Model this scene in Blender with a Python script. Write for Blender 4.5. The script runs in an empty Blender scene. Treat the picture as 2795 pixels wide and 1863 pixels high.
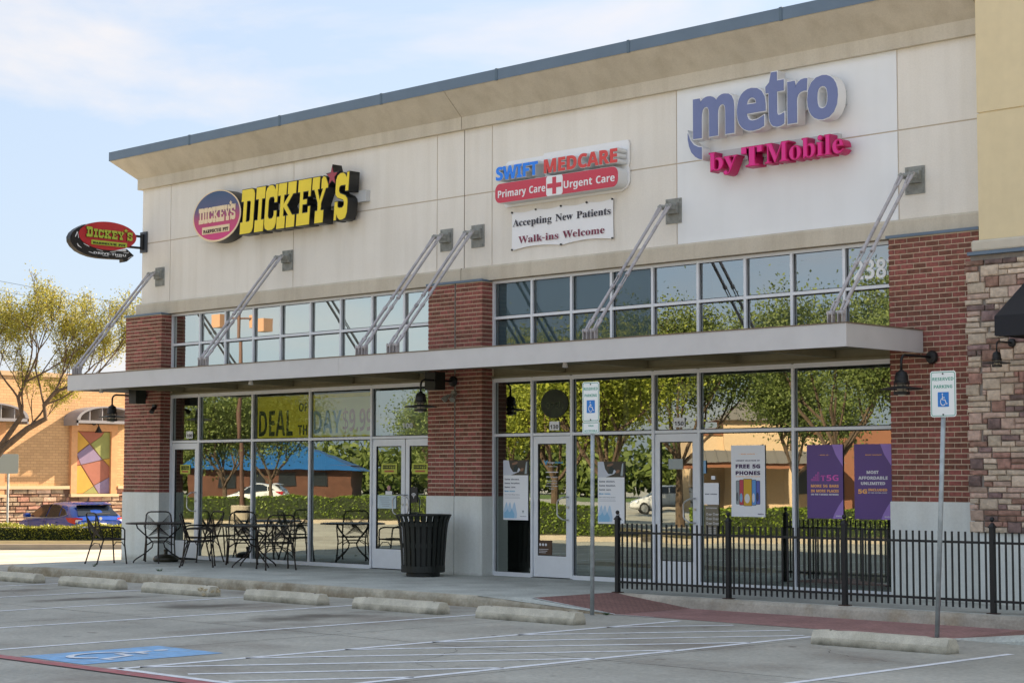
import bpy, math, random
import numpy as np
from mathutils import Vector, Matrix
random.seed(7)
SC = bpy.context.scene
COL = SC.collection
R = math.radians
PI = math.pi

# ------------------------------------------------------------------ camera
cam_d = bpy.data.cameras.new('camera')
cam = bpy.data.objects.new('camera', cam_d)
COL.objects.link(cam)
CAM = Vector((29.279, -23.897, 1.790))
_yaw, _pitch, _roll = R(134.5550), R(4.1436), R(0.0752)
_f = Vector((math.cos(_pitch)*math.cos(_yaw), math.cos(_pitch)*math.sin(_yaw), math.sin(_pitch)))
_r = _f.cross(Vector((0, 0, 1))).normalized()
_u = _r.cross(_f)
_r2 = math.cos(_roll)*_r + math.sin(_roll)*_u
_u2 = -math.sin(_roll)*_r + math.cos(_roll)*_u
cam.matrix_world = Matrix(((_r2.x, _u2.x, -_f.x, CAM.x), (_r2.y, _u2.y, -_f.y, CAM.y),
                           (_r2.z, _u2.z, -_f.z, CAM.z), (0, 0, 0, 1)))
cam_d.sensor_width = 36.0
cam_d.lens = 65.285
cam_d.clip_start = 0.1
cam_d.clip_end = 3000
SC.camera = cam

# ------------------------------------------------------------------ sky, sun, exposure
SUN_EL, SUN_AZ = R(30), R(76)          # azimuth counter-clockwise from +X
W = bpy.data.worlds.new('World')
SC.world = W
W.use_nodes = True
wn, wl = W.node_tree.nodes, W.node_tree.links
bg = wn['Background']
sky = wn.new('ShaderNodeTexSky')
sky.sky_type = 'NISHITA'
sky.sun_disc = False
sky.sun_elevation = SUN_EL
sky.sun_rotation = PI/2 - SUN_AZ
sky.altitude = 150
sky.air_density = 1.0
sky.dust_density = 2.0
sky.ozone_density = 1.3
# thin evening clouds: streaky noise on the sky direction, mixed towards a warm white
tc = wn.new('ShaderNodeTexCoord')
mp = wn.new('ShaderNodeMapping')
mp.inputs['Scale'].default_value = (1.0, 1.6, 4.2)
mp.inputs['Rotation'].default_value = (0.25, 0.1, 0.9)
mp.inputs['Location'].default_value = (3.1, 0.4, 1.7)
nz = wn.new('ShaderNodeTexNoise')
nz.inputs['Scale'].default_value = 3.4
nz.inputs['Detail'].default_value = 7
nz.inputs['Roughness'].default_value = 0.55
nz.inputs['Distortion'].default_value = 0.35
rp = wn.new('ShaderNodeValToRGB')
rp.color_ramp.elements[0].position = 0.46
rp.color_ramp.elements[0].color = (0, 0, 0, 1)
rp.color_ramp.elements[1].position = 0.72
rp.color_ramp.elements[1].color = (0.9, 0.9, 0.9, 1)
mx = wn.new('ShaderNodeMix')
mx.data_type = 'RGBA'
mx.inputs['B'].default_value = (1.98, 1.84, 1.76, 1)
hz = wn.new('ShaderNodeMix')           # a thin even veil over the whole sky
hz.data_type = 'RGBA'
hz.inputs['Factor'].default_value = 0.88
hz.inputs['B'].default_value = (1.04, 1.22, 1.50, 1)
wl.new(tc.outputs['Generated'], mp.inputs['Vector'])
wl.new(mp.outputs['Vector'], nz.inputs['Vector'])
wl.new(nz.outputs['Fac'], rp.inputs['Fac'])
wl.new(sky.outputs['Color'], hz.inputs['A'])
wl.new(hz.outputs['Result'], mx.inputs['A'])
wl.new(rp.outputs['Color'], mx.inputs['Factor'])
wl.new(mx.outputs['Result'], bg.inputs['Color'])
bg.inputs['Strength'].default_value = 0.13

sun_d = bpy.data.lights.new('sun', 'SUN')
sun_d.energy = 4.2
sun_d.angle = R(0.53)
sun_d.color = (1.0, 0.78, 0.56)
sun = bpy.data.objects.new('sun', sun_d)
COL.objects.link(sun)
_s = Vector((math.cos(SUN_EL)*math.cos(SUN_AZ), math.cos(SUN_EL)*math.sin(SUN_AZ), math.sin(SUN_EL)))
sun.rotation_euler = _s.to_track_quat('Z', 'Y').to_euler()
sun.location = (0, 40, 40)

vs = SC.view_settings
vs.view_transform = 'Standard'
vs.look = 'None'
vs.gamma = 1
vs.use_curve_mapping = False
vs.exposure = 2.02
try:
    SC.cycles.max_bounces = 8
    SC.cycles.transparent_max_bounces = 16
    SC.cycles.glossy_bounces = 4
    SC.cycles.caustics_reflective = False
    SC.cycles.caustics_refractive = False
    SC.cycles.sample_clamp_indirect = 6
except Exception:
    pass

# ------------------------------------------------------------------ materials
MATS = {}
def mat(name, col, rough=0.6, metal=0.0, var=0.0, vs_=6.0, bump=0.0, bs=60.0, spec=0.5, island=0.0,
        trans=0.0, stain=0.0, ss=1.2, stain_col=(0.1, 0.09, 0.07), emit=None, streak=0.0, coat=0.0, grain=0.0, gs=26, foot=None):
    if name in MATS:
        return MATS[name]
    m = bpy.data.materials.new(name)
    MATS[name] = m
    m.use_nodes = True
    nt = m.node_tree
    n, l = nt.nodes, nt.links
    b = n['Principled BSDF']
    b.inputs['Roughness'].default_value = rough
    b.inputs['Metallic'].default_value = metal
    b.inputs['Specular IOR Level'].default_value = spec
    if coat:
        b.inputs['Coat Weight'].default_value = coat
    c4 = (*col, 1)
    t = n.new('ShaderNodeTexCoord')
    geo = n.new('ShaderNodeNewGeometry')
    out = None
    def mixc(fac, a, bb, blend='MIX'):
        x = n.new('ShaderNodeMix'); x.data_type = 'RGBA'; x.blend_type = blend
        if isinstance(fac, (int, float)): x.inputs['Factor'].default_value = fac
        else: l.new(fac, x.inputs['Factor'])
        for s, v in (('A', a), ('B', bb)):
            if isinstance(v, tuple): x.inputs[s].default_value = v
            else: l.new(v, x.inputs[s])
        return x.outputs['Result']
    def noise(scale, detail=5, vec=None, rough_=0.55):
        x = n.new('ShaderNodeTexNoise'); x.inputs['Scale'].default_value = scale
        x.inputs['Detail'].default_value = detail; x.inputs['Roughness'].default_value = rough_
        l.new(vec if vec is not None else geo.outputs['Position'], x.inputs['Vector'])
        return x.outputs['Fac']
    def ramp(v, a, b_, ca=(0, 0, 0, 1), cb=(1, 1, 1, 1)):
        x = n.new('ShaderNodeValToRGB'); l.new(v, x.inputs['Fac'])
        x.color_ramp.elements[0].position = a; x.color_ramp.elements[1].position = b_
        x.color_ramp.elements[0].color = ca; x.color_ramp.elements[1].color = cb
        return x.outputs['Color']
    out = c4
    if var:
        f = ramp(noise(vs_, 6), 0.3, 0.7)
        out = mixc(f, tuple(max(0, c*(1-var)) for c in col)+(1,), tuple(min(1, c*(1+var)) for c in col)+(1,))
    if island:
        oi = n.new('ShaderNodeObjectInfo')
        ad = n.new('ShaderNodeMath'); ad.operation = 'ADD'
        l.new(geo.outputs['Random Per Island'], ad.inputs[0]); l.new(oi.outputs['Random'], ad.inputs[1])
        fr = n.new('ShaderNodeMath'); fr.operation = 'FRACT'; l.new(ad.outputs[0], fr.inputs[0])
        hs = n.new('ShaderNodeHueSaturation')
        mr = n.new('ShaderNodeMapRange'); l.new(fr.outputs[0], mr.inputs['Value'])
        mr.inputs['To Min'].default_value = 1-island; mr.inputs['To Max'].default_value = 1+island*0.8
        l.new(mr.outputs['Result'], hs.inputs['Value'])
        mr2 = n.new('ShaderNodeMapRange'); l.new(fr.outputs[0], mr2.inputs['Value'])
        mr2.inputs['To Min'].default_value = 0.5+island*0.03; mr2.inputs['To Max'].default_value = 0.5-island*0.03
        l.new(mr2.outputs['Result'], hs.inputs['Hue'])
        if isinstance(out, tuple): hs.inputs['Color'].default_value = out
        else: l.new(out, hs.inputs['Color'])
        out = hs.outputs['Color']
    if streak:
        mp_ = n.new('ShaderNodeMapping'); l.new(geo.outputs['Position'], mp_.inputs['Vector'])
        mp_.inputs['Scale'].default_value = (2.2, 2.2, 0.16)
        f = ramp(noise(1.6, 6, mp_.outputs['Vector']), 0.45, 0.8, (0, 0, 0, 1), (streak,)*3+(1,))
        out = mixc(f, out, tuple(c*0.62 for c in (col[0], col[1]*0.93, col[2]*0.8))+(1,))
    if stain:
        f = ramp(noise(ss, 7), 0.50, 0.78, (0, 0, 0, 1), (stain,)*3+(1,))
        out = mixc(f, out, (*stain_col, 1))
    if foot:                      # damp dirt and algae creeping up from the ground, with a ragged edge
        z0, z1, fc, fa = foot
        sp = n.new('ShaderNodeSeparateXYZ'); l.new(geo.outputs['Position'], sp.inputs[0])
        ma = n.new('ShaderNodeMath'); ma.operation = 'MULTIPLY_ADD'
        l.new(noise(5.5, 5), ma.inputs[0]); ma.inputs[1].default_value = (z1-z0)*1.8; l.new(sp.outputs['Z'], ma.inputs[2])
        mr_ = n.new('ShaderNodeMapRange'); l.new(ma.outputs[0], mr_.inputs['Value'])
        mr_.inputs['From Min'].default_value = z1+(z1-z0)*0.9; mr_.inputs['From Max'].default_value = z0+(z1-z0)*0.7
        mr_.inputs['To Max'].default_value = fa
        out = mixc(mr_.outputs['Result'], out, (*fc, 1))
    if grain:
        f = ramp(noise(gs, 3, None, 0.7), 0.32, 0.68)
        g2 = mixc(f, (1-grain,)*3+(1,), (1+grain,)*3+(1,))
        out = mixc(1.0, out, g2, 'MULTIPLY')
    if isinstance(out, tuple): b.inputs['Base Color'].default_value = out
    else: l.new(out, b.inputs['Base Color'])
    if bump:
        bp = n.new('ShaderNodeBump'); bp.inputs['Strength'].default_value = bump
        bp.inputs['Distance'].default_value = 0.02
        l.new(noise(bs, 4), bp.inputs['Height']); l.new(bp.outputs['Normal'], b.inputs['Normal'])
    if trans:
        tr = n.new('ShaderNodeBsdfTranslucent')
        if isinstance(out, tuple): tr.inputs['Color'].default_value = out
        else: l.new(out, tr.inputs['Color'])
        ms = n.new('ShaderNodeMixShader'); ms.inputs['Fac'].default_value = trans
        l.new(b.outputs['BSDF'], ms.inputs[1]); l.new(tr.outputs['BSDF'], ms.inputs[2])
        l.new(ms.outputs['Shader'], n['Material Output'].inputs['Surface'])
    if emit:
        b.inputs['Emission Color'].default_value = (*emit[:3], 1)
        b.inputs['Emission Strength'].default_value = emit[3]
    return m

def glass(name, refl, tint=(0.9, 1, 0.95), trans_tint=(0.78, 0.84, 0.80), wave=0.0):
    m = bpy.data.materials.new(name); MATS[name] = m
    m.use_nodes = True
    nt = m.node_tree; n, l = nt.nodes, nt.links
    n.remove(n['Principled BSDF'])
    g = n.new('ShaderNodeBsdfGlossy'); g.inputs['Roughness'].default_value = 0.0
    g.inputs['Color'].default_value = (*tint, 1)
    t = n.new('ShaderNodeBsdfTransparent'); t.inputs['Color'].default_value = (*trans_tint, 1)
    x = n.new('ShaderNodeMixShader')
    lw = n.new('ShaderNodeLayerWeight'); lw.inputs['Blend'].default_value = 0.35
    mr = n.new('ShaderNodeMapRange'); l.new(lw.outputs['Fresnel'], mr.inputs['Value'])
    mr.inputs['From Min'].default_value = 0.0; mr.inputs['From Max'].default_value = 1.0
    mr.inputs['To Min'].default_value = refl; mr.inputs['To Max'].default_value = 1.0
    l.new(mr.outputs['Result'], x.inputs['Fac'])
    l.new(t.outputs[0], x.inputs[1]); l.new(g.outputs[0], x.inputs[2])
    l.new(x.outputs[0], n['Material Output'].inputs['Surface'])
    if wave:
        geo = n.new('ShaderNodeNewGeometry')
        mp_ = n.new('ShaderNodeMapping'); l.new(geo.outputs['Position'], mp_.inputs['Vector'])
        mp_.inputs['Scale'].default_value = (1, 1, 0.8)
        nz_ = n.new('ShaderNodeTexNoise'); nz_.inputs['Scale'].default_value = 1.3; nz_.inputs['Detail'].default_value = 1.5
        l.new(mp_.outputs['Vector'], nz_.inputs['Vector'])
        bp = n.new('ShaderNodeBump'); bp.inputs['Strength'].default_value = 1.0; bp.inputs['Distance'].default_value = wave
        l.new(nz_.outputs['Fac'], bp.inputs['Height']); l.new(bp.outputs['Normal'], g.inputs['Normal'])
    return m

# ------------------------------------------------------------------ mesh helpers
class MB:
    def __init__(s): s.v = []; s.f = []; s.m = []
    def add(s, vs_, fs, mi=0):
        o = len(s.v); s.v += [tuple(p) for p in vs_]
        s.f += [tuple(i+o for i in f) for f in fs]; s.m += [mi]*len(fs); return s
    def box(s, x0, y0, z0, x1, y1, z1, mi=0):
        x0, x1 = min(x0, x1), max(x0, x1); y0, y1 = min(y0, y1), max(y0, y1); z0, z1 = min(z0, z1), max(z0, z1)
        return s.add([(x0, y0, z0), (x1, y0, z0), (x1, y1, z0), (x0, y1, z0), (x0, y0, z1), (x1, y0, z1), (x1, y1, z1), (x0, y1, z1)],
                     [(3, 2, 1, 0), (4, 5, 6, 7), (0, 1, 5, 4), (1, 2, 6, 5), (2, 3, 7, 6), (3, 0, 4, 7)], mi)
    def hull8(s, bottom, top, mi=0):
        return s.add(list(bottom)+list(top), [(3, 2, 1, 0), (4, 5, 6, 7), (0, 1, 5, 4), (1, 2, 6, 5), (2, 3, 7, 6), (3, 0, 4, 7)], mi)
    def prism(s, poly, a0, a1, axis='y', mi=0):
        n = len(poly)
        def P(p, a):
            return {'y': (p[0], a, p[1]), 'x': (a, p[0], p[1]), 'z': (p[0], p[1], a)}[axis]
        vs_ = [P(p, a0) for p in poly]+[P(p, a1) for p in poly]
        fs = [tuple(range(n))[::-1], tuple(range(n, 2*n))]+[(i, (i+1) % n, n+(i+1) % n, n+i) for i in range(n)]
        return s.add(vs_, fs, mi)
    def tube(s, pts, r, n=6, mi=0, cap=True):
        pts = [Vector(p) for p in pts]
        k = len(pts); rr = r if isinstance(r, (list, tuple)) else [r]*k
        o = len(s.v); prev = None
        for i, p in enumerate(pts):
            d = (pts[min(i+1, k-1)]-pts[max(i-1, 0)])
            if d.length < 1e-9: d = Vector((0, 0, 1))
            d.normalize()
            if prev is None:
                a = d.orthogonal().normalized()
            else:
                a = prev-d*prev.dot(d)
                a = a.normalized() if a.length > 1e-6 else d.orthogonal().normalized()
            prev = a; b = d.cross(a)
            for j in range(n):
                t = 2*PI*j/n
                s.v.append(tuple(p+(a*math.cos(t)+b*math.sin(t))*rr[i]))
        for i in range(k-1):
            for j in range(n):
                s.f.append((o+i*n+j, o+i*n+(j+1) % n, o+(i+1)*n+(j+1) % n, o+(i+1)*n+j)); s.m.append(mi)
        if cap:
            s.f.append(tuple(o+j for j in range(n))[::-1]); s.m.append(mi)
            s.f.append(tuple(o+(k-1)*n+j for j in range(n))); s.m.append(mi)
        return s
    def lathe(s, prof, c=(0, 0, 0), n=20, mi=0, axis='z'):
        o = len(s.v)
        for r_, z in prof:
            for j in range(n):
                t = 2*PI*j/n
                a, b = r_*math.cos(t), r_*math.sin(t)
                s.v.append((c[0]+a, c[1]+b, c[2]+z) if axis == 'z' else (c[0]+a, c[1]+z, c[2]+b) if axis == 'y' else (c[0]+z, c[1]+a, c[2]+b))
        for i in range(len(prof)-1):
            for j in range(n):
                s.f.append((o+i*n+j, o+i*n+(j+1) % n, o+(i+1)*n+(j+1) % n, o+(i+1)*n+j)); s.m.append(mi)
        s.f.append(tuple(o+j for j in range(n))[::-1]); s.m.append(mi)
        s.f.append(tuple(o+(len(prof)-1)*n+j for j in range(n))); s.m.append(mi)
        return s
    def grid(s, xs, ys, fn, mi=0):
        o = len(s.v)
        for y in ys:
            for x in xs: s.v.append((x, y, fn(x, y)))
        w = len(xs)
        for j in range(len(ys)-1):
            for i in range(w-1):
                s.f.append((o+j*w+i, o+j*w+i+1, o+(j+1)*w+i+1, o+(j+1)*w+i)); s.m.append(mi)
        return s

def meshify(name, mb, mats):
    me = bpy.data.meshes.new(name)
    me.from_pydata(mb.v, [], mb.f)
    if not isinstance(mats, (list, tuple)): mats = [mats]
    for m in mats: me.materials.append(m)
    if len(mats) > 1:
        me.polygons.foreach_set('material_index', mb.m)
    me.update()
    return me

def wpos(o):
    p = Vector((0, 0, 0))
    while o is not None:
        p += o.location; o = o.parent
    return p

def link(name, me, parent=None, smooth=False):
    o = bpy.data.objects.new(name, me)
    COL.objects.link(o)
    if parent is not None: o.parent = parent
    if smooth:
        me.polygons.foreach_set('use_smooth', [True]*len(me.polygons))
    return o

def obj(name, mb, mats, parent=None, smooth=False, bevel=0.0, subsurf=0):
    """one mesh object; vertices are given in world space (parents are only ever moved, so subtract their place)"""
    if parent is not None:
        w = wpos(parent)
        if w.length > 0: mb.v = [(a-w.x, b-w.y, c-w.z) for a, b, c in mb.v]
    me = meshify(name, mb, mats)
    o = link(name, me, parent, smooth)
    if bevel:
        b = o.modifiers.new('bevel', 'BEVEL'); b.width = bevel; b.segments = 2; b.limit_method = 'ANGLE'; b.angle_limit = R(40)
    if subsurf:
        b = o.modifiers.new('subsurf', 'SUBSURF'); b.levels = subsurf; b.render_levels = subsurf
    return o

def tag(o, label=None, cat=None, group=None, kind=None):
    if label: o['label'] = label
    if cat: o['category'] = cat
    if group: o['group'] = group
    if kind: o['kind'] = kind
    return o

def empty(name, loc, label, cat, group=None):
    o = bpy.data.objects.new(name, None)
    COL.objects.link(o); o.location = loc; o.empty_display_size = 0.2
    return tag(o, label, cat, group)

def struct(name, mb, m, **k):
    o = obj(name, mb, m, **k); o['kind'] = 'structure'; return o

def copy_tree(o, parent=None):
    c = o.copy(); COL.objects.link(c); c.parent = parent
    for ch in list(o.children): copy_tree(ch, c)
    return c

def dup(o, loc, rz, label, scale=None):
    c = copy_tree(o); c.location = loc; c.rotation_euler = (0, 0, rz); c['label'] = label
    if scale: c.scale = scale
    return c

# ------------------------------------------------------------------ lettering
SLAB = {
 'D': (46, [[(0,0),(0,27),(8,27),(8,73),(0,73),(0,100),(34,100),(42,97),(46,88),(46,12),(42,3),(34,0)], [(20,27),(20,73),(30,73),(33,70),(33,30),(30,27)]]),
 'I': (32, [[(0,0),(0,27),(10,27),(10,73),(0,73),(0,100),(32,100),(32,73),(22,73),(22,27),(32,27),(32,0)]]),
 'C': (46, [[(46,100),(46,60),(35,60),(35,67),(31,73),(18,73),(13,67),(13,32),(18,26),(30,26),(35,32),(35,42),(46,42),(46,15),(41,4),(31,0),(15,0),(4,5),(0,15),(0,86),(4,95),(14,100),(24,100),(31,96),(37,89),(37,100)]]),
 'K': (60, [[(0,0),(0,27),(9,27),(9,73),(0,73),(0,100),(28,100),(28,73),(21,73),(21,54),(38,73),(32,73),(32,100),(60,100),(60,73),(51,73),(32,50),(51,27),(60,27),(60,0),(32,0),(32,27),(38,27),(21,46),(21,27),(28,27),(28,0)]]),
 'E': (51, [[(0,0),(0,27),(9,27),(9,73),(0,73),(0,100),(50,100),(50,61),(41,61),(41,73),(21,73),(21,56),(37,56),(37,45),(21,45),(21,27),(42,27),(42,40),(51,40),(51,0)]]),
 'Y': (56, [[(0,100),(26,100),(26,73),(20,73),(29,50),(38,73),(32,73),(32,94),(38,100),(46,97),(56,80),(56,73),(49,73),(35,42),(35,27),(45,27),(45,0),(15,0),(15,27),(23,27),(23,42),(8,73),(0,73)]]),
 'S': (46, [[(46,100),(46,60),(35,60),(35,73),(18,73),(13,69),(13,62),(17,57),(36,51),(44,44),(46,37),(46,14),(41,3),(31,0),(21,0),(14,5),(9,12),(9,0),(0,0),(0,40),(11,40),(11,30),(16,26),(28,26),(33,30),(33,37),(29,42),(9,48),(2,54),(0,62),(0,86),(4,95),(14,100),(24,100),(32,96),(38,89),(38,100)]]),
}
STAR = [(math.sin(PI*i/5)*(1 if i % 2 == 0 else 0.42), math.cos(PI*i/5)*(1 if i % 2 == 0 else 0.42)) for i in range(10)]
FONTS = {}
def _dec(s):
    d = {}
    for ln in s.strip('\n').split('\n'):
        c, rest = ln[0], ln[2:].split(' ')
        d[c] = (int(rest[0]), [[tuple(int(q) for q in p.split(',')) for p in k.split(';')] for k in rest[1:] if k])
    return d

def text_polys(s, font):
    """list of (x offset, contours) in units of 1 = capital height"""
    out = []; x = 0.0
    if font == 'slab':
        for ch in s:
            if ch == ' ': x += 0.3; continue
            w, cs = SLAB[ch]
            out.append((ch, [[(x+a/100, b/100) for a, b in c] for c in cs])); x += w/100+0.05
    else:
        F = FONTS[font]
        for ch in s:
            if ch == ' ': x += 0.36; continue
            a, cs = F[ch]
            out.append((ch, [[(x+p/714, q/714) for p, q in c] for c in cs])); x += a/714
    return out

def fill_mesh(name, contours, depth, mats, bevel=0.0, offset=0.0):
    cu = bpy.data.curves.new(name, 'CURVE')
    cu.dimensions = '2D'; cu.fill_mode = 'BOTH' if depth > 0 else 'FRONT'; cu.extrude = depth/2; cu.offset = offset
    for c in contours:
        sp = cu.splines.new('POLY'); sp.points.add(len(c)-1)
        for i, (a, b) in enumerate(c): sp.points[i].co = (a, b, 0, 1)
        sp.use_cyclic_u = True
    o = bpy.data.objects.new('tmp', cu); COL.objects.link(o)
    dg = bpy.context.evaluated_depsgraph_get()
    me = bpy.data.meshes.new_from_object(o.evaluated_get(dg))
    bpy.data.objects.remove(o); bpy.data.curves.remove(cu)
    me.name = name
    return me

def place_flat(me, kind='front', x=0, y=0, z=0, shear=0.0, mats=None, rot=0.0):
    """curve plane (a,b,n) -> world x, -n, z : the face looks towards -Y"""
    n = len(me.vertices); co = np.empty(n*3); me.vertices.foreach_get('co', co); co = co.reshape(-1, 3)
    a, b, c = co[:, 0].copy(), co[:, 1].copy(), co[:, 2].copy()
    a = a+b*shear
    if rot: a, b = a*math.cos(rot)-b*math.sin(rot), a*math.sin(rot)+b*math.cos(rot)
    if kind == 'front': q = np.stack([x+a, y-c, z+b], -1)
    elif kind == 'left': q = np.stack([x+c, y+a, z+b], -1)        # faces +X, reads along +Y
    else: q = np.stack([x+a, y+b, z+c], -1)
    me.vertices.foreach_set('co', q.ravel()); me.update()
    me.materials.clear()
    for m in mats: me.materials.append(m)
    if len(mats) > 1:
        for p in me.polygons:
            nn = abs(p.normal.y if kind == 'front' else p.normal.x if kind == 'left' else p.normal.z)
            p.material_index = 0 if nn > 0.7 else 1
    return me

def poly_obj(name, contours, depth, mats, parent=None, kind='front', x=0, y=0, z=0, shear=0, rot=0, offset=0.0):
    me = fill_mesh(name, contours, depth, mats, offset=offset)
    if parent is not None:
        w = wpos(parent); x -= w.x; y -= w.y; z -= w.z
    place_flat(me, kind, x, y, z, shear, mats if isinstance(mats, (list, tuple)) else [mats], rot)
    return link(name, me, parent)

def text_obj(name, s, font, x0, x1, z0, h, y, depth, mats, parent=None, kind='front', shear=0.0, letters=False, slope=0.0, offset=0.0, center=None):
    """lettering between x0 and x1, baseline z0, capital height h; front face lies at y (towards -Y)"""
    P = text_polys(s, font)
    mnx = min(p[0] for _, cs in P for c in cs for p in c); mxx = max(p[0] for _, cs in P for c in cs for p in c)
    if x1 is None:
        sx = h; x1 = x0+(mxx-mnx)*h
    sx = (x1-x0)/(mxx-mnx)
    T = lambda c: [((p[0]-mnx)*sx+x0, p[1]*h+slope*((p[0]-mnx)*sx)) for p in c]
    mats = mats if isinstance(mats, (list, tuple)) else [mats]
    dn = {'front': (0, y+depth/2), 'left': (0, 0)}
    if letters:
        for ch, cs in P:
            o = poly_obj('letter', [T(c) for c in cs], depth, mats, parent, kind, 0, y+depth/2, z0, shear, offset=offset)
        return
    if kind == 'front' and ' ' in s and h > 0.04:
        i = 0
        for wd in s.split():
            cs = [T(c) for _, k in P[i:i+len(wd)] for c in k]; i += len(wd)
            poly_obj(name, cs, depth, mats, parent, kind, 0, y+depth/2, z0, shear, offset=offset)
        return
    cs = [T(c) for _, k in P for c in k]
    if kind == 'front': return poly_obj(name, cs, depth, mats, parent, kind, 0, y+depth/2, z0, shear, offset=offset)
    if kind == 'left': return poly_obj(name, cs, depth, mats, parent, kind, y-depth/2, 0, z0, shear, offset=offset)
    return poly_obj(name, cs, depth, mats, parent, kind, 0, 0, y, shear, offset=offset)

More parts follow.
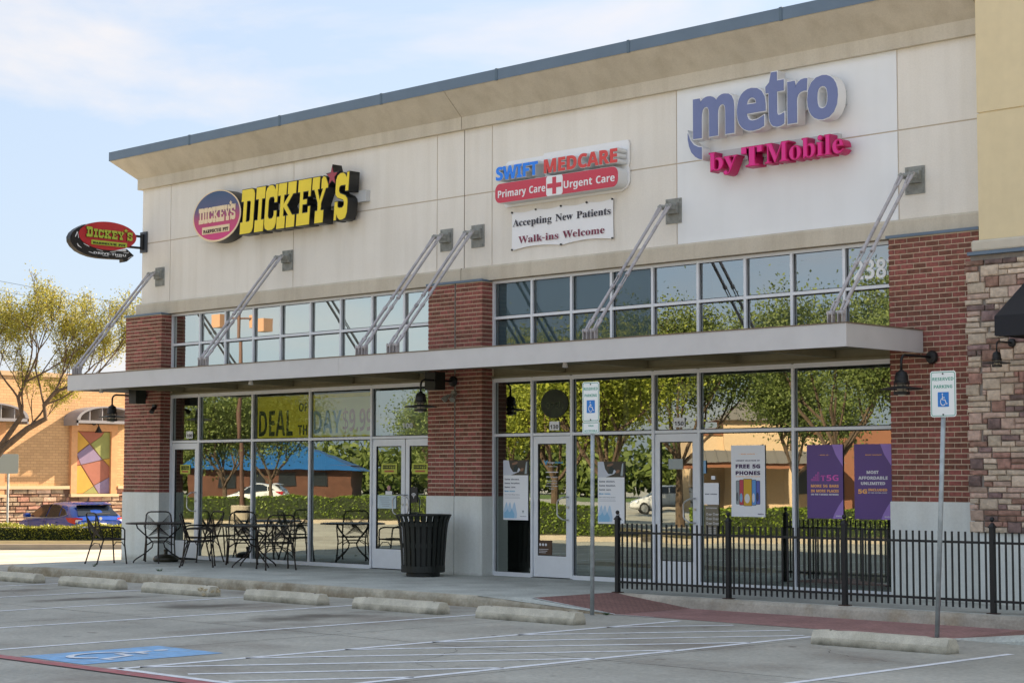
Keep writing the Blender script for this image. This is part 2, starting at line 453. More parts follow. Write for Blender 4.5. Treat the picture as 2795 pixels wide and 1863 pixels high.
def ellipse(cx, cz, a, b, n=48, t0=0, t1=2*PI, rot=0):
    out = []
    for i in range(n if abs(t1-t0) > 6.28 else n+1):
        t = t0+(t1-t0)*i/n
        p, q = a*math.cos(t), b*math.sin(t)
        out.append((cx+p*math.cos(rot)-q*math.sin(rot), cz+p*math.sin(rot)+q*math.cos(rot)))
    return out
def rrect(x0, z0, x1, z1, r, n=5):
    out = []
    for cx, cz, a in ((x1-r, z1-r, 0), (x0+r, z1-r, 90), (x0+r, z0+r, 180), (x1-r, z0+r, 270)):
        for i in range(n+1):
            t = R(a+90*i/n); out.append((cx+r*math.cos(t), cz+r*math.sin(t)))
    return out
def rect(x0, z0, x1, z1): return [(x0, z0), (x1, z0), (x1, z1), (x0, z1)]
FONTS["s"] = _dec(r"""
! 181 71,135;54,480;126,480;109,135 90,-9;60,1;51,15;48,36;51,57;60,71;90,81;119,71;129,57;132,36;129,15;119,1
$ 384 170,-39;170,33;98,39;42,55;42,112;100,93;170,85;170,220;112,241;73,266;49,299;42,341;50,385;76,419;117,441;170,451;170,510;213,510;213,451;278,444;331,426;313,377;266,392;213,400;213,265;287,238;313,222;331,202;343,178;347,148;338,105;312,72;269,48;213,36;213,-39 170,280;170,399;138,393;117,382;104,366;99,346;103,322;115,305;136,291 213,88;247,95;271,106;284,123;289,144;285,166;273,182;250,195;213,206
& 492 187,-7;125,2;77,28;46,69;36,125;43,172;63,208;96,238;139,266;99,318;85,348;81,382;89,426;114,459;153,480;204,487;252,480;289,460;313,427;320,383;314,344;293,312;262,283;224,258;354,133;382,181;401,240;461,240;434,160;415,125;392,95;490,0;410,0;352,56;319,31;281,11;238,-2 188,293;245,336;258,358;262,383;258,405;246,423;227,435;202,439;177,435;156,424;143,406;138,383;142,360;151,338 189,46;229,49;263,60;314,93;175,229;118,185;103,160;97,127;104,94;122,68;151,51
' 151 57,306;44,480;107,480;94,306
, 180 28,-87;47,-3;61,78;124,78;129,71;104,-8;71,-87
- 216 27,154;27,206;189,206;189,154
. 180 89,-9;60,1;51,15;48,36;51,57;60,71;89,81;119,71;129,57;132,36;129,15;119,1
0 384 191,-7;116,10;64,59;34,137;24,240;28,312;40,373;62,421;93,457;136,480;191,487;266,471;318,422;349,344;359,240;355,168;343,107;321,59;290,23;247,1 191,75;223,85;244,116;255,168;259,240;255,312;244,363;223,395;191,405;159,395;139,363;128,312;125,240;128,168;139,117;159,86
1 384 176,0;176,277;177,323;179,373;164,358;144,340;89,296;40,357;194,480;277,480;277,0
2 384 27,0;27,71;147,192;206,254;238,300;248,345;244,370;232,388;213,398;189,402;162,398;136,389;81,353;26,418;70,451;123,476;197,486;241,482;278,469;308,449;330,423;344,392;349,357;345,319;333,284;287,220;215,148;153,90;153,85;362,85;362,0
3 384 164,-7;90,0;26,19;26,105;90,82;153,74;199,79;229,93;246,115;251,146;241,180;227,192;206,200;136,208;99,208;99,285;136,285;204,294;223,304;235,317;244,350;240,373;228,390;207,401;175,404;143,401;116,393;73,369;26,439;92,473;134,483;183,486;249,479;300,456;332,420;343,372;336,327;313,293;280,268;240,253;291,238;327,216;350,183;357,140;352,100;337,65;311,35;274,12;225,-2
4 384 216,0;216,99;11,99;11,170;222,480;315,480;315,178;373,178;373,99;315,99;315,0 101,178;216,178;216,259;217,297;219,338;220,363;205,337;189,311
5 384 162,-7;91,0;33,19;33,107;93,85;158,76;198,81;227,94;245,118;251,152;245,184;227,206;197,220;155,224;116,221;83,214;42,235;60,480;320,480;320,394;149,394;140,300;165,304;201,306;243,302;279,289;310,269;333,240;348,204;353,161;341,91;305,38;245,4
6 384 199,-7;152,-1;110,16;75,44;47,85;29,138;24,203;30,285;51,362;69,396;93,425;124,450;162,469;209,481;264,485;297,484;328,480;328,399;301,404;271,406;218,401;178,387;151,364;132,334;122,298;117,256;137,278;160,296;188,308;225,312;282,302;325,272;353,224;362,160;351,90;318,38;266,4 197,75;224,80;245,95;259,121;264,158;260,190;248,214;228,229;199,234;160,224;134,199;124,167;132,124;157,89;175,78
7 384 75,0;255,394;18,394;18,480;362,480;362,416;181,0
8 384 192,-7;121,2;67,28;35,68;24,122;30,166;50,201;80,229;116,251;86,273;61,299;44,331;38,371;44,406;60,435;85,457;117,473;153,482;192,486;232,482;268,473;300,457;324,435;340,406;345,370;339,331;321,299;293,274;259,253;308,222;346,180;356,154;360,124;355,87;339,55;313,29;280,9;239,-3 192,296;232,321;245,339;250,363;246,383;233,399;215,408;191,412;169,408;150,399;138,383;134,363;138,340;151,322 191,68;224,72;247,84;261,103;266,127;255,159;229,184;196,204;187,209;137,175;122,153;118,128;122,104;136,85;159,72
9 384 120,-7;87,-6;55,-2;55,79;83,75;113,73;166,77;205,92;233,114;251,144;262,181;267,222;225,183;197,171;156,167;101,176;58,206;31,254;21,318;32,388;65,441;117,474;185,485;231,479;273,462;309,434;336,393;354,340;360,275;354,193;333,117;315,83;290,53;260,28;221,9;175,-3 185,244;224,255;250,280;259,311;251,355;227,390;209,400;187,404;160,399;138,383;124,357;120,320;124,288;136,265;156,249
: 180 89,278;60,289;51,303;48,324;51,345;60,359;89,369;119,359;129,345;132,324;129,303;119,289 89,-9;60,1;51,15;48,36;51,57;60,71;89,81;119,71;129,57;132,36;129,15;119,1
A 463 0,0;169,482;293,482;463,0;354,0;319,114;144,114;109,0 170,199;295,199;259,311;251,340;240,375;232,407;223,374;212,336;204,311
B 451 60,0;60,480;210,480;294,473;355,453;391,416;404,358;399,320;384,289;361,266;330,255;373,234;391,220;404,199;413,173;416,139;404,81;369,37;313,9;240,0 162,289;221,289;258,293;282,304;295,321;300,345;294,368;279,384;253,393;216,396;162,396 162,84;228,84;267,88;292,102;306,122;310,149;306,173;292,192;266,205;225,209;162,209
C 428 255,-7;187,1;133,24;91,61;62,110;45,170;39,239;46,307;65,367;97,417;141,455;197,478;264,486;335,477;404,453;371,370;317,392;264,402;212,391;175,358;151,306;144,238;151,171;172,120;209,88;264,78;323,85;386,103;386,18;324,-1
D 497 60,0;60,480;211,480;281,473;342,453;391,419;427,374;450,315;458,244;441,138;389,61;306,15;196,0 162,84;206,84;270,94;316,123;343,173;353,242;344,311;318,359;275,387;216,396;162,396
E 376 60,0;60,480;336,480;336,396;162,396;162,291;324,291;324,208;162,208;162,84;336,84;336,0
F 369 60,0;60,480;335,480;335,396;161,396;161,273;323,273;323,189;161,189;161,0
G 486 262,-7;167,9;97,56;53,134;39,240;46,311;68,371;104,420;153,456;215,479;289,486;365,478;432,457;398,375;348,394;289,402;247,397;212,381;183,357;162,325;148,285;144,238;147,194;156,155;173,123;197,98;229,83;269,78;305,80;333,85;333,185;242,185;242,269;433,269;433,21;354,1
H 514 60,0;60,480;162,480;162,291;352,291;352,480;453,480;453,0;352,0;352,207;162,207;162,0
I 261 21,0;21,58;80,85;80,395;21,422;21,480;240,480;240,422;181,395;181,85;240,58;240,0
J 222 10,-141;-24,-139;-50,-134;-50,-49;-27,-54;-2,-56;30,-49;43,-39;52,-24;60,30;60,480;162,480;162,31;157,-25;143,-69;120,-102;89,-124;52,-137
K 446 60,0;60,480;162,480;162,260;181,288;202,316;332,480;445,480;277,267;446,0;330,0;205,202;162,171;162,0
L 379 60,0;60,480;162,480;162,84;357,84;357,0
M 633 60,0;60,480;199,480;312,113;435,480;573,480;573,0;478,0;478,227;479,279;481,335;483,375;357,0;263,0;148,376;148,336;150,278;151,223;151,0
N 546 60,0;60,480;189,480;397,120;396,187;394,253;394,480;486,480;486,0;357,0;148,363;149,294;151,226;151,0
O 535 267,-7;196,1;139,24;95,61;63,111;45,171;39,241;45,311;63,371;95,420;139,456;196,479;268,487;339,479;396,456;440,420;471,370;490,310;496,240;490,171;471,110;440,61;396,24;339,1 267,79;323,89;361,122;382,173;389,240;382,308;361,359;323,392;268,402;212,392;175,359;153,308;146,240;153,173;175,122;212,89
P 422 60,0;60,480;214,480;294,470;349,440;381,392;392,330;387,289;374,252;351,219;316,193;268,176;206,171;162,171;162,0 162,254;195,254;234,258;264,271;282,293;289,326;284,357;269,379;243,392;208,396;162,396
Q 535 363,-114;275,-7;267,-7;196,1;139,24;95,61;63,111;45,171;39,241;45,311;63,371;95,420;139,456;196,479;268,487;339,479;396,456;440,420;471,370;490,310;496,240;488,165;467,101;430,50;377,15;493,-114 267,79;323,89;361,122;382,173;389,240;382,308;361,359;323,392;268,402;212,392;175,359;153,308;146,240;153,173;175,122;212,89
R 443 60,0;60,480;200,480;285,471;345,444;380,399;392,336;388,305;379,278;346,237;302,209;443,0;330,0;216,184;162,184;162,0 162,267;195,267;238,271;267,283;283,304;289,333;283,362;266,382;236,393;193,396;162,396
S 370 167,-7;95,1;31,22;31,117;102,90;138,80;175,77;207,81;228,92;240,108;244,128;237,153;217,172;150,207;114,225;77,253;48,293;39,319;36,350;47,407;80,450;131,477;199,486;270,478;341,453;308,373;249,394;195,402;170,398;151,388;140,373;136,353;141,330;158,313;226,277;289,241;312,220;329,196;340,168;343,133;332,76;297,31;242,3
T 389 144,0;144,395;13,395;13,480;375,480;375,395;245,395;245,0
U 508 252,-7;168,5;107,42;70,98;57,171;57,480;158,480;158,186;165,136;183,103;213,85;255,79;297,85;327,105;344,138;349,187;349,480;451,480;451,169;445,122;429,80;401,44;363,16;313,-1
V 437 163,0;0,480;103,480;193,194;200,167;211,125;218,89;225,125;236,167;243,194;334,480;437,480;273,0
W 649 122,0;0,480;100,480;161,218;170,179;179,132;185,92;191,132;199,177;207,211;277,480;373,480;443,211;450,177;459,132;465,92;471,132;480,179;488,218;549,480;649,480;527,0;412,0;347,252;342,274;335,306;328,339;324,364;321,339;314,307;308,274;302,251;238,0
X 448 0,0;159,247;10,480;122,480;226,307;327,480;437,480;286,242;448,0;332,0;220,181;109,0
Y 419 159,0;159,183;0,480;110,480;210,282;310,480;419,480;260,187;260,0
Z 389 16,0;16,66;246,396;22,396;22,480;367,480;367,414;137,84;373,84;373,0
a 406 142,-7;97,0;60,22;36,58;28,109;38,160;69,196;120,217;192,226;256,228;256,244;252,269;241,287;223,297;199,300;146,292;95,273;62,341;128,365;203,374;268,366;316,342;345,302;355,244;355,0;285,0;266,50;239,24;214,7;183,-3 179,66;209,71;234,86;250,109;256,140;256,170;217,169;176,164;150,151;136,132;131,109;134,89;144,76
b 425 254,-7;218,-3;190,8;152,40;146,40;129,0;52,0;52,510;152,510;152,392;151,351;148,319;170,340;192,358;221,369;257,373;312,361;357,325;385,266;395,184;385,101;356,42;311,5 226,75;253,82;275,103;288,138;293,185;288,232;274,266;253,287;224,293;191,287;170,269;157,239;152,195;152,185;156,138;168,103;190,82
c 345 201,-7;129,5;75,39;41,97;30,181;36,242;53,291;80,328;117,353;160,368;210,373;276,366;324,349;295,271;251,287;210,293;176,286;152,265;137,230;132,182;137,134;153,101;177,81;210,75;266,83;313,106;313,21;265,0
d 425 169,-7;113,5;69,41;40,101;30,183;40,265;69,325;114,361;171,373;207,370;236,358;259,341;277,320;275,351;273,393;273,510;373,510;373,0;296,0;277,48;255,27;233,9;204,-3 203,73;239,79;262,98;275,128;279,171;279,182;275,229;263,264;240,285;202,292;173,285;150,264;136,229;132,181;136,134;150,100;173,80
e 397 218,-7;166,-2;121,14;83,40;54,76;36,123;30,181;36,240;52,288;78,325;113,352;155,368;203,373;271,363;324,330;357,278;368,207;368,158;132,158;139,121;157,92;185,74;223,68;287,75;347,97;347,19;290,0 134,225;274,225;269,256;257,280;235,297;204,302;178,298;156,283;141,259
f 260 69,0;69,291;13,291;13,340;69,367;69,394;72,435;84,466;103,488;129,503;161,511;198,514;252,509;290,498;265,425;240,431;209,435;191,431;178,422;169,390;169,367;255,367;255,291;169,291;169,0
g 425 189,-161;117,-156;52,-140;52,-60;122,-81;195,-88;229,-83;253,-67;268,-41;273,-5;273,3;274,26;275,48;252,23;228,6;200,-4;169,-7;111,6;67,43;39,103;30,183;40,263;68,323;112,361;171,373;232,360;277,320;288,367;373,367;373,-1;361,-70;326,-120;269,-151 204,72;237,77;261,94;275,124;279,170;279,182;275,233;261,267;238,286;203,292;172,285;150,264;137,230;132,181;137,133;150,99;173,79
h 441 52,0;52,510;152,510;152,406;151,355;148,320;153,320;173,344;198,361;227,370;259,373;313,365;355,342;382,300;391,239;391,0;291,0;291,214;287,249;276,274;258,289;232,293;194,286;170,262;157,224;152,173;152,0
i 205 103,412;82,415;64,423;52,438;48,461;52,485;64,500;103,510;141,500;153,485;157,461;153,438;141,423 52,0;52,367;152,367;152,0
j 205 103,412;82,415;64,423;52,438;48,461;52,485;64,500;103,510;141,500;153,485;157,461;153,438;141,423 23,-161;-12,-159;-43,-153;-43,-75;-20,-79;4,-81;23,-78;38,-69;49,-52;52,-25;52,367;152,367;152,-40;149,-72;140,-101;123,-126;98,-145;65,-157
k 416 52,0;52,510;152,510;152,282;151,241;147,199;169,228;192,255;295,367;408,367;262,208;416,0;301,0;195,148;152,114;152,0
l 205 52,0;52,510;152,510;152,0
m 660 52,0;52,367;129,367;142,320;148,320;168,344;194,361;224,370;255,373;292,370;323,360;348,344;366,320;375,320;395,344;421,361;452,370;483,373;538,365;577,342;601,300;609,239;609,0;509,0;509,214;506,249;495,274;478,289;454,293;420,286;398,265;385,231;381,184;381,0;281,0;281,214;277,249;267,274;250,289;226,293;190,286;168,262;156,224;152,173;152,0
n 441 52,0;52,367;129,367;142,320;148,320;168,344;196,361;227,370;261,373;314,365;355,342;382,300;391,239;391,0;291,0;291,214;287,249;277,274;258,289;232,293;193,286;169,262;157,224;152,173;152,0
o 416 207,-7;159,-1;116,15;80,43;53,80;36,128;30,184;42,265;78,324;134,361;209,373;258,368;300,351;336,324;363,287;380,240;385,184;373,103;337,43;281,6 208,74;242,81;266,102;279,136;283,184;279,232;266,266;242,286;208,293;173,286;150,266;137,232;132,184;137,136;150,102;174,81
p 425 52,-161;52,367;134,367;148,319;192,357;221,369;257,373;312,361;357,325;385,266;395,184;385,102;355,42;310,5;254,-7;218,-3;191,8;152,40;147,40;152,-13;152,-161 226,75;255,82;276,103;289,138;293,185;289,233;276,266;254,287;224,293;191,287;170,269;157,239;152,195;152,185;156,138;168,103;190,82
q 425 273,-161;273,-7;277,48;256,27;234,9;205,-3;169,-7;113,5;69,41;40,101;30,183;40,265;69,325;114,361;171,373;207,370;236,358;259,341;277,320;288,367;373,367;373,-161 204,72;240,78;262,96;275,127;279,170;279,182;275,229;263,264;240,285;203,292;172,285;150,264;137,229;132,181;137,133;150,99;173,79
r 305 52,0;52,367;128,367;143,305;148,305;167,331;192,353;222,368;257,373;275,373;291,371;283,277;270,279;254,280;205,271;184,259;167,242;156,218;152,187;152,0
s 334 152,-7;86,-2;31,15;31,97;95,75;155,66;180,69;197,75;206,85;210,98;204,115;183,132;130,156;74,185;55,201;41,220;33,243;30,271;40,316;70,348;116,367;175,373;240,367;304,345;274,273;223,292;174,300;141,293;130,275;135,260;157,244;206,223;261,196;281,181;296,162;305,139;308,109;298,60;269,23;220,1
t 291 178,-7;119,4;96,19;78,41;67,73;63,115;63,291;15,291;15,334;71,367;99,445;163,445;163,367;266,367;266,291;163,291;163,115;166,97;175,84;189,76;207,73;239,77;270,85;270,10;230,-2
u 441 181,-7;127,1;86,25;59,67;50,128;50,367;150,367;150,152;154,118;165,93;183,78;210,73;248,81;272,104;285,142;289,194;289,367;389,367;389,0;312,0;299,47;293,47;273,23;245,6;214,-4
v 382 140,0;0,367;105,367;175,158;185,119;189,83;207,158;277,367;382,367;242,0
w 575 111,0;7,367;106,367;148,204;157,164;164,119;169,84;174,109;179,142;184,172;188,191;233,367;343,367;386,191;393,161;399,118;402,84;410,117;417,163;426,204;470,367;568,367;463,0;354,0;326,128;318,162;307,211;296,258;288,290;278,258;267,211;256,162;248,127;218,0
x 388 3,0;128,187;9,367;123,367;194,250;266,367;379,367;260,187;385,0;271,0;194,126;117,0
y 382 74,-161;45,-160;23,-156;23,-77;41,-79;62,-81;91,-76;112,-61;129,-40;140,-15;146,3;0,367;109,367;179,161;187,130;191,97;198,130;207,161;275,367;382,367;227,-47;201,-97;166,-133;123,-154
z 328 18,0;18,59;188,290;28,290;28,367;302,367;302,302;136,77;308,77;308,0
""")
FONTS["r"] = _dec(r"""
- 216 27,154;27,206;189,206;189,154
A 437 -9,0;-9,18;9,21;24,30;49,75;206,466;224,465;384,87;411,34;425,22;443,18;443,0;229,0;229,18;270,25;283,46;273,81;253,132;103,132;79,71;76,59;75,48;87,26;124,18;128,0 113,161;242,161;177,319
B 443 16,0;16,17;45,22;62,32;72,51;75,82;75,369;69,412;51,433;15,439;15,455;220,455;297,449;352,429;385,396;396,351;389,313;369,283;335,261;287,247;344,231;385,206;410,173;418,132;407,76;371,35;314,9;238,0 182,252;188,252;234,257;263,272;279,301;285,345;281,385;269,412;248,428;216,434;198,432;188,425;182,391 222,24;259,30;283,49;296,81;301,128;295,176;277,208;245,225;197,231;182,231;182,65;190,33;202,26
C 468 257,-11;193,-3;137,20;91,56;56,104;34,162;26,228;34,294;56,351;92,399;139,435;195,458;259,465;309,459;367,440;388,435;408,443;419,465;437,465;437,308;420,308;392,364;356,407;313,434;265,443;212,430;174,389;151,321;144,226;152,138;177,74;219,36;278,24;318,29;358,45;395,71;428,106;447,89;409,45;365,14;314,-5
E 442 14,0;14,17;44,20;62,30;72,48;75,78;75,369;72,405;62,425;44,435;16,439;16,455;399,455;399,320;383,320;369,373;340,406;295,424;232,430;200,428;186,417;183,388;183,246;193,246;232,252;259,269;277,300;288,345;304,345;304,118;287,118;273,181;259,201;241,213;185,222;183,67;185,47;192,35;230,28;276,30;313,39;345,53;371,75;393,105;411,143;430,143;402,0
I 261 13,0;13,17;42,23;61,32;72,49;75,75;75,387;72,412;63,427;45,435;13,439;13,455;244,455;244,439;214,435;196,427;186,412;183,387;183,77;187,44;206,26;246,17;246,0
M 634 14,0;14,17;43,22;61,32;72,50;75,79;75,382;71,416;53,432;15,439;15,455;185,455;317,142;449,455;617,455;617,439;590,433;573,423;563,405;560,378;560,85;565,43;582,23;617,17;617,0;396,0;396,17;433,25;450,44;455,83;455,399;288,0;270,0;105,389;105,80;109,48;120,30;139,20;169,17;169,0
N 494 403,-11;107,350;107,79;110,49;119,31;136,21;167,17;167,0;18,0;18,17;54,23;71,41;76,79;76,388;36,433;18,439;18,455;156,455;391,169;391,377;386,414;369,431;331,439;331,455;480,455;480,439;450,434;433,425;425,407;422,377;422,-11
P 418 15,0;15,17;45,22;62,32;72,50;75,81;75,379;71,406;62,424;44,434;16,439;16,455;214,455;287,452;336,440;366,422;390,398;404,367;409,332;398,280;367,240;314,214;242,206;182,206;182,81;185,50;194,32;212,22;242,17;242,0 182,230;201,230;244,235;272,253;287,283;292,329;288,375;275,406;252,425;216,431;189,424;182,398
R 473 15,0;15,17;45,22;62,32;72,50;75,81;75,379;71,406;62,424;44,434;16,439;16,455;217,455;305,448;367,426;405,388;417,334;411,296;392,265;360,241;315,224;432,50;452,26;478,17;480,0;338,0;201,212;182,212;182,81;185,50;194,32;212,22;242,17;242,0 182,234;203,234;249,240;280,258;298,290;304,336;299,378;284,407;259,425;224,431;202,429;190,422;182,385
T 423 92,0;92,17;123,21;142,31;152,50;156,81;156,433;149,433;102,426;65,403;41,367;29,318;11,318;11,455;410,455;410,317;394,317;381,368;357,404;319,426;269,433;263,433;263,81;267,49;276,30;296,21;328,17;328,0
U 492 248,-13;168,-2;114,29;83,81;73,155;73,379;70,406;61,424;43,434;15,439;15,455;240,455;240,439;202,432;185,415;181,379;181,140;186,88;203,51;232,29;275,22;326,31;363,56;385,99;392,159;392,378;389,406;379,423;360,433;328,439;328,455;474,455;474,439;448,432;433,421;425,404;422,378;422,181;412,92;380,32;325,-2
W 611 171,-11;32,393;15,427;3,435;-15,439;-15,455;181,455;181,439;150,432;143,423;140,410;148,373;223,153;301,353;286,399;278,418;267,429;229,439;229,455;439,455;439,439;404,432;393,412;399,386;474,166;541,369;549,406;546,421;538,430;503,439;503,455;624,455;624,439;607,433;594,421;575,379;446,-11;428,-11;316,309;190,-11
a 344 255,-10;216,1;200,35;151,2;95,-9;64,-4;40,11;25,34;20,63;31,104;63,136;119,164;199,190;199,241;196,266;187,282;171,292;148,296;115,290;104,274;113,257;123,231;120,215;110,202;95,194;77,191;59,194;45,203;36,218;33,236;37,259;49,278;69,295;95,308;126,316;162,318;223,312;263,292;285,259;293,210;293,62;295,40;304,34;320,42;329,28;294,-1 151,34;174,41;199,63;199,169;164,157;138,139;123,114;118,84;126,46
b 361 43,-11;43,388;37,428;8,439;8,455;138,455;138,279;175,308;221,318;254,313;284,299;308,276;326,245;338,208;342,166;337,118;323,75;300,40;270,13;233,-4;192,-10;148,-1;105,28;53,-11 183,14;213,23;232,49;242,95;245,160;242,213;231,251;212,273;184,280;155,270;144,257;138,242;138,69;149,28
c 293 156,-10;119,-5;87,11;59,35;38,68;24,106;19,150;25,196;40,237;64,271;96,297;133,313;175,319;218,314;250,298;271,275;277,245;275,228;266,215;253,207;236,204;206,216;196,251;197,261;197,271;190,290;169,297;144,290;126,269;116,235;112,187;118,123;137,76;166,48;204,38;239,47;271,72;285,60;227,8
e 301 154,-10;117,-5;85,10;58,35;37,69;24,109;19,157;24,201;38,240;59,273;87,298;120,313;157,318;209,309;249,280;274,234;283,173;283,166;117,166;123,112;138,73;164,50;199,42;237,53;270,86;285,73;228,11 116,192;201,192;201,215;193,277;181,292;161,297;127,274;116,203
g 327 146,-140;89,-136;48,-122;22,-100;14,-75;28,-46;69,-26;35,-1;24,30;28,54;42,74;67,92;102,110;42,150;22,212;27,242;40,268;60,289;88,305;120,315;157,318;196,315;233,304;317,304;317,268;268,268;286,237;291,203;288,176;276,151;258,131;234,116;205,106;172,103;157,103;142,104;112,94;104,84;101,71;111,55;141,49;175,49;259,40;285,29;303,13;312,-9;316,-37;305,-80;272,-113;219,-133 157,124;178,130;190,146;197,173;199,211;197,249;190,276;178,292;157,297;137,292;124,276;117,249;114,211;117,173;124,146;137,130 161,-116;205,-113;238,-104;257,-88;263,-66;260,-51;249,-41;205,-34;97,-34;79,-52;73,-73;79,-89;95,-103;122,-113
i 198 101,362;81,366;65,376;54,393;50,412;54,432;65,449;81,460;101,463;120,460;137,449;147,432;151,412;147,393;136,376;120,366 18,0;18,16;45,26;52,56;52,252;47,285;20,293;21,310;148,310;148,56;154,26;180,16;180,0
k 359 17,0;17,16;45,26;52,56;52,398;47,429;38,436;20,439;21,455;148,455;148,169;227,248;240,264;244,278;235,290;209,293;206,310;345,310;345,293;308,284;275,260;222,209;346,34;360,21;376,16;376,0;211,0;211,16;217,16;234,20;239,32;232,49;163,147;148,134;148,56;154,26;180,16;180,0
l 199 18,0;18,16;45,26;52,56;52,398;47,429;38,436;20,439;20,455;148,455;148,56;154,26;180,16;180,0
m 554 18,0;18,16;45,26;52,56;52,253;46,284;36,291;19,294;19,310;146,310;146,265;188,305;237,318;292,304;320,261;364,304;418,318;455,312;482,292;498,258;504,212;504,56;510,26;520,19;536,16;536,0;377,0;377,16;393,19;403,26;410,56;410,217;404,258;394,268;377,271;349,263;324,237;324,56;331,26;340,19;356,16;356,0;199,0;199,16;215,19;225,26;232,56;232,217;226,258;216,268;199,271;170,262;146,235;146,56;152,27;162,19;177,16;177,0
n 381 18,0;18,16;45,26;52,56;52,253;46,284;36,291;19,294;19,310;148,310;148,267;190,306;243,318;281,312;309,292;325,258;330,212;330,56;337,26;347,19;363,16;363,0;202,0;202,16;207,16;228,26;235,56;235,217;229,258;219,268;203,271;173,262;148,235;148,56;154,26;164,19;180,16;180,0
o 336 169,-10;127,-5;90,11;60,37;38,70;24,110;19,154;24,199;38,239;60,272;90,297;127,313;168,318;209,313;245,298;275,273;298,240;312,200;317,154;312,108;298,69;275,36;245,11;210,-5 169,11;193,18;209,39;217,81;220,154;217,227;208,271;192,292;169,299;144,292;128,271;120,227;117,154;120,82;128,39;144,18
p 371 17,-139;17,-124;40,-117;50,-101;52,-64;52,243;46,283;19,295;19,310;143,310;143,263;180,305;230,319;264,314;293,298;317,274;335,241;346,203;350,160;346,113;334,72;316,38;291,12;261,-5;227,-10;183,1;148,32;148,-58;152,-99;167,-118;197,-123;197,-139 195,28;222,36;239,59;249,99;253,154;250,208;241,248;225,270;199,278;171,267;148,235;148,69;167,38
s 288 151,-10;122,-6;87,6;73,9;60,4;51,-9;36,-9;36,105;53,105;66,68;87,39;112,21;140,15;162,18;179,27;189,40;192,58;183,84;156,105;107,130;76,148;54,169;41,193;37,220;44,259;65,291;98,312;141,319;166,316;199,308;206,306;213,305;223,308;230,319;244,319;244,222;228,222;215,254;196,277;174,291;149,296;130,294;116,286;108,274;105,259;115,232;146,212;191,189;221,172;241,151;253,127;257,95;250,51;228,18;194,-3
t 228 124,-9;89,-4;66,10;53,36;48,71;48,279;20,279;20,300;88,369;129,424;144,424;144,310;208,310;208,279;144,279;144,82;149,51;157,43;168,40;189,49;206,75;222,66;182,9
w 435 122,-10;17,265;6,284;-11,293;-11,310;138,310;138,293;120,289;114,276;116,266;120,253;167,127;211,235;201,266;190,288;168,295;168,310;323,310;323,293;302,288;296,276;296,269;298,262;336,141;382,256;387,275;380,289;356,295;356,310;445,310;445,295;425,284;412,258;304,-10;289,-10;223,197;140,-10
x 319 5,0;5,15;34,29;62,56;123,136;43,263;24,285;4,293;4,310;169,310;169,294;147,291;140,280;149,260;183,206;224,257;234,279;227,290;201,294;201,310;311,310;311,296;283,283;254,254;198,184;291,36;303,21;319,15;319,0;155,0;155,16;178,19;185,30;173,59;138,114;97,61;85,34;92,20;114,15;118,0
y 300 52,-140;29,-137;10,-125;-3,-107;-7,-84;-4,-67;5,-53;18,-43;36,-40;64,-49;72,-61;75,-76;74,-81;74,-87;77,-96;86,-99;99,-92;114,-74;129,-44;140,-5;36,251;25,275;15,287;-3,293;-5,310;162,310;162,293;136,289;128,275;130,267;133,257;185,119;230,241;236,260;238,274;229,289;203,293;203,310;300,310;300,293;287,290;277,281;259,242;162,-24;129,-96;113,-117;95,-131
""")

# ------------------------------------------------------------------ palette
M_lot = mat('parking concrete', (0.42, 0.41, 0.355), 0.85, var=0.2, vs_=0.45, bump=0.4, bs=25, stain=0.9, ss=0.55, stain_col=(0.22, 0.185, 0.15), grain=0.14, gs=16)
M_walk = mat('sidewalk concrete', (0.50, 0.52, 0.47), 0.85, var=0.16, vs_=1.1, bump=0.2, bs=40, stain=0.55, ss=1.4, stain_col=(0.26, 0.25, 0.21), grain=0.15, gs=20)
M_curb = mat('curb concrete', (0.46, 0.42, 0.33), 0.9, var=0.25, vs_=2.5, bump=0.5, bs=30, stain=0.9, ss=1.6, stain_col=(0.26, 0.20, 0.12), grain=0.10, gs=22, foot=(-0.20, -0.04, (0.20, 0.145, 0.075), 0.85))
M_stop = mat('wheel stop concrete', (0.62, 0.58, 0.47), 0.9, var=0.15, vs_=5, bump=0.4, bs=90, stain=0.6, ss=2.0, stain_col=(0.30, 0.28, 0.20), grain=0.12, gs=60, foot=(-0.17, -0.09, (0.09, 0.085, 0.055), 0.85))
M_eifs = mat('cream render', (0.86, 0.82, 0.745), 0.9, var=0.04, vs_=0.7, bump=0.35, bs=150, streak=0.26, grain=0.03, gs=40)
M_white_eifs = mat('white render', (0.88, 0.90, 0.91), 0.9, var=0.02, vs_=1.5, bump=0.25, bs=160, streak=0.08)
M_band = mat('tan render', (0.63, 0.57, 0.46), 0.9, var=0.07, vs_=1.2, bump=0.3, bs=160, streak=0.45, grain=0.06, gs=40)
M_joint = mat('joint tan', (0.60, 0.52, 0.42), 0.9)
M_coping = mat('blue grey coping metal', (0.13, 0.185, 0.25), 0.45, var=0.08, vs_=2)
M_rod = mat('worn grey rod paint', (0.46, 0.44, 0.45), 0.5, var=0.1, vs_=6, stain=0.5, ss=9, stain_col=(0.08, 0.075, 0.08))
M_grey = mat('light grey painted metal', (0.62, 0.61, 0.605), 0.5, var=0.04, vs_=1.5, stain=0.12, ss=2.5, stain_col=(0.3, 0.28, 0.26))
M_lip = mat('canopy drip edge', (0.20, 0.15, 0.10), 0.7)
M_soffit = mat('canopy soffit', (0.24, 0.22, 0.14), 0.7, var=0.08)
M_alu = mat('silver anodised frame', (0.78, 0.81, 0.85), 0.45, metal=0.1, var=0.03)
M_gasket = mat('black gasket', (0.015, 0.015, 0.015), 0.7)
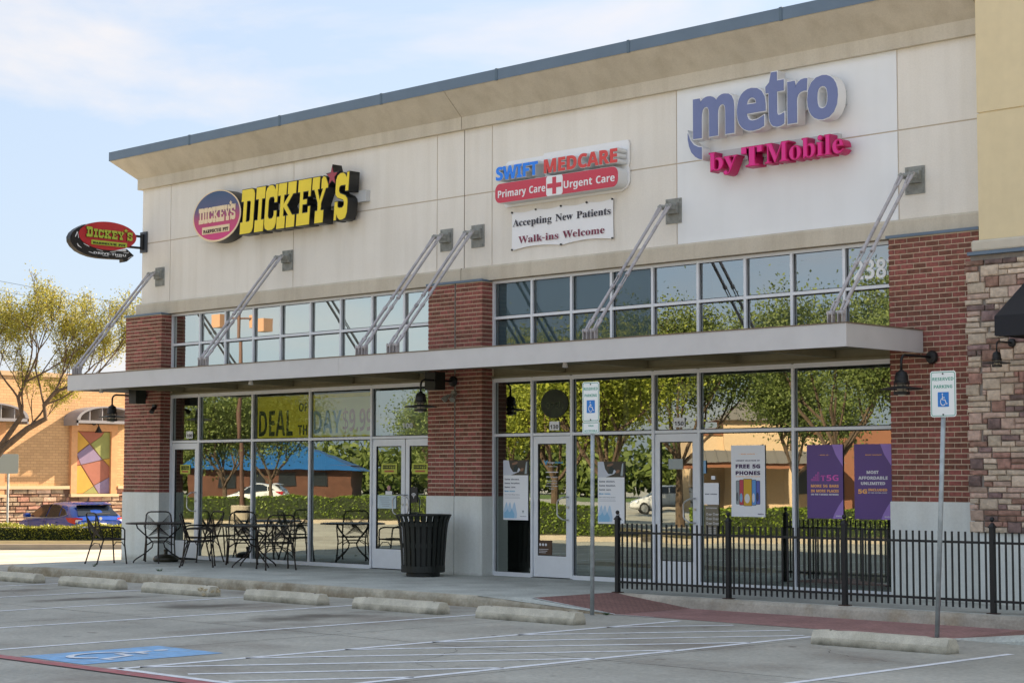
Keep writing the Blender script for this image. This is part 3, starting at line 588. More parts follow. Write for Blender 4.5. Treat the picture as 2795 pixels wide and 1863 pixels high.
M_brick = mat('red brick', (0.275, 0.098, 0.072), 0.85, var=0.3, vs_=20, bump=0.7, bs=90, island=0.33)
M_mortar = mat('mortar', (0.72, 0.60, 0.45), 0.95, var=0.1, vs_=8, bump=0.4, bs=80)
M_base = mat('painted concrete base', (0.76, 0.79, 0.75), 0.8, foot=(-0.02, 0.06, (0.33, 0.32, 0.27), 0.6), var=0.06, vs_=1.5, bump=0.1, bs=40, streak=0.35, grain=0.04)
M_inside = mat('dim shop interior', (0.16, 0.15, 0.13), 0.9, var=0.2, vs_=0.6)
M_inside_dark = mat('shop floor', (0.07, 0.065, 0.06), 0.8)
M_black = mat('black painted steel', (0.008, 0.009, 0.010), 0.5, var=0.3, vs_=12)
M_darkgreen = mat('dark green black steel', (0.006, 0.009, 0.006), 0.5, var=0.3, vs_=9)
M_galv = mat('galvanised steel', (0.42, 0.46, 0.47), 0.5, metal=0.5, var=0.2, vs_=9)
M_plate = mat('grey steel plate', (0.27, 0.28, 0.26), 0.6, var=0.2, vs_=12)
M_white = mat('white sheet', (0.88, 0.89, 0.90), 0.55)
M_whitepaint = mat('white road paint', (0.86, 0.88, 0.90), 0.8, var=0.1, vs_=9, stain=0.6, ss=7, stain_col=(0.30, 0.29, 0.265))
M_bluepaint = mat('blue road paint', (0.25, 0.48, 0.76), 0.8, var=0.15, vs_=7, stain=0.8, ss=5, stain_col=(0.34, 0.38, 0.40))
M_redpaint = mat('red kerb paint', (0.46, 0.15, 0.155), 0.8, var=0.2, vs_=6, stain=0.95, ss=8, stain_col=(0.33, 0.28, 0.26))
M_redwalk = mat('red stained concrete', (0.36, 0.20, 0.18), 0.85, var=0.15, vs_=2.5, bump=0.3, bs=50, stain=0.6, ss=1.2, stain_col=(0.25, 0.15, 0.14), grain=0.18, gs=20)
M_leaf = mat('green leaves', (0.075, 0.125, 0.022), 0.6, island=0.45, trans=0.35)
M_leafy = mat('young yellow green leaves', (0.35, 0.335, 0.05), 0.6, island=0.4, trans=0.4)
M_hedge = mat('hedge leaves', (0.19, 0.28, 0.035), 0.55, island=0.6, trans=0.3)
M_twig = mat('hedge twigs', (0.02, 0.03, 0.01), 0.9)
M_bark = mat('tree bark', (0.11, 0.075, 0.05), 0.95, var=0.3, vs_=9, bump=0.8, bs=40)
M_grass = mat('mulch and grass', (0.12, 0.10, 0.04), 0.95, var=0.4, vs_=2.0)
M_lawn = mat('lawn', (0.10, 0.16, 0.035), 0.95, var=0.3, vs_=2.0)
G_low = glass('storefront glass', 0.30, wave=0.0006)
G_upA = glass('bright upper glass', 0.55, tint=(0.93, 1.0, 0.95), wave=0.0002)
G_ban = glass('clear storefront glass', 0.07, trans_tint=(0.95, 0.97, 0.93))
G_film = glass('filmed upper glass', 0.04, tint=(0.9, 0.95, 1.0))
G_upB = glass('blue upper glass', 0.32, tint=(0.92, 0.98, 1.0), wave=0.0003)

# parking lot: extra oil spots where cars stand
def lot_stains():
    nt = M_lot.node_tree; n, l = nt.nodes, nt.links
    b = n['Principled BSDF']
    src = b.inputs['Base Color'].links[0].from_socket
    geo = n.new('ShaderNodeNewGeometry')
    nz_ = n.new('ShaderNodeTexNoise'); nz_.inputs['Scale'].default_value = 1.6; nz_.inputs['Detail'].default_value = 6
    l.new(geo.outputs['Position'], nz_.inputs['Vector'])
    acc = None
    for cx, cy, rx, ry in ((6.15, -7.1, 0.45, 0.95), (3.5, -7.3, 0.35, 1.3), (0.8, -7.4, 0.35, 1.2), (-1.8, -7.6, 0.3, 1.2), (8.9, -7.2, 0.55, 1.3), (19.9, -9.6, 0.5, 0.7)):
        mp_ = n.new('ShaderNodeMapping'); mp_.vector_type = 'POINT'
        mp_.inputs['Location'].default_value = (-cx/rx, -cy/ry, 0); mp_.inputs['Scale'].default_value = (1/rx, 1/ry, 0)
        l.new(geo.outputs['Position'], mp_.inputs['Vector'])
        ln = n.new('ShaderNodeVectorMath'); ln.operation = 'LENGTH'; l.new(mp_.outputs['Vector'], ln.inputs[0])
        a = n.new('ShaderNodeMath'); a.operation = 'MULTIPLY_ADD'; l.new(nz_.outputs['Fac'], a.inputs[0]); a.inputs[1].default_value = 2.6
        l.new(ln.outputs['Value'], a.inputs[2])
        r_ = n.new('ShaderNodeMapRange'); l.new(a.outputs[0], r_.inputs['Value'])
        r_.inputs['From Min'].default_value = 2.5; r_.inputs['From Max'].default_value = 1.5
        r_.inputs['To Min'].default_value = 0; r_.inputs['To Max'].default_value = 0.8
        if acc is None: acc = r_.outputs['Result']
        else:
            m_ = n.new('ShaderNodeMath'); m_.operation = 'MAXIMUM'; l.new(acc, m_.inputs[0]); l.new(r_.outputs['Result'], m_.inputs[1]); acc = m_.outputs[0]
    x = n.new('ShaderNodeMix'); x.data_type = 'RGBA'; l.new(acc, x.inputs['Factor']); l.new(src, x.inputs['A']); x.inputs['B'].default_value = (0.09, 0.075, 0.055, 1)
    # small dark specks
    n2 = n.new('ShaderNodeTexNoise'); n2.inputs['Scale'].default_value = 3.7; n2.inputs['Detail'].default_value = 2
    l.new(geo.outputs['Position'], n2.inputs['Vector'])
    r2 = n.new('ShaderNodeMapRange'); l.new(n2.outputs['Fac'], r2.inputs['Value'])
    r2.inputs['From Min'].default_value = 0.70; r2.inputs['From Max'].default_value = 0.76; r2.inputs['To Max'].default_value = 0.6
    x2 = n.new('ShaderNodeMix'); x2.data_type = 'RGBA'; l.new(r2.outputs['Result'], x2.inputs['Factor']); l.new(x.outputs['Result'], x2.inputs['A']); x2.inputs['B'].default_value = (0.12, 0.10, 0.08, 1)
    l.new(x2.outputs['Result'], b.inputs['Base Color'])
lot_stains()

# ------------------------------------------------------------------ ground
def sst(t): t = min(1, max(0, t)); return t*t*(3-2*t)
def gz(x, y):
    fy = min(1, max(0, (y+15)/8))
    return -0.17-min(14, max(0, -9-x))*0.01*fy-0.25*sst((-20.0-x)/2.0)*fy*sst((y-2)/3)
def axis(lo, hi, step, far, k=1.5):
    a = list(np.arange(lo, hi+1e-6, step)); s_, p = step, hi
    while p < far: s_ *= k; p += s_; a.append(p)
    s_, p = step, lo
    while p > -far: s_ *= k; p -= s_; a.insert(0, p)
    return a
struct('ground', MB().grid(axis(-34, 34, 1.0, 900), axis(-34, 24, 1.0, 900), gz), M_lot)

def walk_z(x): return -0.0 if x > -3 else -(-3-x)*0.026
def y_front(x):
    if x > 9.2: return -4.25+(x-9.2)*0.32
    if x >= -3.5: return -4.25
    t = min(1, (-3.5-x)/2.85)
    return -1.4-2.85*math.sqrt(max(0, 1-t*t))
# sidewalk slabs, with open joints between them
wk = MB()
for i in range(10):
    wk.box(-6.3+i*1.6, -1.3, -0.5, -6.3+(i+1)*1.6, 0.3, -0.115)
side = struct('sidewalk', wk.box(-3.4, -4.1, -0.5, 10.0, -1.3, -0.03).box(10.0, -2.1, -0.5, 18.7, -1.3, -0.03).box(18.7, -4.1, -0.5, 27, 0.3, -0.03), M_curb)
edges = [-6.35, -3.5, 0.1, 3.35, 6.7, 10.09]
def slab(x0, x1, ya, yb, zfun):
    """ya/yb are functions of x (front, back)"""
    mb = MB(); k = max(1, int((x1-x0)/0.35)) if (ya(x0) != ya(x1)) else 2
    xs = [x0+(x1-x0)*i/k for i in range(k+1)]
    o = 0
    for x in xs:
        z = zfun(x); a, b = ya(x), yb(x)
        mb.v += [(x, a, z-0.2), (x, a, z-0.008), (x, a+0.008, z), (x, b-0.006, z), (x, b-0.006, z-0.2)]
    for i in range(k):
        for j in range(4):
            p = i*5+j; mb.f.append((p, p+1, p+6, p+5)[::-1]); mb.m.append(0)
    mb.f.append((0, 1, 2, 3, 4)); mb.m.append(0); q = k*5; mb.f.append((q+4, q+3, q+2, q+1, q)); mb.m.append(0)
    o = obj('slab', mb, M_walk, side)
    return o
for a, b in zip(edges[:-1], edges[1:]):
    slab(a+0.005, b-0.005, lambda x: y_front(x)+0.12 if y_front(x) < -2.1 else -2.1, lambda x: -2.1 if y_front(x) < -2.2 else -2.09, walk_z) if a > -5 else None
    slab(a+0.005, b-0.005, lambda x: max(y_front(x)+0.12, -2.1), lambda x: 0.3, walk_z)
# front part of the rounded corner slab
slab(-6.0, -3.505, lambda x: min(-2.106, y_front(x)+0.12), lambda x: -2.1, walk_z)
for a, b in ((10.09, 13.4), (13.4, 16.7), (16.7, 18.7)):
    slab(a+0.005, b-0.005, lambda x: -2.08, lambda x: 0.3, lambda x: 0.0)
slab(18.71, 22, lambda x: -4.13, lambda x: 0.3, lambda x: 0.0)
# curb strip: swept profile along the front edge
def sweep_curb(pts, name, mat_, h=0.17, w=0.13):
    """pts: (x, y, ztop, nx, ny) outward normal; sections 3 m long"""
    prof = [(-0.13, -0.004), (-0.05, 0.0), (-0.018, -0.012), (0.0, -0.05), (0.022, -h-0.02), (0.022, -h-0.2)]
    mb = MB(); n = len(prof)
    for x, y, z, nx, ny in pts:
        for o, dz in prof: mb.v.append((x+nx*o, y+ny*o, z+dz))
    for i in range(len(pts)-1):
        for j in range(n-1):
            p = i*n+j; mb.f.append((p, p+1, p+n+1, p+n)); mb.m.append(0)
    return struct(name, mb, mat_, smooth=False)
pts = []
for i in range(15):
    t = PI*(1.0-i/28.0)          # arc from west end to the straight
    cx, cy = -3.5, -1.4
    x, y = cx-2.85*math.cos(PI*i/28), cy-2.85*math.sin(PI*i/28)
    pts.append((x, y, walk_z(x), -math.cos(PI*i/28), -math.sin(PI*i/28)))
curb_base = pts[:]
xx = -3.0
while xx < 9.2: pts.append((xx, -4.25, 0, 0, -1)); xx += 0.6
pts.append((9.2, -4.25, 0, 0, -1))
for i in range(1, 9): t = i/8; pts.append((9.2+2.5*t, -4.25+0.30*t, 0.012-0.18*t, -0.12, -0.99))
sweep_curb(pts, 'curb', M_curb)
sweep_curb([(10.12, -2.2, 0, 0, -1), (13.4, -2.2, 0, 0, -1), (16.7, -2.2, 0, 0, -1), (18.72, -2.2, 0, 0, -1)], 'retaining_curb', mat('retaining curb concrete', (0.44, 0.41, 0.34), 0.9, var=0.28, vs_=2.0, bump=0.5, bs=30, stain=0.9, ss=1.4, stain_col=(0.33, 0.25, 0.14), grain=0.12, gs=24), h=0.17)
sweep_curb([(18.85, -4.25, 0, 0, -1), (24, -4.25, 0, 0, -1)], 'curb', M_curb)
# ramps
zl = -0.168
struct('ramp_flare', MB().add([(9.2, -4.24, 0.002), (11.7, -3.92, zl+0.004), (10.1, -3.97, 0.002), (10.1, -3.80, 0.002), (9.2, -4.10, 0.002)],
       [(0, 1, 2), (0, 2, 3, 4)]), M_walk)
ramp_m = mat('red ramp pavers', (0.30, 0.16, 0.135), 0.85, var=0.2, vs_=3.5, bump=0.3, bs=50, grain=0.2, gs=20)
def add_brickbump(m, scale):
    nt = m.node_tree; n, l = nt.nodes, nt.links; b = n['Principled BSDF']
    geo = n.new('ShaderNodeNewGeometry'); br = n.new('ShaderNodeTexBrick'); br.inputs['Scale'].default_value = scale
    br.inputs['Mortar Size'].default_value = 0.03
    l.new(geo.outputs['Position'], br.inputs['Vector'])
    src = b.inputs['Base Color'].links[0].from_socket
    x = n.new('ShaderNodeMix'); x.data_type = 'RGBA'; l.new(br.outputs['Fac'], x.inputs['Factor']); l.new(src, x.inputs['A']); x.inputs['B'].default_value = (0.16, 0.09, 0.075, 1)
    l.new(x.outputs['Result'], b.inputs['Base Color'])
add_brickbump(ramp_m, 4.5)
def ramp_grid(x0, x1, ya, yb, z0, z1, m):
    mb = MB(); N = 8
    for i in range(N+1):
        t = i/N; x = x0+(x1-x0)*t; z = z0+(z1-z0)*t
        mb.v += [(x, ya[0]+(ya[1]-ya[0])*t, z), (x, yb[0]+(yb[1]-yb[0])*t, z)]
    for i in range(N): mb.f.append((2*i, 2*i+2, 2*i+3, 2*i+1)); mb.m.append(0)
    return struct('ramp', mb, m)
ramp_grid(10.1, 11.66, (-3.98, -3.9), (-2.1, -2.19), 0.002, zl+0.004, ramp_m)
ramp_grid(17.15, 18.7, (-3.95, -3.98), (-2.19, -2.1), zl+0.004, 0.002, ramp_m)
struct('ramp_flare', MB().add([(19.7, -4.27, 0.0), (18.7, -3.98, 0.0), (17.1, -3.95, zl), (19.7, -4.29, zl-0.05), (17.1, -4.0, zl-0.05), (19.7, -3.98, 0)],
       [(2, 0, 1), (4, 3, 0, 2), (1, 0, 5)]), M_walk)
struct('red_walk', MB().add([(11.66, -3.9, zl+0.002), (17.15, -3.95, zl+0.002), (17.15, -2.19, zl+0.002), (11.66, -2.19, zl+0.002)], [(0, 1, 2, 3)]), M_redwalk)
def strip(mb, x0, y0, x1, y1, w, z=None, za=None, zb=None):
    d = Vector((x1-x0, y1-y0)); d.normalize(); nx, ny = -d.y*w/2, d.x*w/2
    L = math.hypot(x1-x0, y1-y0); k = max(1, int(L/1.2))
    for i in range(k):
        a, b = i/k, (i+1)/k
        p = [(x0+(x1-x0)*t, y0+(y1-y0)*t) for t in (a, b)]
        zz = [((za if za is not None else gz(*q)+0.004) if zb is None else za+(zb-za)*t) for q, t in zip(p, (a, b))]
        mb.add([(p[0][0]-nx, p[0][1]-ny, zz[0]), (p[1][0]-nx, p[1][1]-ny, zz[1]), (p[1][0]+nx, p[1][1]+ny, zz[1]), (p[0][0]+nx, p[0][1]+ny, zz[0])], [(0, 1, 2, 3)])
    return mb
m1 = MB()
for x, y0 in ((-3.2, -13.1), (-0.5, -13.1), (2.2, -13.1), (4.92, -13.1), (7.62, -13.1), (10.3, -13.1), (18.64, -13.1), (21.4, -13.1)):
    strip(m1, x, -5.2, x, y0, 0.10)
strip(m1, 13.04, -4.15, 13.04, -13.1, 0.11); strip(m1, 15.76, -4.9, 15.76, -13.1, 0.11)
for a, b in (((13.05, -5.65), (14.0, -4.2)), ((13.05, -7.3), (15.02, -4.33)), ((13.05, -8.75), (15.6, -4.85)), ((13.05, -10.1), (15.72, -6.1)), ((13.05, -11.5), (15.72, -7.5)),
             ((13.05, -12.85), (15.72, -8.85)), ((13.95, -12.9), (15.72, -10.25)), ((14.75, -13.0), (15.73, -11.5))):
    strip(m1, a[0], a[1], b[0], b[1], 0.10)
strip(m1, 12.9, -13.1, 15.8, -13.1, 0.11)
struct('painted_lines', m1, M_whitepaint)
jm = MB()
for x in np.arange(-6.8, 27, 4.55): strip(jm, x, -4.35, x, -13.1, 0.012, za=gz(x, -8)+0.0015)
for y in (-8.9,): strip(jm, -8, y, 27, y, 0.012, za=gz(0, -8)+0.0018)
for k in range(9):                      # wandering cracks
    x0 = random.uniform(-3, 18); y0 = random.uniform(-12.5, -6); a = random.uniform(0, 6.28)
    for q in range(14):
        x1 = x0+0.16*math.cos(a); y1 = y0+0.16*math.sin(a); strip(jm, x0, y0, x1, y1, random.uniform(0.004, 0.009), za=gz(x0, -8)+0.002+0.0001*k); x0, y0 = x1, y1; a += random.uniform(-0.7, 0.7)
struct('slab_joints', jm, mat('dirty joint', (0.13, 0.115, 0.095), 0.95))
m2 = MB(); strip(m2, 10.1, -3.99, 11.66, -3.91, 0.035, za=0.005, zb=zl+0.008); strip(m2, 10.12, -2.12, 11.66, -2.2, 0.035, za=0.005, zb=zl+0.008)
strip(m2, 11.66, -3.93, 12.4, -3.93, 0.03, za=zl+0.006)
struct('painted_ramp_edges', m2, M_whitepaint)
struct('fire_lane_line', strip(MB(), 6.0, -13.27, 24.0, -13.27, 0.20), M_redpaint)
struct('drive_joint', strip(MB(), 6.0, -13.40, 24.0, -13.40, 0.035), mat('joint tar', (0.05, 0.04, 0.035), 0.9))
struct('painted_access_square', MB().add([(11.17, -13.12, gz(11, -12)+0.004), (12.42, -13.12, gz(11, -12)+0.004), (12.42, -11.33, gz(11, -12)+0.004), (11.17, -11.33, gz(11, -12)+0.004)], [(0, 1, 2, 3)]), M_bluepaint)
# wheelchair emblem: seen from the lane it stands upright towards the building
def wheelchair(sc=1.0):
    c = []
    def thick(pts, w):
        L, Rr = [], []
        for i, p in enumerate(pts):
            a = Vector(pts[max(i-1, 0)]); b = Vector(pts[min(i+1, len(pts)-1)]); d = (b-a).normalized(); n_ = Vector((-d.y, d.x))*w/2
            L.append((p[0]+n_.x, p[1]+n_.y)); Rr.append((p[0]-n_.x, p[1]-n_.y))
        return L+Rr[::-1]
    c.append(ellipse(0.42, 0.90, 0.06, 0.06, 12))
    c.append(thick([(0.43, 0.80), (0.45, 0.50), (0.66, 0.50), (0.80, 0.20), (0.90, 0.24)], 0.075))
    c.append(thick([(0.46, 0.66), (0.64, 0.66)], 0.06))
    arc = [(0.48+0.24*math.cos(R(t)), 0.36+0.26*math.sin(R(t))) for t in range(110, 341, 18)]
    c.append(thick(arc, 0.065))
    return [[(a*sc, b*sc) for a, b in k] for k in c]
sy = mat('worn white symbol paint', (0.82, 0.84, 0.86), 0.8, stain=0.8, ss=9, stain_col=(0.25, 0.45, 0.72))
for i, c in enumerate(wheelchair(1.35)):
    o = poly_obj('painted_access_symbol', [[(p*0.85, q*1.1) for p, q in c]], 0.0, sy, None, 'top', 11.20, -12.98, gz(11, -12)+0.008+0.0015*i); o['kind'] = 'structure'

# ------------------------------------------------------------------ the shop building
BL = empty('shop_building', (4.6, 0.0, 0.0), 'single storey cream and red brick shop row with blue coping and a long grey canopy', 'building')
def P(name, mb, m, parent=BL, **k): return obj(name, mb, m, parent, **k)
XR = 15.45
def lpath(o): return [(XR, -o), (-5.935-o, -o), (-5.935-o, 5.4)]
def lsweep(name, prof, m, parent=BL, x0=None):
    """prof: closed list of (offset, z) swept round the west corner"""
    mb = MB(); n = len(prof)
    for k in range(3):
        for o, z in prof:
            x, y = lpath(o)[k]; mb.v.append((x if not (k == 0 and x0 is not None) else x0, y, z))
    for k in range(2):
        for j in range(n):
            mb.f.append((k*n+j, k*n+(j+1) % n, (k+1)*n+(j+1) % n, (k+1)*n+j)); mb.m.append(0)
    mb.f.append(tuple(range(n))); mb.m.append(0); mb.f.append(tuple(range(2*n, 3*n))[::-1]); mb.m.append(0)
    return P(name, mb, m, parent)
# backing wall behind the render panels and the side wall
P('wall', MB().box(-5.93, 0.0, 5.36, XR, 0.35, 8.6).box(-5.955, -0.016, 5.62, XR-0.01, 0.0, 8.24), M_joint)
P('side_wall', MB().box(-5.96, 0.36, -0.4, -5.6, 5.4, 8.6).box(-5.6, 5.2, -0.4, XR, 5.4, 8.9).box(15.1, 0.36, -0.4, XR, 5.2, 8.6), M_eifs)  # unseen depth cut short to narrow the shadow on the left ground
P('roof', MB().box(-5.6, 0.35, 8.3, 15.1, 5.2, 8.45), mat('flat roof', (0.3, 0.3, 0.3), 0.9))
P('unseen_rear_wing', MB().box(-4.0, 5.4, -0.3, XR, 14.0, 3.0), M_eifs)  # unseen; kept low and inset so its shadow misses the sunlit left ground
pe = [-5.965, -4.868, -0.534, 3.785, 4.528, 5.261, 9.644, 13.956, XR]
for i in range(8):
    for z0, z1 in ((5.60, 7.0), (7.0, 8.26)):
        m_ = M_white_eifs if i == 6 else M_eifs
        P('wall_panel', MB().box(pe[i]+0.010, -0.03, z0+0.010, pe[i+1]-0.010, -0.0165, z1-0.010), m_, bevel=0.003)
P('wall_panel', MB().box(-5.964, 0.01, 5.6, -5.934, 5.3, 8.3), M_eifs)
# bands and cornice; the expansion joint at x = 4.53 cuts them
def bandpieces(name, prof, m):
    a = lsweep(name, prof, m, x0=4.522)
    mb = MB().prism([( -o, z) for o, z in prof], 4.538, XR, axis='x')
    return P(name, mb, m)
bandpieces('lower_band', [(0.0, 5.36), (0.117, 5.36), (0.117, 5.60), (0.095, 5.635), (0.0, 5.635)], M_band)
bandpieces('upper_band', [(0.0, 8.235), (0.117, 8.235), (0.117, 8.47), (0.0, 8.47)], M_band)
bandpieces('cornice', [(0.0, 8.47), (0.117, 8.47), (0.565, 8.885), (0.565, 8.93), (0.0, 8.93)], M_band)
def coping(x0, x1, west=False):
    prof = [(0.585, 8.895), (0.585, 9.095), (0.05, 9.12), (0.05, 8.94), (0.57, 8.93)]
    if west:
        mb = MB(); n = len(prof)
        for k in range(3):
            for o, z in prof:
                X_ = [(x1, -o), (-5.935-o, -o), (-5.935-o, 5.4)][k]; mb.v.append((X_[0], X_[1], z))
        for k in range(2):
            for j in range(n): mb.f.append((k*n+j, k*n+(j+1) % n, (k+1)*n+(j+1) % n, (k+1)*n+j)); mb.m.append(0)
        mb.f.append(tuple(range(n))); mb.m.append(0); mb.f.append(tuple(range(2*n, 3*n))[::-1]); mb.m.append(0)
    else: mb = MB().prism([(-o, z) for o, z in prof], x0, x1, axis='x')
    P('coping', mb, M_coping)
cs = [-3.44, -0.33, 2.79, 5.92, 9.06, 12.21, XR]
coping(0, cs[0]-0.006, True)
for a, b in zip(cs[:-1], cs[1:]): coping(a+0.006, b-0.006)
for x in cs[:-1]: P('coping_seam', MB().box(x-0.03, -0.593, 8.888, x+0.03, -0.06, 9.105), mat('coping seam metal', (0.10, 0.15, 0.2), 0.5))
P('sealant_joint', MB().box(4.5225, -0.112, 5.37, 4.5375, -0.02, 5.63).box(4.5225, -0.112, 8.24, 4.5375, -0.02, 8.48).box(4.519, -0.026, 5.63, 4.537, -0.017, 8.24), mat('sealant', (0.17, 0.13, 0.09), 0.8))

# --- brick piers
CZ, BH, BW, JT = 0.078, 0.0625, 0.2155, 0.0145
brick_meshes = {}
def brick_mesh(w, d):
    key = (round(w, 3), round(d, 3))
    if key not in brick_meshes:
        brick_meshes[key] = meshify('brick', MB().box(0, -d, 0, w, 0, BH), M_brick)
    return brick_meshes[key]
NB = [0]
def pier(x0, x1, individual=False, joint=None):
    yf = -0.265
    body = P('brick_pier', MB().box(x0+0.008, yf+0.009, 1.42, x1-0.008, 0.13, 5.34), M_mortar)
    w0 = wpos(body)
    stuff = MB(); cand = []
    for r_ in range(50):
        z = 1.43+r_*CZ
        # front
        x = x0-(BW/2 if r_ % 2 else 0)
        first = True
        while x < x1-0.001:
            a, b = max(x, x0), min(x+BW-JT, x1)
            if x+BW > x1-0.03: b = x1
            if joint and a < joint < b:
                segs = [(a, joint-0.006), (joint+0.006, b)]
            else: segs = [(a, b)]
            for a_, b_ in segs:
                if b_-a_ > 0.025: cand.append((a_, b_, yf, z))
            x += BW
        # right return (faces +X)
        ys = [yf+0.075, 0.0] if r_ % 2 == 0 else [yf+0.005, yf+0.11, 0.0]
        if r_ % 2 == 0: stuff.box(x1-0.06, yf+0.112, z, x1+0.0005, 0.0, z+BH)
        stuff.box(x1-0.06, yf+0.001, z, x1+0.0005, yf+0.102 if r_ % 2 == 0 else -0.006, z+BH)
    random.shuffle(cand)
    cand.sort(key=lambda c: -(not 3.42 < c[3] < 3.92))
    for i, (a, b, y, z) in enumerate(cand):
        dy = random.uniform(-0.0022, 0.0022); dz = random.uniform(-0.001, 0.001)
        if individual and NB[0] < 300 and b-a > 0.06:
            o = bpy.data.objects.new('brick', brick_mesh(b-a, 0.06)); COL.objects.link(o); o.parent = body
            o.location = Vector((a, y+0.06+dy, z+dz))-w0; NB[0] += 1
        else: stuff.box(a, y+dy, z+dz, b, y+0.06, z+dz+BH)
    s = obj('bricks', stuff, M_brick, body); s['kind'] = 'stuff'
    P('pier_cap', MB().add([(x0-0.03, yf-0.035, 5.335), (x1+0.02, yf-0.035, 5.335), (x1+0.02, -0.03, 5.335), (x0-0.03, -0.03, 5.335), (x0-0.03, yf-0.035, 5.378), (x1+0.02, yf-0.035, 5.378), (x1+0.02, -0.03, 5.359), (x0-0.03, -0.03, 5.359)],
      [(3, 2, 1, 0), (4, 5, 6, 7), (0, 1, 5, 4), (1, 2, 6, 5), (2, 3, 7, 6), (3, 0, 4, 7)]), M_coping)
    if joint:
        P('pier_base', MB().box(x0-0.02, yf-0.02, -0.2, joint-0.007, 0.12, 1.425), M_base, bevel=0.012)
        P('pier_base', MB().box(joint+0.007, yf-0.02, -0.2, x1+0.02, 0.12, 1.425), M_base, bevel=0.012)
        P('joint_filler', MB().box(joint-0.01, yf-0.008, -0.1, joint+0.01, 0.1, 5.33), mat('grey joint filler', (0.2, 0.19, 0.17), 0.9))
    else: P('pier_base', MB().box(x0-0.02, yf-0.02, -0.3, x1+0.02, 0.12, 1.425), M_base, bevel=0.012)
    # brick body continues behind the frames
    return body
pier(13.915, 15.43, True)
pier(3.807, 5.246, False, 4.535)
pier(-6.20, -4.82, False)
P('pier_core', MB().box(-5.93, 0.13, -0.3, -4.9, 0.36, 5.4).box(3.9, 0.13, -0.3, 5.16, 0.36, 5.4).box(14.0, 0.13, -0.3, 15.1, 0.36, 5.4), M_inside)

# --- interior
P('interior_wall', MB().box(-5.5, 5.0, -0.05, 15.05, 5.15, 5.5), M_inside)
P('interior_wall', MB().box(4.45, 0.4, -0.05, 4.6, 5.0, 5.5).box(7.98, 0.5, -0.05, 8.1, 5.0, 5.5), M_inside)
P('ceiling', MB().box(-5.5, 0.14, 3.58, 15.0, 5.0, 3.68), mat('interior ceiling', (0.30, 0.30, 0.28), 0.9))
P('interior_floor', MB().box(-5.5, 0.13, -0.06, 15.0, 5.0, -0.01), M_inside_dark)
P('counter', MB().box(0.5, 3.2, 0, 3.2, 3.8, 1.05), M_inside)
P('counter', MB().box(10.6, 2.6, 0, 13.2, 3.2, 0.95), mat('pale counter', (0.4, 0.38, 0.36), 0.7))
P('counter', MB().box(5.6, 2.2, 0, 7.4, 2.7, 1.1), M_inside)
P('spandrel', MB().box(-4.9, 0.05, 3.53, 3.95, 0.12, 4.02).box(5.2, 0.05, 3.53, 13.85, 0.12, 4.02), M_soffit)
# the pale backing sheet behind the upper left band follows with the shades
# --- storefront frames
FW, FD = 0.050, 0.115
def frame_band(xs, zs, gl, hidden=(), name='window_frame'):
    """xs mullion centres, zs rail centres; hidden: (xi, zi) lites left out"""
    j = MB()
    x0, x1, z0, z1 = xs[0], xs[-1], zs[0], zs[-1]
    j.box(x0, 0, z0-FW/2, x0+FW, FD, z1+FW/2); j.box(x1-FW, 0, z0-FW/2, x1, FD, z1+FW/2)
    fr = P(name, j, M_alu)
    for i, x in enumerate(xs[1:-1]):
        P('mullion', MB().box(x-FW/2, 0.001, z0-FW/2, x+FW/2, FD, z1+FW/2), M_alu, fr)
    for k, z in enumerate(zs):
        for i in range(len(xs)-1):
            a = xs[i]+(FW if i == 0 else FW/2); b = xs[i+1]-(FW if i == len(xs)-2 else FW/2)
            if (i, k) in hidden: continue
            h = FW/2 if 0 < k < len(zs)-1 else FW*0.75
            P('rail', MB().box(a, 0.003, z-h, b, FD-0.002, z+h), M_alu, fr)
    for k in range(len(zs)-1):
        for i in range(len(xs)-1):
            if ('g', i, k) in hidden: continue
            a = xs[i]+(FW if i == 0 else FW/2)-0.006; b = xs[i+1]-(FW if i == len(xs)-2 else FW/2)+0.006
            jj = [random.uniform(-0.0018, 0.0018)*min(1, (b-a)) for _ in range(3)]; jj.append(jj[0]-jj[1]+jj[2])
            P('pane', MB().add([(a, 0.055+jj[0], zs[k]+0.02), (b, 0.055+jj[1], zs[k]+0.02), (b, 0.055+jj[2], zs[k+1]-0.02), (a, 0.055+jj[3], zs[k+1]-0.02)], [(0, 1, 2, 3)]), gl(i, k) if callable(gl) else gl, fr)
            q = MB()
            for (p0, p1, p2, p3) in ((a, zs[k]+0.02, a+0.014, zs[k+1]-0.02), (b-0.014, zs[k]+0.02, b, zs[k+1]-0.02), (a, zs[k+1]-0.045, b, zs[k+1]-0.02), (a, zs[k]+0.02, b, zs[k]+0.04)):
                q.box(p0, 0.047, p1, p2, 0.054, p3)
            P('gasket', q, M_gasket, fr)
    return fr
HZ, TZ, SZ = 3.525, 2.53, 0.035
lowA = [-4.82, -3.775, -1.89, 0.0, 1.892, 3.85]
frame_band(lowA, [SZ, TZ, HZ], lambda i, k: G_ban if k == 1 and i in (2, 3) else G_low, hidden={(0, 0), ('g', 0, 0), (4, 0), ('g', 4, 0)})
lowB = [5.246, 6.239, 7.203, 9.068, 10.046, 11.94, 13.97]
frame_band(lowB, [SZ, TZ, HZ], G_low, hidden={(1, 0), ('g', 1, 0), (3, 0), ('g', 3, 0)})
upA = [-4.82, -3.775, -2.86, -1.89, -0.967, 0.0, 0.944, 1.892, 2.83, 3.85]
frame_band(upA, [4.0, 4.666, 5.335], G_upA)
upB = [5.246, 6.239, 7.203, 8.14, 9.068, 10.046, 11.02, 11.94, 12.93, 13.97]
frame_band(upB, [4.0, 4.666, 5.335], lambda i, k: G_film if i < 4 else G_upB)
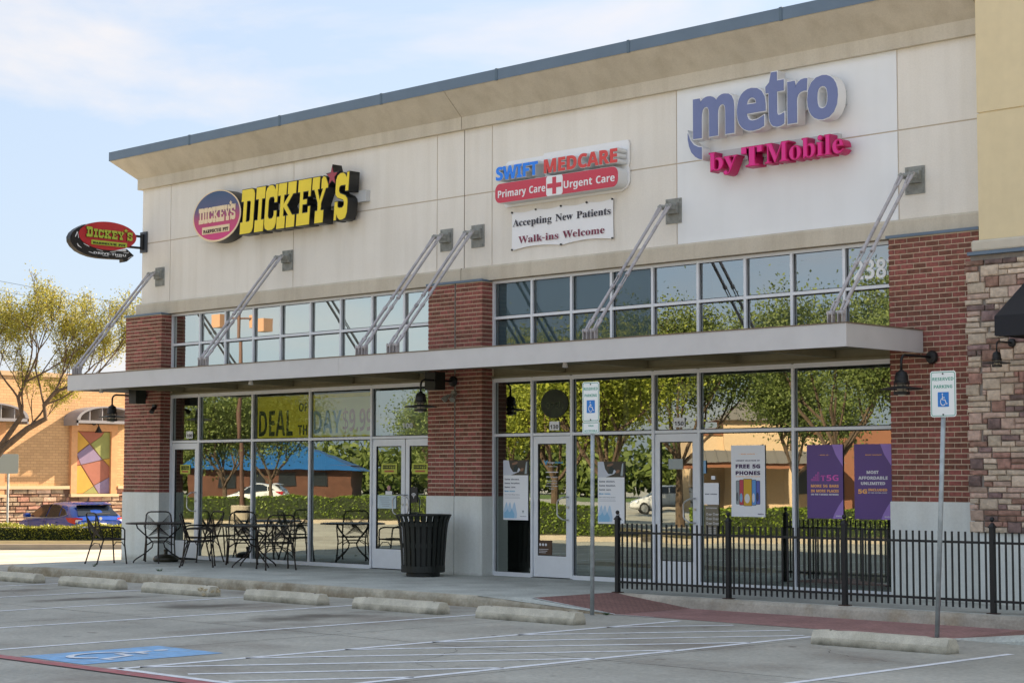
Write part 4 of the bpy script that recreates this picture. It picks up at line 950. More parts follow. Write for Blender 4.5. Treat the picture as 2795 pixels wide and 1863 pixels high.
P('window_head', MB().box(-4.82, -0.004, 5.352, 3.85, 0.11, 5.40).box(5.246, -0.004, 5.352, 13.95, 0.11, 5.40), mat('brown flashing', (0.16, 0.11, 0.06), 0.8))
P('head_trim', MB().box(-4.82, -0.02, 3.56, 3.85, 0.12, 3.60).box(5.246, -0.02, 3.56, 13.95, 0.12, 3.60), M_soffit)
# shades behind the clerestory
P('roller_shade', MB().box(-4.75, 0.6, 4.0, 3.9, 0.62, 5.35), mat('pale green backing', (0.62, 0.68, 0.63), 0.9))  # pale backing put in to whiten the upper left panes
shd = mat('slate blue shade', (0.14, 0.23, 0.31), 0.9)
for a, b in ((5.30, 6.22), (6.26, 7.18), (7.22, 8.12), (8.16, 8.93)):
    P('roller_shade', MB().box(a, 0.12, 4.02, b, 0.13, 5.31), shd)
P('roller_shade', MB().box(8.93, 0.14, 4.02, 9.05, 0.15, 5.31), mat('pale blind edge', (0.52, 0.62, 0.62), 0.9))
P('clerestory_back', MB().box(9.1, 1.6, 3.9, 13.8, 1.65, 5.4), mat('grey blue inner wall', (0.16, 0.20, 0.23), 0.9))

def door(x0, x1, hinge_left=True, pull='right', name='door'):
    """leaf between x0 and x1"""
    zb, zt = 0.02, 2.495; st = 0.105
    d = P(name, MB().box(x0, 0.02, zb, x0+st, 0.065, zt).box(x1-st, 0.02, zb, x1, 0.065, zt).box(x0+st, 0.02, zt-0.13, x1-st, 0.065, zt).box(x0+st, 0.021, zb, x1-st, 0.065, 0.39), M_alu)
    P('pane', MB().add([(x0+st, 0.048, 0.39), (x1-st, 0.048, 0.39), (x1-st, 0.048, zt-0.13), (x0+st, 0.048, zt-0.13)], [(0, 1, 2, 3)]), G_low, d)
    g = MB()
    for q in ((x0+st-0.002, 0.388, x0+st+0.012, zt-0.128), (x1-st-0.012, 0.388, x1-st+0.002, zt-0.128), (x0+st, zt-0.145, x1-st, zt-0.128), (x0+st, 0.388, x1-st, 0.40)):
        g.box(q[0], 0.030, q[1], q[2], 0.047, q[3])
    P('gasket', g, M_gasket, d)
    P('door_gap', MB().box(x0-0.008, 0.03, zb, x0, 0.09, zt+0.01).box(x1, 0.03, zb, x1+0.008, 0.09, zt+0.01).box(x0, 0.03, zt, x1, 0.09, zt+0.01), M_gasket, d)
    hx = x0+0.02 if hinge_left else x1-0.02
    for z in (zb+0.08, 1.28, zt+0.02):
        P('hinge', MB().lathe([(0.016, -0.06), (0.016, 0.06)], (x0-0.01 if hinge_left else x1+0.01, 0.0, z), 8), M_alu, d)
    px = (x1-0.055) if pull == 'right' else (x0+0.055)
    s_ = -1 if pull == 'right' else 1
    pts_ = [(px, 0.01, 1.43), (px, -0.07, 1.43), (px+s_*0.03, -0.10, 1.42), (px+s_*0.13, -0.10, 1.37), (px+s_*0.155, -0.10, 1.33), (px+s_*0.155, -0.10, 1.13), (px+s_*0.13, -0.10, 1.09), (px+s_*0.03, -0.10, 1.04), (px, -0.07, 1.03), (px, 0.01, 1.03)]
    P('handle', MB().tube(pts_, 0.013, 8), mat('brushed steel', (0.55, 0.56, 0.56), 0.3, metal=0.8), d, smooth=True)
    P('lock', MB().lathe([(0.022, -0.012), (0.022, 0.012)], (px, 0.01, 1.25), 10, axis='y'), mat('brushed steel', (0.5, 0.5, 0.5), 0.3), d)
    return d
door(-4.765, -3.808)
door(1.925, 2.862); door(2.882, 3.80, False, 'left')
door(6.272, 7.170); door(9.101, 10.013)

# number plates over the doors
for s, x, z, w in (('100', -4.27, 2.60, 0.235), ('130', 6.645, 2.60, 0.235), ('150', 9.49, 2.605, 0.235)):
    p_ = P('number_plate', MB().box(x, 0.040, z, x+w, 0.044, z+0.155), M_white)
    text_obj('lettering', s, 's', x+0.02, x+w-0.02, z+0.025, 0.105, 0.036, 0.003, mat('black print', (0.01, 0.01, 0.012), 0.6), p_)
text_obj('window_number', '100', 's', 2.745, 3.04, 2.70, 0.15, 0.048, 0.003, mat('white vinyl', (0.72, 0.74, 0.76), 0.5), BL)
text_obj('window_number', '2387', 's', 13.08, 13.87, 4.80, 0.43, 0.046, 0.003, mat('bright white vinyl', (0.90, 0.92, 0.92), 0.5), BL)
P('door_vestibule_board', MB().box(1.95, 0.16, 2.56, 3.8, 0.17, 3.46), mat('grey blue board', (0.20, 0.25, 0.30), 0.9))

# ------------------------------------------------------------------ canopy
CP = empty('entrance_canopy', (4.55, -0.27, 3.6), 'long light grey metal canopy hung on rods across the whole shop front', 'canopy')
yf = -2.25; x0c, x1c = -5.40, 14.50
P('fascia', MB().box(x0c, yf, 3.60, 3.578, yf+0.05, 3.925), M_grey, CP)
P('fascia', MB().box(3.584, yf, 3.60, x1c, yf+0.05, 3.925), M_grey, CP)
P('side_fascia', MB().box(x1c-0.05, yf+0.052, 3.60, x1c, -0.285, 3.925), M_grey, CP)
P('side_fascia', MB().box(x0c, yf+0.052, 3.60, x0c+0.05, -0.285, 3.925), M_grey, CP)
P('drip_edge', MB().box(x0c-0.01, yf-0.012, 3.926, x1c+0.012, -0.285, 3.942), M_lip, CP)
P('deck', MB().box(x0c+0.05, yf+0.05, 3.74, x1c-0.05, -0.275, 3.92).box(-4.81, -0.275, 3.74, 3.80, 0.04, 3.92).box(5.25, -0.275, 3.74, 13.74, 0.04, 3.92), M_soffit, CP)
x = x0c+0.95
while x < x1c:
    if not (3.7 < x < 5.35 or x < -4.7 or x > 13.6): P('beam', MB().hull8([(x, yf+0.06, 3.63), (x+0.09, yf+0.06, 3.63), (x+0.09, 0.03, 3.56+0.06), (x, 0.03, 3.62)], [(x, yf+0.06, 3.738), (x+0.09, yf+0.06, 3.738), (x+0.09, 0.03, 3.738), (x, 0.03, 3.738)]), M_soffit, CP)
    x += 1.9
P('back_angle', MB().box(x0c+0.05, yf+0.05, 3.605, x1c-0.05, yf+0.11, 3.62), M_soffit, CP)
for x_ in (0.15, 8.55, -5.1):
    P('spot_light', MB().lathe([(0.012, 0.14), (0.012, 0.05), (0.035, 0.045), (0.05, -0.03), (0.03, -0.035)], (x_, -1.6, 3.60), 12), M_white, CP)

def rods(xp, label):
    t = empty('canopy_rod_pair', (xp, -0.1, 6.2), label, 'tie rods', 'tie rods holding up the canopy')
    P('wall_plate', MB().box(xp-0.17, -0.048, 6.0, xp+0.17, -0.031, 6.42), M_plate, t, bevel=0.004)
    for s_ in (-1, 1):
        for k in (-1, 1): P('bolt', MB().lathe([(0.016, -0.012), (0.016, 0.0)], (xp+s_*0.13, -0.05, 6.21+k*0.17), 6, axis='y'), M_plate, t)
    P('lug', MB().box(xp-0.10, -0.30, 6.22, xp-0.08, -0.045, 6.30).box(xp+0.08, -0.30, 6.22, xp+0.10, -0.045, 6.30).tube([(xp-0.13, -0.28, 6.26), (xp+0.13, -0.28, 6.26)], 0.03, 8).box(xp-0.12, -0.12, 6.16, xp+0.12, -0.045, 6.34), M_plate, t)
    A = Vector((0, -0.28, 6.26)); B = Vector((0, -2.13, 4.09)); d = (B-A)
    for s_ in (-0.085, 0.085):
        q = lambda f, o=0: (xp+s_+o, A.y+d.y*f, A.z+d.z*f)
        r_ = P('rod', MB().tube([q(0.11), q(0.56)], 0.027, 8).tube([q(0.66), q(0.92)], 0.027, 8), M_rod, t, smooth=False)
        # clevis forks with pins, top and bottom
        for f0, f1, nm in ((0.0, 0.10, 'clevis'), (0.93, 1.0, 'clevis')):
            c = MB()
            for o in (-0.028, 0.028):
                c.tube([q(f0-0.012, o), q(f0, o), q(f1-0.015, o*0.9)], [0.024, 0.024, 0.016], 6)
            c.tube([q(f1-0.02) if f0 < 0.5 else q(f0+0.0), q(f1+0.03) if f0 < 0.5 else q(f0-0.03)], [0.034, 0.024], 8)
            e = f0 if f0 < 0.5 else f1
            c.tube([q(e, -0.05), q(e, 0.05)], 0.016, 8)
            P(nm, c, M_rod, t)
        tb = MB()
        for o in (-0.026, 0.026): tb.tube([q(0.565, o), q(0.655, o)], 0.011, 6)
        for f0 in (0.55, 0.645): tb.tube([q(f0), q(f0+0.022)], 0.036, 8)
        P('turnbuckle', tb, M_rod, t)
        P('foot_lug', MB().box(xp+s_-0.045, B.y-0.035, 3.942, xp+s_-0.03, B.y+0.045, 4.12).box(xp+s_+0.03, B.y-0.035, 3.942, xp+s_+0.045, B.y+0.045, 4.12).tube([(xp+s_-0.06, B.y, 4.09), (xp+s_+0.06, B.y, 4.09)], 0.032, 8), M_rod, t)
for xp, l in ((-5.24, 'pair of grey canopy rods nearest the hanging arrow sign at the left corner'), (-0.70, 'pair of grey canopy rods below the yellow letters'),
              (4.06, 'left of the two rod pairs standing close together over the middle brick pier'), (4.90, 'right of the two rod pairs standing close together, left of the white banner'),
              (9.58, 'pair of grey canopy rods between the white banner and the white wall panel'), (14.25, 'pair of grey canopy rods at the right end, by the magenta letters')):
    rods(xp, l)

# ------------------------------------------------------------------ neighbouring stone and render building (right)
NR = empty('stone_building', (18.0, -0.4, 0.0), 'taller yellow tan building with mixed ashlar stone below, at the right edge', 'building')
M_tan = mat('yellow tan render', (0.78, 0.66, 0.42), 0.9, var=0.03, bump=0.25, bs=160, streak=0.12)
M_trim = mat('pale stone trim', (0.60, 0.55, 0.45), 0.85, var=0.05, bump=0.2, bs=120)
obj('wall', MB().box(15.53, -0.42, 5.15, 30, 6.0, 6.978).box(15.53, -0.42, 7.0, 30, 6.0, 12.2).box(15.55, -0.40, 6.978, 29.9, 5.9, 7.0), M_tan, NR)
obj('wall', MB().box(15.50, -0.35, -0.3, 30, 6.0, 5.0), M_mortar, NR)
obj('stone_band', MB().box(15.46, -0.53, 4.985, 30, -0.3, 5.149), M_trim, NR, bevel=0.03)
obj('flashing', MB().box(15.41, -0.55, 4.935, 30, -0.3, 4.983), M_coping, NR)
obj('wall_base', MB().box(15.44, -0.44, -0.3, 30, -0.3, 1.0), M_base, NR)
M_smort = mat('grey stone mortar', (0.31, 0.28, 0.25), 0.95, var=0.15, vs_=9, bump=0.4, bs=90)
sb = obj('stone_veneer', MB().box(15.41, -0.455, 1.001, 29.9, -0.3, 4.934), M_smort, NR)
SM = [mat('cream ashlar', (0.64, 0.52, 0.40), 0.9, var=0.22, vs_=14, bump=0.8, bs=35, island=0.2),
      mat('buff ashlar', (0.54, 0.39, 0.31), 0.9, var=0.28, vs_=12, bump=0.8, bs=35, island=0.2),
      mat('rust red ashlar', (0.38, 0.22, 0.17), 0.9, var=0.4, vs_=10, bump=0.8, bs=35, island=0.3),
      mat('plum grey ashlar', (0.25, 0.17, 0.155), 0.9, var=0.4, vs_=11, bump=0.8, bs=35, island=0.3)]
def stone_mesh(w, h, d, m, rnd):
    j = lambda a: rnd.uniform(-a, a)
    c = min(0.014, h*0.16)
    b = [(0, 0, 0), (w, 0, 0), (w, 0, h), (0, 0, h)]
    mid = [(x+j(.004), -d+c+j(.003), z+j(.004)) for x, _, z in b]
    fr = [(x+(c if x == 0 else -c)+j(.006), -d+j(.006), z+(c if z == 0 else -c)+j(.004)) for x, _, z in b]
    cen = [(w/2+j(w*.15), -d-0.006+j(.006), h/2+j(h*.15))]
    v = b+mid+fr+cen
    f = []
    for o in (0, 4):
        for i in range(4): f.append((o+i, o+(i+1) % 4, o+4+(i+1) % 4, o+4+i))
    for i in range(4): f.append((8+i, 8+(i+1) % 4, 12))
    mb = MB(); mb.add(v, f)
    return mb, m
rnd = random.Random(5)
def ashlar(x0, x1, z0, z1, cw, ch, sizes, emit, rag=0.0):
    nx, nz_ = int((x1-x0)/cw), int((z1-z0)/ch)
    occ = [[False]*nx for _ in range(nz_)]
    for k in range(nz_):
        for i in range(nx):
            if occ[k][i]: continue
            for w, h in rnd.sample(sizes, len(sizes))+[(1, 1)]:
                if i+w > nx or k+h > nz_: continue
                if any(occ[k+b][i+a] for a in range(w) for b in range(h)): continue
                break
            for a in range(w):
                for b in range(h): occ[k+b][i+a] = True
            g = 0.012
            emit(x0+i*cw-(rnd.uniform(0, rag) if i == 0 else 0), z0+k*ch, w*cw-g, h*ch-g, i == 0)
def emit_stone(x, z, w, h, first):
    m = rnd.choices(SM, (0.42, 0.28, 0.20, 0.10))[0]
    mb, m = stone_mesh(w, h, 0.045, m, rnd)
    me = meshify('stone', mb, m)
    if x < 16.6:
        o = bpy.data.objects.new('stone', me); COL.objects.link(o); o.parent = sb; o.location = Vector((x, -0.452, z))-wpos(sb)
    else:
        for p in mb.v: pass
        STO.append((m, [(a+x, b-0.452, c+z) for a, b, c in mb.v], mb.f))
STO = []
ashlar(15.37, 19.6, 1.01, 4.93, 0.072, 0.0805, [(3, 1), (4, 1), (2, 1), (3, 1), (5, 1), (3, 1), (4, 1), (4, 2), (5, 1), (3, 2), (2, 1), (4, 1)], emit_stone, rag=0.05)
mb = MB()
for m, v, f in STO: mb.add(v, f, SM.index(m))
o = obj('stones', mb, SM, NR); o['kind'] = 'stuff'

AW = empty('door_awning', (18, -0.5, 3.6), 'black fabric awning cut off by the right edge of the photo', 'awning')
M_fab = mat('black awning fabric', (0.012, 0.013, 0.018), 0.75, bump=0.1, bs=300)
obj('fabric', MB().prism([(-1.50, 3.68), (-1.50, 3.96), (-0.50, 4.60), (-0.50, 4.575), (-1.475, 3.94), (-1.475, 3.68)], 16.39, 19.8, axis='x'), M_fab, AW)
obj('end_panel', MB().prism([(-1.49, 3.69), (-1.49, 3.95), (-0.50, 4.58), (-0.50, 3.69)], 16.37, 16.389, axis='x'), M_fab, AW)
obj('frame', MB().tube([(16.42, -1.46, 3.69), (19.7, -1.46, 3.69)], 0.015, 6).tube([(16.42, -0.52, 3.69), (19.7, -0.52, 3.69)], 0.015, 6), M_black, AW)

# ------------------------------------------------------------------ lamps, boxes, flood lights
def barn_lamp(loc, label, reach=0.82, sc=1.0):
    x, y, z = loc
    t = empty('wall_lamp', loc, label, 'lamp', 'black barn lamps on the walls')
    obj('wall_mount', MB().lathe([(0.02, -0.06*sc), (0.085*sc, -0.045*sc), (0.10*sc, -0.012), (0.10*sc, 0.0)], (x, y, z), 16, axis='y'), M_black, t, smooth=False)
    r_ = reach; yy = y-r_
    arc = [(x, y-0.02, z), (x, yy+0.10*sc, z)]+[(x, yy+0.10*sc-0.10*sc*math.sin(R(a)), z-0.10*sc+0.10*sc*math.cos(R(a))) for a in (20, 45, 70, 90)]+[(x, yy, z-0.24*sc)]
    obj('arm', MB().tube(arc, 0.019*sc, 8), M_black, t, smooth=True)
    h = (x, yy, z-0.44*sc)
    obj('shade', MB().lathe([(0.03, 0.22), (0.045, 0.20), (0.075, 0.19), (0.095, 0.13), (0.10, 0.06), (0.115, 0.045), (0.115, 0.03), (0.0, 0.028)] if sc == 1 else [(a*sc, b*sc) for a, b in [(0.03, 0.22), (0.045, 0.20), (0.075, 0.19), (0.095, 0.13), (0.10, 0.06), (0.115, 0.045), (0.115, 0.03), (0.0, 0.028)]], h, 18), M_black, t, smooth=False)
    obj('disc', MB().lathe([(0.09*sc, -0.012*sc), (0.30*sc, -0.045*sc), (0.30*sc, -0.060*sc), (0.09*sc, -0.032*sc)], h, 28), M_black, t)
    obj('jar', MB().lathe([(0.065*sc, 0.03*sc), (0.068*sc, -0.10*sc), (0.05*sc, -0.15*sc), (0.0, -0.16*sc)], h, 14), mat('ribbed lamp glass', (0.62, 0.60, 0.50), 0.25), t, smooth=True)
    g = MB()
    for k in range(4):
        a = PI/4+k*PI/2; g.tube([(h[0]+0.10*sc*math.cos(a), h[1]+0.10*sc*math.sin(a), h[2]+0.03*sc), (h[0]+0.10*sc*math.cos(a), h[1]+0.10*sc*math.sin(a), h[2]-0.12*sc)], 0.006*sc, 5)
    g.lathe([(0.115*sc, 0.0), (0.118*sc, 0.005), (0.118*sc, -0.004)], (h[0], h[1], h[2]+0.012*sc), 18)
    g.lathe([(0.085*sc, -0.09*sc), (0.115*sc, -0.09*sc), (0.115*sc, -0.135*sc), (0.085*sc, -0.135*sc), (0.085*sc, -0.09*sc)], h, 18)
    obj('guard', g, M_black, t)
    return t
barn_lamp((-5.425, -0.285, 3.55), 'black barn lamp on the left brick pier, seen against the orange wall')
barn_lamp((4.52, -0.285, 3.53), 'black barn lamp on the middle brick pier')
barn_lamp((14.65, -0.285, 3.53), 'black barn lamp on the right brick pier, left of the parking sign')
barn_lamp((16.07, -0.50, 3.66), 'small black lamp on the stone wall under the black awning', 0.42, 0.62)
for x, l in ((-5.13, 'dark box under the canopy on the left brick pier'), (4.42, 'dark box under the canopy on the middle brick pier')):
    o = obj('speaker_box', MB().box(x-0.15, -0.78, 3.36, x+0.13, -0.52, 3.69), M_darkgreen, bevel=0.008)
    tag(o, l, 'speaker', 'dark boxes under the canopy')
    t = empty('flood_light', (x+0.12, -0.29, 3.3), ('twin grey flood light on the middle brick pier' if x > 0 else 'small flood light on the left brick pier, below the dark box'), 'flood light', 'small flood lights on the piers')
    mm = mat('grey flood light', (0.25, 0.25, 0.21), 0.5) if x > 0 else M_black
    obj('back_plate', MB().lathe([(0.06, -0.03), (0.06, 0.02)], (x+0.12, -0.29, 3.3), 12, axis='y'), mm, t)
    for s_ in (-1, 1) if x > 0 else (1,):
        q = Vector((x+0.12+s_*0.07, -0.36, 3.27)); d = Vector((s_*0.35, -0.6, -0.6)).normalized()
        obj('lamp_head', MB().tube([q, q+d*0.05, q+d*0.06, q+d*0.14], [0.03, 0.035, 0.05, 0.055], 10), mm, t)
        obj('arm', MB().tube([(x+0.12, -0.30, 3.3), q], 0.012, 6), mm, t)

# ------------------------------------------------------------------ projecting oval arrow sign
PS = empty('projecting_sign', (-5.85, -0.28, 7.05), 'red oval barbecue sign with black drive-thru arrow, hung off the left corner', 'sign')
M_signblack = mat('black sign return', (0.012, 0.012, 0.012), 0.4)
M_redface = mat('red acrylic face', (0.55, 0.03, 0.035), 0.35, var=0.05)
M_lime = mat('yellow green acrylic', (0.46, 0.56, 0.06), 0.4)
M_wh = mat('clean white vinyl', (0.88, 0.89, 0.90), 0.5)
def bl(xc, yc): return (-1.039+(xc-1165)*0.000868, 7.084-(yc-540)*0.000728+(xc-1165)*0.000075)
arrow = [bl(*p) for p in [(520,180),(400,235),(250,320),(130,430),(70,560),(80,700),(160,840),(300,980),(480,1080),(700,1160),(950,1210),(1200,1232),(1420,1245),(1650,1255),(1655,1345),(1705,1335),(1760,1320),(1970,1140),(1750,935),(1745,1022),(1500,1012),(1200,990),(950,950),(700,880),(480,740),(350,580),(310,450),(350,350),(430,270)]][::-1]
poly_obj('arrow_cabinet', [arrow], 0.16, M_signblack, PS, 'left', -5.90)
poly_obj('oval_cabinet', [ellipse(*bl(1165, 540), 0.748, 0.315, 56, rot=0.03)], 0.16, [M_redface, M_signblack], PS, 'left', -5.885)
poly_obj('white_panel', [[bl(*p) for p in [(1250, 985), (1600, 965), (1748, 930), (1748, 1018)]][::-1]], 0.10, M_wh, PS, 'left', -5.885)
xs_ = (-1.605, -0.415); P_ = [('D', 0, 0.155, 0.225), ('I', 0.185, 0.10, 0.19), ('C', 0.305, 0.135, 0.19), ('K', 0.455, 0.175, 0.19), ('E', 0.65, 0.145, 0.19), ('Y', 0.81, 0.155, 0.19), ('S', 1.055, 0.135, 0.19)]
def slab_letter(name, ch, x, z, w, h, depth, mats, parent, kind, plane, shear=0.0, offset=0.0):
    W_, cs = SLAB[ch]
    c = [[(x+p/W_*w, z+q/100*h) for p, q in k] for k in cs]
    return poly_obj(name, c, depth, mats, parent, kind, *((plane, 0, 0) if kind == 'left' else (0, plane, 0)), shear, 0, offset)
for ch, dx, w, h in P_:
    slab_letter('letter', ch, -1.605+dx, 7.02, w, h, 0.03, [M_lime, M_signblack], PS, 'left', -5.79)
poly_obj('star', [[(-0.585+0.055*a, 7.235+0.05*b) for a, b in STAR]], 0.03, M_lime, PS, 'left', -5.788)
poly_obj('lime_panel', [rect(-1.467, 6.865, -0.545, 6.965)], 0.012, M_lime, PS, 'left', -5.796)
text_obj('lettering', 'BARBECUE PIT', 'r', -1.43, -0.59, 6.885, 0.062, -5.785, 0.004, M_signblack, PS, 'left', offset=0.002)
text_obj('lettering', 'DRIVE-THRU', 's', -1.39, -0.555, 6.662, 0.072, -5.812, 0.006, M_wh, PS, 'left')
dash = []
for a in [(270,770,300,850,410,910,395,890,320,830,285,765), (450,765,460,780,620,870,632,860,590,830,470,768), (610,1012,620,1028,780,1088,795,1080,640,1016,615,1010), (838,950,1015,1000,1025,988,845,942), (1240,1030,1415,1045,1415,1030,1240,1018), (1015,1135,1200,1165,1200,1150,1015,1125), (1420,1175,1600,1190,1600,1175,1420,1162), (1650,1060,1790,1072,1805,1030,1790,1028,1780,1056,1650,1048), (1790,1245,1910,1165,1900,1155,1785,1230), (205,565,225,570,275,450,305,605,318,600,280,410,262,410)]:
    dash.append([bl(a[i], a[i+1]) for i in range(0, len(a), 2)])
poly_obj('road_marks', dash, 0.006, M_wh, PS, 'left', -5.815)
obj('bracket_plate', MB().box(-5.99, -0.075, 6.80, -5.74, -0.032, 7.27), mat('grey blue bracket', (0.06, 0.07, 0.085), 0.5), PS, bevel=0.005)
obj('bracket_tube', MB().tube([(-5.86, -0.06, 7.16), (-5.88, -0.42, 7.16)], 0.028, 8).tube([(-5.86, -0.06, 6.90), (-5.88, -0.50, 6.90)], 0.028, 8).tube([(-5.86, -0.10, 6.86), (-5.86, -0.10, 7.21)], 0.045, 10), M_black, PS)

# ------------------------------------------------------------------ oval sign and yellow channel letters
def gradient_face():
    m = bpy.data.materials.new('faded oval print'); m.use_nodes = True; nt = m.node_tree; n, l = nt.nodes, nt.links
    b = n['Principled BSDF']; b.inputs['Roughness'].default_value = 0.35
    geo = n.new('ShaderNodeNewGeometry'); sp = n.new('ShaderNodeSeparateXYZ'); l.new(geo.outputs['Position'], sp.inputs[0])
    nz_ = n.new('ShaderNodeTexNoise'); nz_.inputs['Scale'].default_value = 3; l.new(geo.outputs['Position'], nz_.inputs['Vector'])
    ma = n.new('ShaderNodeMath'); ma.operation = 'MULTIPLY_ADD'; l.new(nz_.outputs['Fac'], ma.inputs[0]); ma.inputs[1].default_value = 0.18; l.new(sp.outputs['Z'], ma.inputs[2])
    mr = n.new('ShaderNodeMapRange'); l.new(ma.outputs[0], mr.inputs['Value']); mr.inputs['From Min'].default_value = 6.85; mr.inputs['From Max'].default_value = 7.95
    cr = n.new('ShaderNodeValToRGB'); l.new(mr.outputs['Result'], cr.inputs['Fac'])
    e = cr.color_ramp.elements; e[0].position = 0.0; e[0].color = (0.72, 0.04, 0.22, 1); e[1].position = 1.0; e[1].color = (0.025, 0.07, 0.16, 1)
    k = cr.color_ramp.elements.new(0.42); k.color = (0.52, 0.05, 0.14, 1)
    k = cr.color_ramp.elements.new(0.68); k.color = (0.075, 0.085, 0.18, 1)
    l.new(cr.outputs['Color'], b.inputs['Base Color'])
    return m
M_cream = mat('faded cream print', (0.85, 0.66, 0.42), 0.5)
OV = empty('oval_wall_sign', (-2.73, -0.03, 7.3), 'oval lit sign fading from navy to magenta, left of the yellow letters', 'sign')
ovr = 0.02
poly_obj('cabinet', [ellipse(-2.735, 7.30, 0.85, 0.555, 64)], 0.30, M_signblack, OV, 'front', 0, -0.19)
poly_obj('rim', [ellipse(-2.735, 7.30, 0.848, 0.553, 64), ellipse(-2.735, 7.31, 0.812, 0.522, 64)[::-1]], 0.012, M_cream, OV, 'front', 0, -0.348)
poly_obj('face', [ellipse(-2.735, 7.31, 0.815, 0.525, 64)], 0.012, gradient_face(), OV, 'front', 0, -0.346)
xx = -3.36
for ch, w in (('D', .19), ('I', .12), ('C', .17), ('K', .22), ('E', .18), ('Y', .20)):
    slab_letter('letter', ch, xx, 7.17, w, 0.335, 0.008, M_cream, OV, 'front', -0.356); xx += w+0.006
slab_letter('letter', 'S', -2.245, 7.17, 0.175, 0.335, 0.008, M_cream, OV, 'front', -0.356)
poly_obj('star', [[(-2.235+0.055*a, 7.53+0.055*b) for a, b in STAR]], 0.008, M_cream, OV, 'front', 0, -0.3563)
poly_obj('name_panel', [rect(-3.235, 6.935, -2.27, 7.09)], 0.008, M_cream, OV, 'front', 0, -0.356)
text_obj('lettering', 'BARBECUE PIT', 'r', -3.19, -2.31, 6.96, 0.105, -0.364, 0.003, mat('dark brown print', (0.05, 0.02, 0.02), 0.6), OV, offset=0.003)

YL = empty('yellow_letter_sign', (0.0, -0.03, 7.2), 'large yellow western channel letters with black sides and a small red star', 'sign')
M_yel = mat('yellow acrylic face', (0.90, 0.68, 0.012), 0.35, var=0.04)
obj('raceway', MB().box(-1.3, -0.145, 7.17, 1.86, -0.031, 7.39), mat('white raceway', (0.55, 0.57, 0.58), 0.5), YL)
for ch, x0, x1 in (('D', -1.862, -1.42), ('I', -1.371, -1.07), ('C', -1.048, -.655), ('K', -.638, -.055), ('E', .005, .425), ('Y', .455, .95), ('S', 1.185, 1.58)):
    z0 = 6.815; sh = 0.09
    slab_letter('letter', ch, x0-sh*z0, z0, x1-x0, 0.93, 0.25, M_signblack, YL, 'front', -0.27, sh, 0.012)
    slab_letter('letter_face', ch, x0-sh*z0, z0, x1-x0, 0.93, 0.012, M_yel, YL, 'front', -0.397, sh, -0.004)
poly_obj('star', [[(1.135+0.21*a, 7.715+0.235*b) for a, b in STAR]], 0.24, M_signblack, YL, 'front', 0, -0.275)
poly_obj('star_face', [[(1.135+0.17*a, 7.71+0.19*b) for a, b in STAR]], 0.012, mat('dull red acrylic', (0.36, 0.04, 0.06), 0.4), YL, 'front', 0, -0.40)

# ------------------------------------------------------------------ clinic sign
MS = empty('clinic_sign', (7.1, -0.03, 7.0), 'clinic sign with blue and red letters over a red box with a cross', 'sign')
M_ret = mat('pale grey sign return', (0.72, 0.74, 0.75), 0.5)
M_bluef = mat('blue acrylic face', (0.015, 0.24, 0.95), 0.3)
M_redf = mat('brick red acrylic face', (0.72, 0.06, 0.05), 0.3)
M_redbox = mat('crimson acrylic face', (0.62, 0.045, 0.08), 0.3)
back = [(5.62, 6.72), (5.66, 6.66), (8.45, 6.66), (8.58, 6.72), (8.63, 6.82), (8.63, 7.02), (8.60, 7.09), (8.63, 7.16), (8.63, 7.47), (8.60, 7.535), (8.52, 7.54), (6.62, 7.54), (6.6, 7.5), (5.72, 7.50), (5.66, 7.45), (5.64, 7.12), (5.60, 7.02)]
poly_obj('backing_panel', [back], 0.03, M_wh, MS, 'front', 0, -0.06)
for s, x0, x1, mf in (('SWIFT', 5.669, 6.705, M_bluef), ('MEDCARE', 6.868, 8.576, M_redf)):
    text_obj('lettering', s, 's', x0, x1, 7.125, 0.345, -0.325, 0.235, M_ret, MS, letters=True, offset=0.014)
    text_obj('lettering', s, 's', x0, x1, 7.125, 0.345, -0.334, 0.008, mf, MS, letters=True, offset=0.006)
poly_obj('box', [rrect(5.636, 6.70, 8.60, 7.06, 0.13)], 0.245, M_ret, MS, 'front', 0, -0.20)
poly_obj('box_face', [rrect(5.642, 6.706, 8.594, 7.054, 0.125)], 0.008, M_redbox, MS, 'front', 0, -0.327)
poly_obj('cross_panel', [rrect(6.923, 6.703, 7.318, 7.057, 0.05)], 0.006, M_wh, MS, 'front', 0, -0.335)
poly_obj('cross', [[(7.075, 6.73), (7.165, 6.73), (7.165, 6.84), (7.29, 6.84), (7.29, 6.92), (7.165, 6.92), (7.165, 7.03), (7.075, 7.03), (7.075, 6.92), (6.95, 6.92), (6.95, 6.84), (7.075, 6.84)]], 0.004, M_redbox, MS, 'front', 0, -0.341)
text_obj('lettering', 'Primary Care', 's', 5.72, 6.90, 6.80, 0.19, -0.339, 0.006, M_wh, MS)
text_obj('lettering', 'Urgent Care', 's', 7.345, 8.53, 6.80, 0.19, -0.339, 0.006, M_wh, MS)

